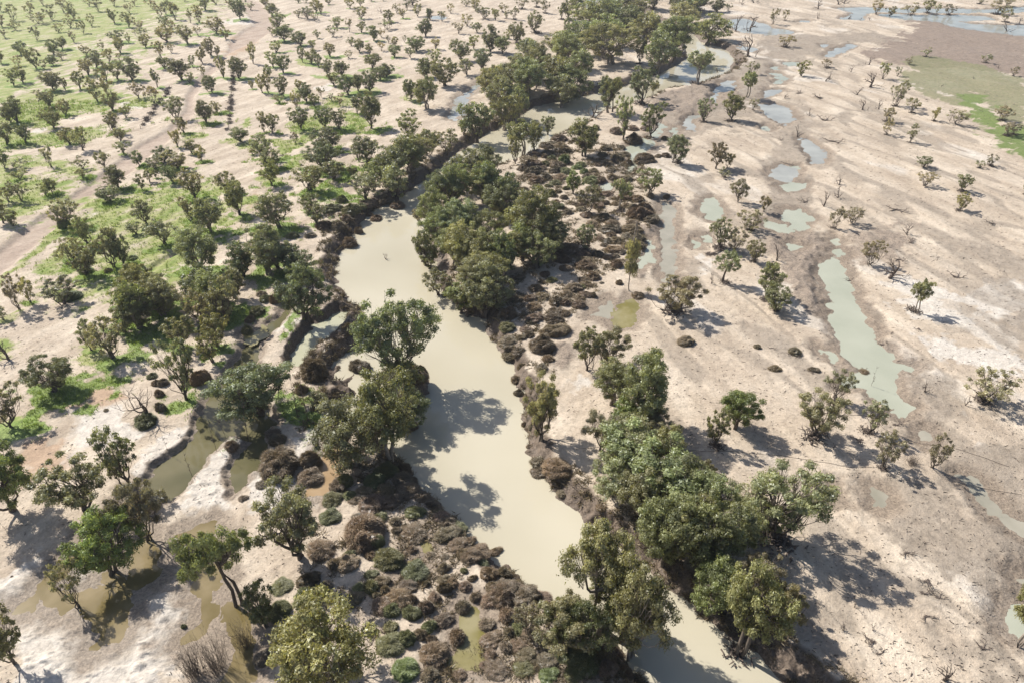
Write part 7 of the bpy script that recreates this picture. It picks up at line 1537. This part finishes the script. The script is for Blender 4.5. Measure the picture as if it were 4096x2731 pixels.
def make_tree(kind, seed, lod):
    R = np.random.default_rng(seed*77+ord(kind)); nc, rc, zb, zf, tr, stems, dens, nar = SHAPES[kind]
    if lod == 2: nc = max(12, int(nc*.5)); rc *= 1.3
    zc = (zb+1)/2; hz = (1-zb)/2; C = []; nl = 3+stems
    # a few big lobes give every crown its own uneven outline
    LB = []
    for i in range(5 if kind != 'p' else 1):
        a = i*2*pi/5+R.normal(0, .35); LB.append((math.cos(a), math.sin(a), R.uniform(.45, 1.2), R.uniform(-.5, .45)))
    tries = 0
    while len(C) < nc and tries < 6000:
        tries += 1
        u = R.normal(size=3); u /= np.linalg.norm(u)
        if kind == 'p': p = np.array([u[0]*.3, u[1]*.3, zb+.06+(1-zb-.1)*R.random()])
        else:
            rr = .25+.75*R.random()**.5
            if u[2] < -.3 and R.random() < .6: continue
            h2 = math.hypot(u[0], u[1])+1e-6; w8 = [max(0, (u[0]*b[0]+u[1]*b[1])/h2)**4+.02 for b in LB]; s8 = sum(w8)
            out = sum(a*b[2] for a, b in zip(w8, LB))/s8; lift = sum(a*b[3] for a, b in zip(w8, LB))/s8
            zz = zc+u[2]*(hz-rc*.6)*rr+lift*.35*h2*rr
            taper = 1-nar*np.clip((zc+.05-zz)/hz, 0, 1)
            p = np.array([u[0]*.42*out*rr*taper, u[1]*.42*out*rr*taper, np.clip(zz, zb+rc*.5, 1-rc*.5)])
        md = rc*(1.0 if kind in 'csw' else .85)
        if tries < 4000 and C and min(np.linalg.norm(p-q) for q in C) < md: continue
        C.append(p)
    C = np.array(C); rcs = rc*(.6+.75*R.random(len(C)))
    e0 = C[:, :2]; ctr = (e0.min(0)+e0.max(0))/2; C[:, :2] -= ctr*.6
    sx = .5/np.max(np.hypot(C[:, 0], C[:, 1])+rcs*.8); C[:, :2] *= sx
    C[:, 0] *= 1+.16*math.sin(seed*2.4); C[:, 1] *= 1-.16*math.sin(seed*2.4); C[:, 0] += .10*math.sin(seed*1.7)*C[:, 2]
    wood = Geo(); ks = 6 if lod == 0 else 4 if lod == 1 else 3
    az = np.arctan2(C[:, 1], C[:, 0]); order = np.argsort(az+R.normal(0, .2, len(C))); parts = np.array_split(order, nl)
    for st in range(stems):
        sa = st*2*pi/stems+R.normal(0, .4); sp = .0 if stems == 1 else .028
        off = np.array([math.cos(sa), math.sin(sa)])*sp
        own = [i for i in range(nl) if i % stems == st]; tgt = C[np.concatenate([parts[i] for i in own])].mean(0) if own else C.mean(0)
        fork = np.array([off[0]+tgt[0]*.35, off[1]+tgt[1]*.35, zf*(1.0+1.0*R.random())])
        wood.tube(curve([off[0], off[1], -.05], fork, R, 5, .15), np.linspace(tr*1.3, tr*.85, 5)*(1 if stems == 1 else .8), ks+1)
        for pi_ in own:
            grp = parts[pi_]
            if len(grp) == 0: continue
            m = C[grp].mean(0); e = fork+(m-fork)*.75
            lp = curve(fork, e, R, 6, .28, .06); lr = np.linspace(tr*.62, tr*.26, 6); wood.tube(lp, lr, ks)
            for g in grp:
                b0 = lp[R.integers(2, 6)]; bp = curve(b0, C[g]+[0, 0, rcs[g]*.2], R, 4 if lod else 5, .22, .06)
                wood.tube(bp, np.linspace(tr*.24, tr*.06, len(bp)), 3 if lod else 4)
                if lod < 2:
                    for _ in range({'s': 6, 'c': 3, 'w': 6}.get(kind, 2) if lod else {'s': 12, 'c': 5, 'w': 10, 'u': 5}.get(kind, 3)):
                        u = R.normal(size=3); u[2] = abs(u[2])*.8; u /= np.linalg.norm(u)
                        wood.tube(curve(bp[R.integers(1, len(bp))], C[g]+u*rcs[g]*1.25, R, 3, .2), np.array([tr*.09, tr*.06, tr*.02]), 3)
    n = int({0: 21000, 1: 5200, 2: 1500}[lod]*dens); size = {0: .0205, 1: .036, 2: .064}[lod]
    if kind == 'p': size *= 1.6; n = int(n*.5)
    V, Tr, tint = leaves(C, rcs, n, size, R, .72 if kind != 'p' else .35)
    pale = kind in 'gup'
    return wood.mesh('trunk', [M_PALEBARK if pale and seed % 2 == 0 else M_BARK]), tri_mesh('crown', V, Tr, [M_LEAF], None, tint)
def branching(G, R, a, d, L, r, depth, k=4):
    n = 4; pts = [np.array(a, float)]; d = np.array(d, float)
    for i in range(n):
        d = d+R.normal(0, .22, 3); d[2] += .05; d /= np.linalg.norm(d); pts.append(pts[-1]+d*L/n)
    G.tube(pts, np.linspace(r, r*.55, n+1), max(3, k))
    if depth > 0:
        for i in range(R.integers(2, 4)):
            e = d+R.normal(0, .55, 3); e[2] = e[2]*.7+.15; e /= np.linalg.norm(e)
            branching(G, R, pts[-1 if i < 2 else R.integers(2, n)], e, L*(.62+.25*R.random()), r*.55, depth-1, k-1)
def fit(V, zonly=False):
    s = max(np.ptp(V[:, 0]), np.ptp(V[:, 1])); V[:, :2] /= s; V[:, 2] /= V[:, 2].max(); return V
def make_dead(seed, lod):
    R = np.random.default_rng(seed+900); G = Geo()
    branching(G, R, (0, 0, -.05), (R.normal(0, .2), R.normal(0, .2), 1), .42, .052 if lod == 0 else .075, 4 if lod == 0 else 3, 6)
    for i in range(2): branching(G, R, (0, 0, .02), (R.normal(0, .8), R.normal(0, .8), .45), .38, .03, 3 if lod == 0 else 2, 5)
    V = fit(np.concatenate(G.v)); return tri_mesh('trunk', V, np.concatenate(G.t), [M_DEAD], smooth=True)
def make_fallen(seed):
    R = np.random.default_rng(seed+1900); G = Geo()
    for i in range(3+seed % 3):
        a = R.uniform(-.05, .05, 2); th = R.normal(0, .6)+(pi if R.random() < .5 else 0)
        branching(G, R, (a[0], a[1]*.5, .06), (math.cos(th), math.sin(th), .12), .4, .045, 2, 5)
    for i in range(90):
        a = R.normal(0, .08, 2); u = R.normal(size=3); u[2] = abs(u[2])*.5; u /= np.linalg.norm(u); s0 = np.array([a[0], a[1]*.6, .03])
        G.tube(curve(s0, s0+u*.22*R.random(), R, 3, .2), [.012, .009, .004], 3)
    V = fit(np.concatenate(G.v)); return tri_mesh('branch_pile', V, np.concatenate(G.t), [M_DEAD], smooth=True)
def make_stick(seed):
    R = np.random.default_rng(seed+2900); G = Geo(); p = curve((0, 0, -.03), (R.normal(0, .12), R.normal(0, .12), 1), R, 7, .1)
    G.tube(p, np.linspace(.03, .008, 7), 4)
    for i in range(16):
        j = R.integers(2, 7); u = R.normal(size=3); u[2] = abs(u[2])+.6; u /= np.linalg.norm(u)
        G.tube(curve(p[j], p[j]+u*[.35, .35, .14], R, 3, .2), [.012, .009, .004], 3)
    return tri_mesh('stem', np.concatenate(G.v), np.concatenate(G.t), [M_DEAD], smooth=True)
def make_thicket(seed):
    R = np.random.default_rng(seed+4900); G = Geo()
    for i in range(95):
        a = R.normal(0, .2, 2); u = np.array([R.normal(0, .75), R.normal(0, .75), 1.]); p = curve((a[0], a[1], -.03), np.array([a[0], a[1], 0])+u*[.35, .35, .25+.45*R.random()], R, 5, .12)
        G.tube(p, [.007, .006, .005, .004, .002], 3)
        for k in range(3):
            j = R.integers(1, 5); w = R.normal(size=3); w[2] = abs(w[2])+.3; G.tube(curve(p[j], p[j]+w*[.09, .09, .13], R, 3, .2), [.0045, .003, .002], 3)
    return tri_mesh('thicket', fit(np.concatenate(G.v)), np.concatenate(G.t), [M_DEAD], smooth=True)
def make_shrub(seed, lod):
    """low tangled mound: a lumpy body bristling with fine stems"""
    R = np.random.default_rng(seed+3900); nd = 2+seed % 4
    D = [(R.normal(0, .14), R.normal(0, .11), .30+.12*R.random(), .62+.38*R.random()) for _ in range(nd)]; D[0] = (0, 0, .42, 1.)
    # body: sampled envelope of the mounds
    n = {0: 28, 1: 16}[lod]; th, ph = np.meshgrid(np.linspace(0, 2*pi, n, endpoint=False), np.linspace(0, pi/2, n//2+1))
    ux = np.cos(th)*np.cos(ph); uy = np.sin(th)*np.cos(ph); uz = np.sin(ph)
    rr = np.zeros(th.shape)
    for x, y, r, hh in D:
        k = np.clip(1-((ux*.0)), 0, 1)
        rr = np.maximum(rr, r*(.82+.36*fbm(ux*2.4+x*9+seed, uy*2.4+uz*2+y*9, seed, 3))+(x*ux+y*uy)*.9)
    body = np.stack([ux*rr, uy*rr, uz*rr*1.85], -1)*(.66+.44*fbm(ux*3.5+seed*3, uy*3.5+uz*3, seed+2, 3))[:, :, None]
    m = th.shape[0]; I = np.arange(m*n).reshape(m, n); J = np.roll(I, -1, 1)
    q = np.concatenate([np.stack([I[:-1], J[:-1], J[1:]], -1).reshape(-1, 3), np.stack([I[:-1], J[1:], I[1:]], -1).reshape(-1, 3)])
    V0 = body.reshape(-1, 3); V0[:, 2] -= .03
    ns = {0: 11000, 1: 2600}[lod]; sz = {0: .085, 1: .12}[lod]; wd = {0: .0055, 1: .012}[lod]
    a = R.integers(0, len(q), ns); b = R.dirichlet((1, 1, 1), ns); P = (V0[q[a]]*b[:, :, None]).sum(1)
    nr = P/np.array([1, 1, 1.6]); nr /= np.linalg.norm(nr, axis=1)[:, None]+1e-9
    comb = np.array([.5, -.4, -.05]); d = nr*.75+R.normal(0, .38, (ns, 3))+comb*.55; d[:, 2] = np.where(P[:, 2] < .05, np.abs(d[:, 2])*.4, d[:, 2]); d /= np.linalg.norm(d, axis=1)[:, None]
    s = np.cross(d, R.normal(size=(ns, 3))); s /= np.linalg.norm(s, axis=1)[:, None]; L = sz*(.4+R.random(ns)*1.0)[:, None]
    P = P-nr*.02
    V1 = np.stack([P-s*wd, P+s*wd, P+d*L], 1).reshape(-1, 3)
    patch = .8+.45*fbm(P[:, 0]*5+seed, P[:, 1]*5, seed+5, 2)
    t1 = np.repeat(np.clip(patch*(1+.25*R.normal(size=ns)), .4, 1.8), 3)
    e = np.percentile(np.hypot(V1[:, 0], V1[:, 1]), 97)/.5; V0[:, :2] /= e; V1[:, :2] /= e; V1[:, 2] = np.maximum(V1[:, 2], -.05); zt = np.percentile(V1[:, 2], 99); V0[:, 2] /= zt; V1[:, 2] /= zt
    V = np.concatenate([V0, V1]); Tr = np.concatenate([q, np.arange(3*ns).reshape(-1, 3)+len(V0)])
    return tri_mesh('shrub', V, Tr, [M_TWIG], None, np.concatenate([np.full(len(V0), .7), t1]))  # inner body tinted darker: shade between the stems is put into the colour
# ------------------------------------------------------------------ the plants, one object each
LIB = {}
def variant(kind, lod, i):
    k = (kind, lod, i)
    if k not in LIB:
        LIB[k] = (make_dead(i, lod),) if kind == 'b' else (make_fallen(i),) if kind == 'f' else (make_stick(i),) if kind == 't' else (make_thicket(i),) if kind == 'q' else (make_shrub(i, lod),) if kind == 'S' else make_tree(kind, i, lod)
    return LIB[k]
NV = {('g', 0): 5, ('c', 0): 6, ('d', 0): 3, ('s', 0): 3, ('u', 0): 4, ('w', 0): 3, ('p', 0): 1, ('g', 1): 5, ('c', 1): 12, ('d', 1): 7, ('s', 1): 9, ('u', 1): 3, ('w', 1): 3, ('p', 1): 1,
      ('g', 2): 4, ('c', 2): 14, ('d', 2): 9, ('s', 2): 12, ('u', 2): 2, ('w', 2): 2, ('b', 0): 4, ('b', 1): 6, ('f', 0): 4, ('t', 0): 3, ('q', 0): 3, ('S', 0): 7, ('S', 1): 6}
COL = {'c': (.300, .290, .158), 'd': (.215, .225, .118), 's': (.320, .290, .195), 'g': (.275, .282, .142), 'y': (.235, .240, .115), 'l': (.250, .285, .110), 'w': (.255, .225, .135), 'u': (.290, .295, .155), 'p': (.280, .280, .140)}
SCOL = {'B': (.215, .165, .108), 'G': (.180, .178, .082), 'V': (.170, .205, .075)}
R0 = np.random.default_rng(8)
def tuft_mesh(i):
    G = Geo()
    for _ in range(110):
        a = R0.normal(0, .28, 2); u = R0.normal(size=3); u[2] = abs(u[2]); u /= np.linalg.norm(u); s0 = np.array([a[0], a[1], .12+.3*R0.random()])
        G.tube(curve(s0, s0+u*.5*R0.random(), R0, 3, .3), [.05, .04, .015], 3)
    return G.mesh('debris_tuft', [M_DEAD])
TM = [tuft_mesh(i) for i in range(3)]
RD = [m.copy() for m in TM]
for m_ in RD: m_.name = 'root_debris'
rv = random.Random(11); cnt = {}
px = np.array([p[1] for p in PLANTS]); py = np.array([p[2] for p in PLANTS]); pz = ground(px, py)
for (k, x, y, w, h, look, lab), z in zip(PLANTS, pz):
    dist = math.sqrt(x*x+y*y+5600); pxw = w/dist*683
    z = float(max(z, -2.0))-.02
    jit = lambda s: 1+rv.uniform(-s, s)
    if k == 'S':
        lod = 0 if pxw > 17 else 1; i = cnt.get(('S', lod), 0); cnt[('S', lod)] = i+1
        me = variant('S', lod, i % NV[('S', lod)])[0]
        grp = {'B': 'brown shrub mounds on the river flats', 'G': 'green shrubs on the river flats', 'V': 'bright green bushes'}[look]
        o = link({'B': 'shrub_mound', 'G': 'green_shrub', 'V': 'green_bush'}[look], me, None, None, lab, 'shrub', grp, (x, y, z-.05)); o.rotation_euler = (0, 0, rv.uniform(-.5, .5)+(pi if rv.random() < .0 else 0))
        o.scale = (w*1.12*jit(.12), w*1.0*jit(.2), max(h, .32*w)*jit(.15))
        c = SCOL[look]; f = jit(.16); o.color = (c[0]*f*jit(.08), c[1]*f, c[2]*f*jit(.1), 1); continue
    if look in 'bftq':
        lod = 0 if (pxw > 32 or look != 'b') else 1; i = cnt.get((look, lod), 0); cnt[(look, lod)] = i+1
        me = variant(look, lod, i % NV[(look, lod)])[0]
        nm, cat, grp = {'b': ('dead_tree', 'dead tree', 'bare dead trees on the flood plain'), 'f': ('fallen_branches', 'driftwood', 'fallen branches on the sand'), 't': ('bare_sapling', 'sapling', 'bare saplings by the creek'), 'q': ('twig_thicket', 'thicket', 'bare twiggy thickets')}[look]
        o = link(nm, me, None, None, lab, cat, grp, (x, y, z)); o.rotation_euler = (0, 0, rv.uniform(0, 6.28) if look != 'f' else rv.uniform(-.6, .6))
        if look == 't': o.scale = (h*.22, h*.22, h)
        elif look == 'f': o.scale = (w*1.35, w*1.1, max(h*1.7, .3*w))
        else: o.scale = (w, w, h)
        continue
    gk = {'y': 'c', 'l': 'd'}.get(look, look)
    if look in 'yl' and pxw > 45: gk = 'g' if rv.random() < .5 else gk
    if look == 'p': lod = 1
    else: lod = 0 if pxw > 34 else 1 if pxw > 13.5 else 2
    key = (gk, lod); i = cnt.get(key, 0); cnt[key] = i+1
    wood, crown = variant(gk, lod, i % NV[key])
    grp = {'c': 'open crowned trees of the plain', 'd': 'dense dark trees', 's': 'sparse twiggy trees', 'g': 'dense gum trees along the river', 'u': 'tall clear trunked trees', 'p': 'slim trees', 'w': 'rusty leaved trees', 'y': 'yellowish green trees', 'l': 'vivid green trees'}[look]
    r = link({'g': 'gum_tree', 'u': 'gum_tree', 's': 'scrub_tree'}.get(look, 'tree'), None, None, None, lab, 'tree', grp, (x, y, z)); r.rotation_euler = (0, 0, rv.uniform(0, 6.28))
    e_ = 1.28 if look == 's' else 1.17
    r.scale = (w*e_*jit(.1), w*e_*jit(.1), h*1.05)
    link('trunk', wood, r)
    if x > 12-(y-90)*.05 and look in 'csdu' and rv.random() < .7:
        rd = link('root_debris', RD[rv.randrange(3)], r, kind='stuff'); rd.location = (rv.uniform(-.06, .06), rv.uniform(-.06, .06), -.02); s = rv.uniform(.22, .42); rd.scale = (s, s, s*.55*w/h); rd.rotation_euler = (0, 0, rv.uniform(0, 6.28))
    c = link('crown', crown, r); q = COL[look]; f = jit(.16); c.color = (q[0]*f*jit(.10), q[1]*f, q[2]*f*jit(.14), 1)
# ------------------------------------------------------------------ fences, wires, litter
M_POST = bark_material('fence_timber', (.09, .07, .055), (.18, .15, .12))
def resample(pts, step):
    p = np.array(pts, float); seg = np.hypot(*np.diff(p, axis=0).T); s = np.concatenate([[0], np.cumsum(seg)]); t = np.arange(0, s[-1], step)
    return np.stack([np.interp(t, s, p[:, 0]), np.interp(t, s, p[:, 1])], 1)
Gp = Geo(); Gp.tube([(0, 0, -.3), (0, 0, .6), (.02, 0, 1.25)], [.09, .08, .07], 6); post_me = Gp.mesh('post', [M_POST])
for pts, lab in FENCES:
    p = resample(pts, 4.2); z = ground(p[:, 0], p[:, 1])
    root = link('fence', None, label=lab, cat='fence', group='debris clogged fences', loc=(p[0, 0], p[0, 1], float(z[0])))
    for i, (a, b) in enumerate(zip(p, z)):
        o = link('post', post_me, root); o.location = (a[0]-p[0, 0], a[1]-p[0, 1], float(b-z[0])); o.rotation_euler = (R0.normal(0, .08), R0.normal(0, .08), 0)
        if R0.random() < .85:
            t = link('debris_tuft', TM[i % 3], root, kind='stuff'); t.location = o.location+Vector((R0.normal(0, .4), R0.normal(0, .6), 0)); t.rotation_euler = (0, 0, R0.uniform(0, 6)); s = R0.uniform(1.1, 2.2); t.scale = (s, s, s*.8)
    for hh in (.55, 1.05):
        G = Geo(); G.tube(np.stack([p[:, 0]-p[0, 0], p[:, 1]-p[0, 1], z-z[0]+hh], 1), np.full(len(p), .02), 3); link('wire', G.mesh('wire', [M_POST]), root)
for pts, lab in WIRES:
    p = resample(pts, 1.5); p += R0.normal(0, .12, p.shape); z = ground(p[:, 0], p[:, 1]); z = np.maximum(z, -.05)+.06
    G = Geo(); G.tube(np.column_stack([p, z]), np.full(len(p), .028), 4); link('fallen_wire', G.mesh('fallen_wire', [M_DEAD]), label=lab, cat='wire', group='fallen fence wires')
# low tangled undergrowth between the mounds and along the cut banks
n = 110000; Y = 40+330*R0.random(n)**1.5; X = (R0.random(n)*2-1)*(.60*Y+22)
river = WATERS[0]; isle = [g for g in GROUND if g[0] == 'thicket']
dr = sdf(river[4], X, Y); w8 = np.zeros(n)
w8 = np.maximum(w8, ((dr > -.3) & (dr < 4.5))*.75)
for q in isle: w8 = np.maximum(w8, (sdf(q[3], X, Y) < 0)*q[1])
keep = R0.random(n) < w8*np.clip(fbm(X*.25, Y*.25, 211, 2)*2.6-.75, 0, 1)*(.35+.65*np.clip(Y/150, 0, 1)); X, Y = X[keep], Y[keep]; Z = ground(X, Y); keep = Z > -1.9; X, Y, Z = X[keep], Y[keep], Z[keep]
m = len(X); K = 26
sc_ = (.42+.62*R0.random(m))*(1+Y/400); u = R0.normal(size=(m, K, 3)); u[..., 2] = np.abs(u[..., 2])*.8; u /= np.linalg.norm(u, axis=2)[..., None]
B = np.stack([X, Y, Z-.03], 1)[:, None]+R0.normal(0, .28, (m, K, 3))*sc_[:, None, None]*[1, 1, .0]; s_ = np.cross(u, R0.normal(size=u.shape)); s_ /= np.linalg.norm(s_, axis=2)[..., None]
L_ = sc_[:, None, None]*(.35+.65*R0.random((m, K, 1))); V = np.stack([B-s_*.07*sc_[:, None, None], B+s_*.07*sc_[:, None, None], B+u*L_], 2).reshape(-1, 3)
ug = link('undergrowth', tri_mesh('undergrowth', V, np.arange(len(V)).reshape(-1, 3), [M_TWIG], None, np.repeat(np.clip(1+.25*R0.normal(size=m*K), .5, 1.6), 3)), kind='stuff', label='low tangled brown undergrowth', cat='undergrowth'); ug.color = (.195, .152, .095, 1)
# grass blades on the green patches
n = 150000; Y = 45+230*R0.random(n)**1.2; X = -(.64*Y+26)*R0.random(n)
ri = np.clip(np.searchsorted(Yr, Y), 1, len(Yr)-1); ci = np.clip(((X/hw[ri])*.5+.5)*759+6, 0, len(cu)-1).astype(int)
gl = np.maximum(lush.reshape(GX.shape)[ri, ci], .35*gc['grass'].reshape(GX.shape)[ri, ci])
keep = (R0.random(n) < gl*.55) & (gc['track'].reshape(GX.shape)[ri, ci] < .3); X, Y = X[keep], Y[keep]; Z = ground(X, Y); m = len(X); K = 7; s1 = (.8+Y/120)
u = R0.normal(0, .5, (m, K, 3)); u[..., 2] = 1; u /= np.linalg.norm(u, axis=2)[..., None]; B = np.stack([X, Y, Z-.01], 1)[:, None]+R0.normal(0, .16, (m, K, 3))*[1, 1, 0]*s1[:, None, None]
a_ = R0.uniform(0, 6.28, (m, K)); s_ = np.stack([np.cos(a_), np.sin(a_), 0*a_], -1)*.035*s1[:, None, None]; V = np.stack([B-s_, B+s_, B+u*(.14+.22*R0.random((m, K, 1)))*s1[:, None, None]], 2).reshape(-1, 3)
gt = link('grass', tri_mesh('grass', V, np.arange(len(V)).reshape(-1, 3), [M_LEAF], None, np.repeat(np.clip(1+.25*R0.normal(size=m*K), .5, 1.6), 3)), kind='stuff', label='short green grass growing between the trees', cat='grass'); gt.color = (.20, .27, .07, 1)
# broken twigs and flotsam strewn over the flats
n = 26000; Y = 36+520*R0.random(n)**2.0; X = (R0.random(n)*2-1)*(.72*Y+30)
dens = fbm(X*.08, Y*.08, 131, 3)+.25*sstep((X-5)/20); k = dens > .46; X, Y = X[k], Y[k]
Z = ground(X, Y); k = Z > -.02; X, Y, Z = X[k], Y[k], Z[k]; m = len(X)
th = R0.normal(-.6, .9, m); L = (.12+.55*R0.random(m)**3)*(1+Y/260); d = np.stack([np.cos(th), np.sin(th), R0.normal(.1, .15, m)], 1)*L[:, None]; s = np.stack([-np.sin(th), np.cos(th), np.zeros(m)], 1)*(.02+.035*R0.random(m))[:, None]*(1+Y[:, None]/220)
B = np.stack([X, Y, Z+.02], 1); V = np.stack([B-s, B+s, B+d+[0, 0, .05], B+[0, 0, .10]+d*.4], 1).reshape(-1, 3); q = np.arange(m)[:, None]*4
link('driftwood_litter', tri_mesh('driftwood_litter', V, np.concatenate([q+[0, 1, 2], q+[0, 3, 2], q+[1, 2, 3]]), [M_DEAD]), kind='stuff', label='broken twigs and flotsam strewn over the sand', cat='litter')

# ------------------------------------------------------------------ air
hm_, hnt, hout = mat('pale_air'); hv = hnt.nodes.new('ShaderNodeVolumePrincipled'); hv.inputs['Color'].default_value = (.86, .90, 1, 1); hv.inputs['Density'].default_value = .00013; hv.inputs['Anisotropy'].default_value = .35
hnt.links.new(hv.outputs[0], hout.inputs['Volume'])
bx = np.array([(x, y, z) for x in (-9500, 9500) for y in (-700, 4200) for z in (-6, 82)], float)
link('haze', tri_mesh('haze', bx, np.array([(0, 1, 3, 2), (4, 6, 7, 5), (0, 4, 5, 1), (2, 3, 7, 6), (0, 2, 6, 4), (1, 5, 7, 3)]), [hm_]), kind='stuff', label='pale air over the plain')
